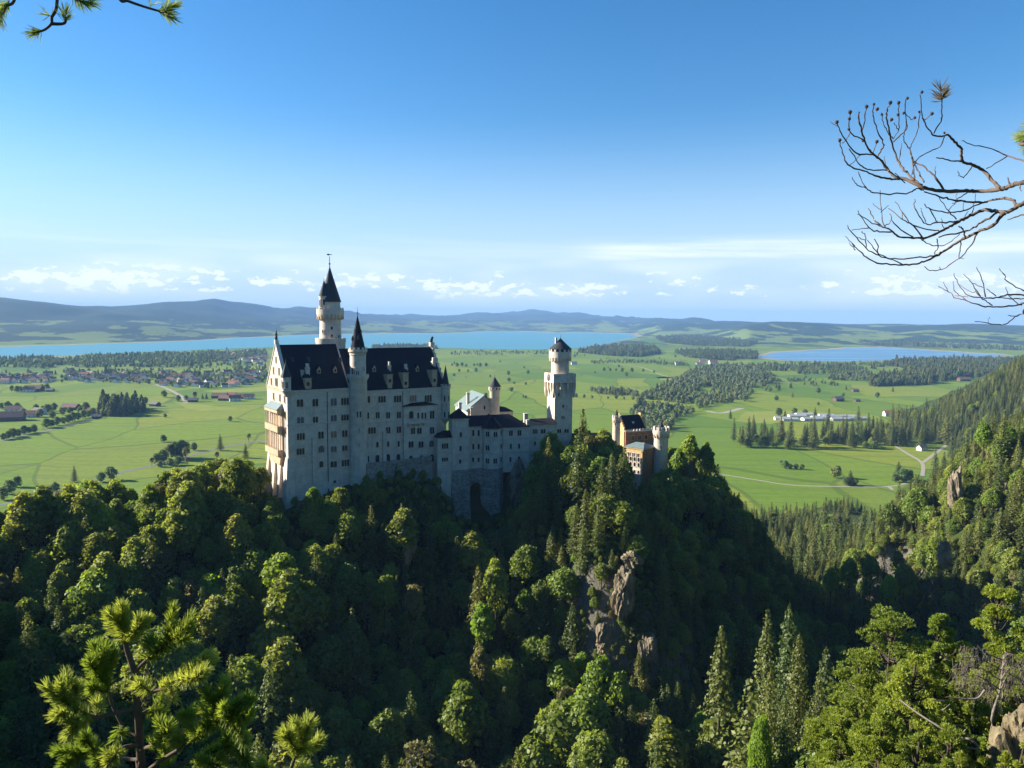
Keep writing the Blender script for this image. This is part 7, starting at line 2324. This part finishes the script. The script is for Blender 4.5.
TK = lambda z_: (float(np.interp(z_, [0, 6], [-.02, .03])), .02, z_)
MAIN = [  # (line, start radius px, end radius px); a list per limb
    [([(1075, 176), (1024, 182), (1010, 186), (1000, 189.5), (978, 191), (963, 191), (943.5, 191), (924, 188), (908, 180), (894, 176), (886.5, 168), (878.7, 158.5), (871, 152), (866, 144), (862, 133), (859.5, 122), (859, 112)], 3.9, .8),
     ([(1000, 189), (991, 179), (982.6, 170), (972, 164.5), (963, 161.5), (961.5, 155), (961, 148), (953, 140), (947.5, 135), (941.6, 136.6), (931.8, 133.7), (924, 121), (921.7, 114), (920.7, 95)], 2.8, .6),
     ([(963, 161.5), (950, 160.5), (936.7, 157.6)], 1.5, .7), ([(933.8, 133.5), (941, 119), (941.6, 104.4), (940.6, 90)], 1.0, .8), ([(944.5, 136.6), (938.6, 147.4), (924, 154.5), (914.8, 163.4), (912, 175)], .9, .6),
     ([(971.8, 166.3), (965, 176), (960, 176.3), (957.7, 171)], .9, .6), ([(1060, 172), (1024, 161), (1007, 155.6), (992.4, 149.3), (970.9, 144), (962, 141)], 1.6, .5), ([(1007, 156.2), (986.5, 169.3)], 1.0, .8),
     ([(921.7, 185), (909, 175), (899, 162.5), (893.5, 146.8), (888.5, 127), (886.5, 115), (887.5, 108), (890.4, 103.4)], 1.8, .6), ([(893.3, 142), (905, 130.8), (907, 123), (905, 113), (905, 101.5), (907.5, 97.6)], .9, .6),
     ([(877.7, 156.5), (883.6, 146), (882.6, 142), (876.7, 128.8), (872.8, 115), (873.8, 104.4)], 1.1, .6), ([(862, 133.5), (865, 117), (866.5, 107)], .9, .6), ([(863, 139.6), (850.4, 131.8), (850, 113)], .9, .6),
     ([(874, 154.5), (856, 152.7), (844.5, 139), (838.6, 126), (836.7, 121)], 1.1, .6), ([(838.6, 126), (829.5, 122)], .5, .4), ([(900, 179), (892.4, 179), (878.7, 177), (867, 172.2), (848.4, 164.4), (842.6, 152.7), (839.6, 140)], 1.6, .6), ([(886.5, 170.3), (870, 169.8), (860, 164.4), (849.4, 148.8)], 1.1, .6),
     ([(924, 190), (916.8, 188.5), (907, 193), (877.7, 193.3), (866, 188), (858, 172)], 1.2, .6), ([(866, 188), (856, 184), (852.3, 177)], .7, .5), ([(899, 162.5), (902, 143)], .8, .6), ([(914, 180), (913.8, 173), (911, 151.7), (904, 142), (904, 134.7), (907, 122)], 1.1, .6),
     ([(910, 150.7), (912, 143.5), (917.8, 129.8), (919.7, 112)], .9, .6), ([(924, 182), (915.8, 166.4), (910, 150.7)], 1.1, .8), ([(894, 123), (898, 131), (893, 138.5)], .6, .6), ([(898.7, 130), (899, 114), (898.7, 102.5)], .7, .6), ([(943.5, 190), (933.8, 176), (924, 167), (914, 162)], 1.7, .8),
     ([(893, 139), (888, 133), (883, 122), (882, 113)], .7, .5), ([(935, 176), (935.5, 166)], .6, .4), ([(1010, 186), (1007.5, 178)], 1.2, .9), ([(1020, 183), (1021, 191)], .8, .5), ([(850.4, 131.8), (846, 140), (842, 143)], .6, .5), ([(905, 113), (911, 119), (914.5, 118)], .6, .5), ([(924, 121), (931, 114.5)], .7, .5), ([(886, 168), (884, 156)], .6, .4), ([(850, 164.7), (862, 154)], .5, .4), ([(873, 152.5), (876.7, 142)], .7, .5), ([(905, 183), (895, 173)], .8, .6)],
    [([(1085, 192), (1045, 198), (1024, 203.5), (1016.8, 206.8), (1008, 211.7), (997, 211.7), (984.5, 209.8), (972.8, 214.6), (963, 219.5), (953.3, 224.4), (943.5, 230), (929, 237), (920, 238), (900.5, 237), (891.8, 231), (881, 226.4), (873, 217), (868, 208)], 3.6, .6),
     ([(913, 237), (894.7, 224), (889.8, 213.7)], .9, .5), ([(922, 237), (910, 221.5), (894.7, 201.5)], 1.1, .5), ([(892, 231.7), (877, 231.9), (867, 225.4), (857.6, 210.7)], 1.1, .5), ([(882, 226), (870, 222), (858, 213)], .8, .5), ([(886, 228), (882, 219.5), (880.5, 190)], .8, .5), ([(869, 228), (851.7, 230.5)], .6, .4),
     ([(958, 221), (937.7, 222.4), (926, 223.4), (916, 209.8), (914.2, 200)], 1.2, .5), ([(926, 222), (922, 214), (921, 208)], .6, .4), ([(943.5, 230), (937.7, 231.5), (916, 226.4), (902.5, 219.5), (888.8, 208.8)], 1.1, .5), ([(902.5, 219), (902, 212)], .6, .4),
     ([(1016, 205), (1011, 199), (992.4, 199.6), (982.6, 202.3), (956, 200.5), (943.5, 197.6), (924, 191.8)], 2.0, 1.0), ([(998, 212), (978.7, 224.4), (966, 231), (938.6, 237)], 1.6, 1.0), ([(1030, 213.4), (1024, 214.6), (1007, 219.5)], 1.3, .7),
     ([(982, 203), (963, 210.7), (948.4, 212.7), (930, 208.8), (924, 204)], 1.1, .6), ([(956.2, 219), (948.4, 210.7), (939.6, 198)], .9, .5), ([(930, 209), (935, 219), (937, 222)], .8, .7), ([(965, 200.5), (952, 203)], .8, .5), ([(948, 212.5), (955, 202), (957, 194)], .6, .4), ([(963, 211), (963.5, 200)], .6, .4), ([(972, 213), (975, 200), (975.5, 194)], .6, .4), ([(963, 219.5), (968, 211)], .7, .5), ([(968, 192), (957, 199.5)], 1.0, .7),
     ([(884, 225.5), (889, 224), (890.5, 220)], .6, .4), ([(880.8, 212), (889, 205)], .6, .4), ([(880.5, 209.5), (872, 203.5)], .5, .4), ([(944, 229.5), (941, 219)], .6, .4), ([(926, 238), (922, 240), (930, 245), (938, 245.5), (946, 245), (960, 234)], .8, .6), ([(937, 239), (938, 246), (934, 254)], .9, .7)],
    [([(1005, 212), (1002, 215.6), (992.4, 225.4), (977.7, 232), (965, 238), (953.3, 245), (938.6, 254.7), (924, 261.5), (912, 264.5), (894.7, 265), (874, 261.5), (862.5, 253.7), (852.7, 244)], 2.6, .6),
     ([(945, 250), (937.7, 254.5), (928, 256.6), (903.5, 259), (882, 256.6), (866.4, 247.9), (850.7, 231), (847.3, 226.4)], 1.3, .5), ([(902.5, 264.5), (879, 253.7), (867.3, 240)], .9, .5), ([(878.5, 254), (877, 244), (874, 239)], .8, .5), ([(866, 247.5), (865.4, 237), (862.5, 231)], .7, .5), ([(865.4, 240), (856, 237)], .6, .4),
     ([(977.7, 232.5), (971.9, 244), (960, 257.6), (942.6, 269.3), (929.9, 270.3), (924, 266.4)], 1.1, .5), ([(960.6, 241), (959.5, 257.6)], .8, .6), ([(965, 238), (963, 230), (959, 226)], 1.4, 1.0), ([(855, 246), (845, 236)], .5, .4), ([(855, 250), (849.5, 243)], .6, .4), ([(941, 269.5), (939, 267)], .5, .4), ([(960, 257.5), (964, 258.5)], .5, .4)],
    [([(1080, 300), (1040, 296), (1024, 295), (1010, 294.5), (996, 297.5), (984.5, 298), (968, 295), (957, 282), (954, 273.5)], 1.9, .5), ([(1060, 300), (1024, 303), (1018.7, 305.3), (1000, 306.8), (981.6, 305.8), (966, 300.4), (956, 298), (948.4, 292), (938, 286)], 1.7, .5), ([(948.4, 292), (943.5, 282)], .7, .4), ([(966, 300.4), (956, 292), (953, 282)], .8, .5), ([(980.6, 296.5), (971.9, 283), (963.6, 274)], .9, .5), ([(985.5, 297), (982.6, 280.4), (976.7, 267.7)], .9, .5),
     ([(992.4, 305.5), (983, 299), (974.8, 291)], .9, .6), ([(1024, 291), (1007, 281.4), (1005, 274.5)], .9, .5), ([(1005, 274.5), (1002, 272.5), (999.5, 268)], .6, .4), ([(1050, 310), (1024, 314), (1015.8, 316.5), (1007, 323.4), (1000, 324.8), (974.8, 321.4)], 1.3, .6), ([(1015, 316), (1007.5, 315.5)], .8, .6), ([(1018, 304), (1010, 296), (1005, 287)], .8, .4), ([(996, 296), (987, 289)], .7, .5), ([(983, 287.5), (972, 283)], .6, .5), ([(988, 323), (989.5, 317.5)], .5, .4), ([(975, 292.5), (970, 291.5), (958, 284)], .6, .4), ([(1024, 298.5), (1010, 298.7), (996, 297)], 1.0, .7), ([(968, 297), (955, 295.5)], .5, .4)],
]
SC = 3.4 / F_PX * .66
ROOT = [4.35, 4.2, None, 3.35]
for li_, lines in enumerate(MAIN):
    acc = NPM()
    for k, (pix, r0, r1) in enumerate(lines):
        P = bl(pix)
        if k == 0 and ROOT[li_] is not None:
            P = np.vstack((np.array(TK(ROOT[li_])), P))
        elif pix[0][0] > 1045:
            P = np.vstack((np.array(TK(float(P[0][2]) - .05)), P))
        S = spline(P, 5)
        # knotty wobble of old wood
        wob = rgn.normal(size=S.shape) * .0016; wob[0] = 0
        V, F = tube_np(S + wob, np.linspace(r0 * SC, r1 * SC, len(S)) * (1 + .1 * rgn.normal(size=len(S))), 8)
        acc.add(V, F)
    link_mesh('branch', acc.mesh('branch', [M_DEADB], True), DP)
M_CONE = plain_mat('brown_cone', (0.10, 0.06, 0.045), .85, .4, 120.0, spec=.1)


def cone_mesh():
    m_ = MB().lathe((0, 0), [(.002, -.012), (.009, -.006), (.0115, .001), (.009, .008), (.003, .014)], 9)
    for k in range(26):                      # open scales
        z_ = -.009 + .021 * (k / 26); a = k * 2.4; r_ = .0105 - abs(z_ - .001) * .35
        ca, sa = math.cos(a), math.sin(a)
        m_.add([(r_ * ca - .003 * sa, r_ * sa + .003 * ca, z_), (r_ * ca + .003 * sa, r_ * sa - .003 * ca, z_), (r_ * 1.45 * ca, r_ * 1.45 * sa, z_ + .005), (r_ * ca, r_ * sa, z_ + .004)], [(0, 1, 2), (1, 3, 2), (3, 0, 2)])
    o = m_.build('pine_cone', M_CONE); me = o.data; bpy.data.objects.remove(o)
    return me


CM = cone_mesh()
for x, y in ((836.7, 122.5), (850, 112.5), (849.5, 119), (849, 129.5), (866.5, 107), (873.8, 104.5), (877, 109.5), (882, 114.8), (891.3, 120), (890.4, 103), (898.5, 103), (898, 115), (903.5, 113.5), (914.8, 118), (876.7, 142), (907.5, 98.5), (921.7, 92.5), (931.8, 114), (919.3, 112), (944.5, 133), (839.6, 140.5), (863, 141)):
    p_ = bl([(x, y)])[0]
    o = link_mesh('pine_cone', CM, DP, Matrix.Translation(p_) @ Matrix.Rotation(x * 1.7, 4, 'Z') @ Matrix.Rotation(.5, 4, 'X') @ Matrix.Scale(random.uniform(.42, .62), 4))
na = NPM()
needles(spline(bl([(941.3, 102), (941, 95), (940.5, 89)]), 4), 10, .05, na, spread=(.6, 1.4))
needles(spline(bl([(941.3, 99), (945, 94)]), 4), 8, .04, na, spread=(.3, .9))
M_DRY = leaf_mat('dry_needles', [(0, (0.12, .09, .06)), (1, (.22, .17, .10))], .2, .01, .1)
link_mesh('dry_needles', na.mesh('dry_needles', [M_DRY]), DP)
acc = NPM(); V, F = tube_np(spline(np.vstack((np.array(TK(4.55)), bl([(1050, 130), (1026, 137), (1020, 137)]))), 4), np.linspace(.012, .003, 13), 6); acc.add(V, F)
gb = link_mesh('twig', acc.mesh('twig', [M_DEADB], True), DP)
na = NPM()
needles(spline(bl([(1034, 134), (1026, 137), (1021, 137)]), 4), 14, .06, na, spread=(.4, 1.1))
needles(spline(bl([(1034, 128), (1028, 126)]), 4), 10, .05, na)
needles(spline(bl([(1034, 142), (1028, 147)]), 4), 10, .05, na)
link_mesh('needles', na.mesh('needles', [M_NEEDLE]), gb)
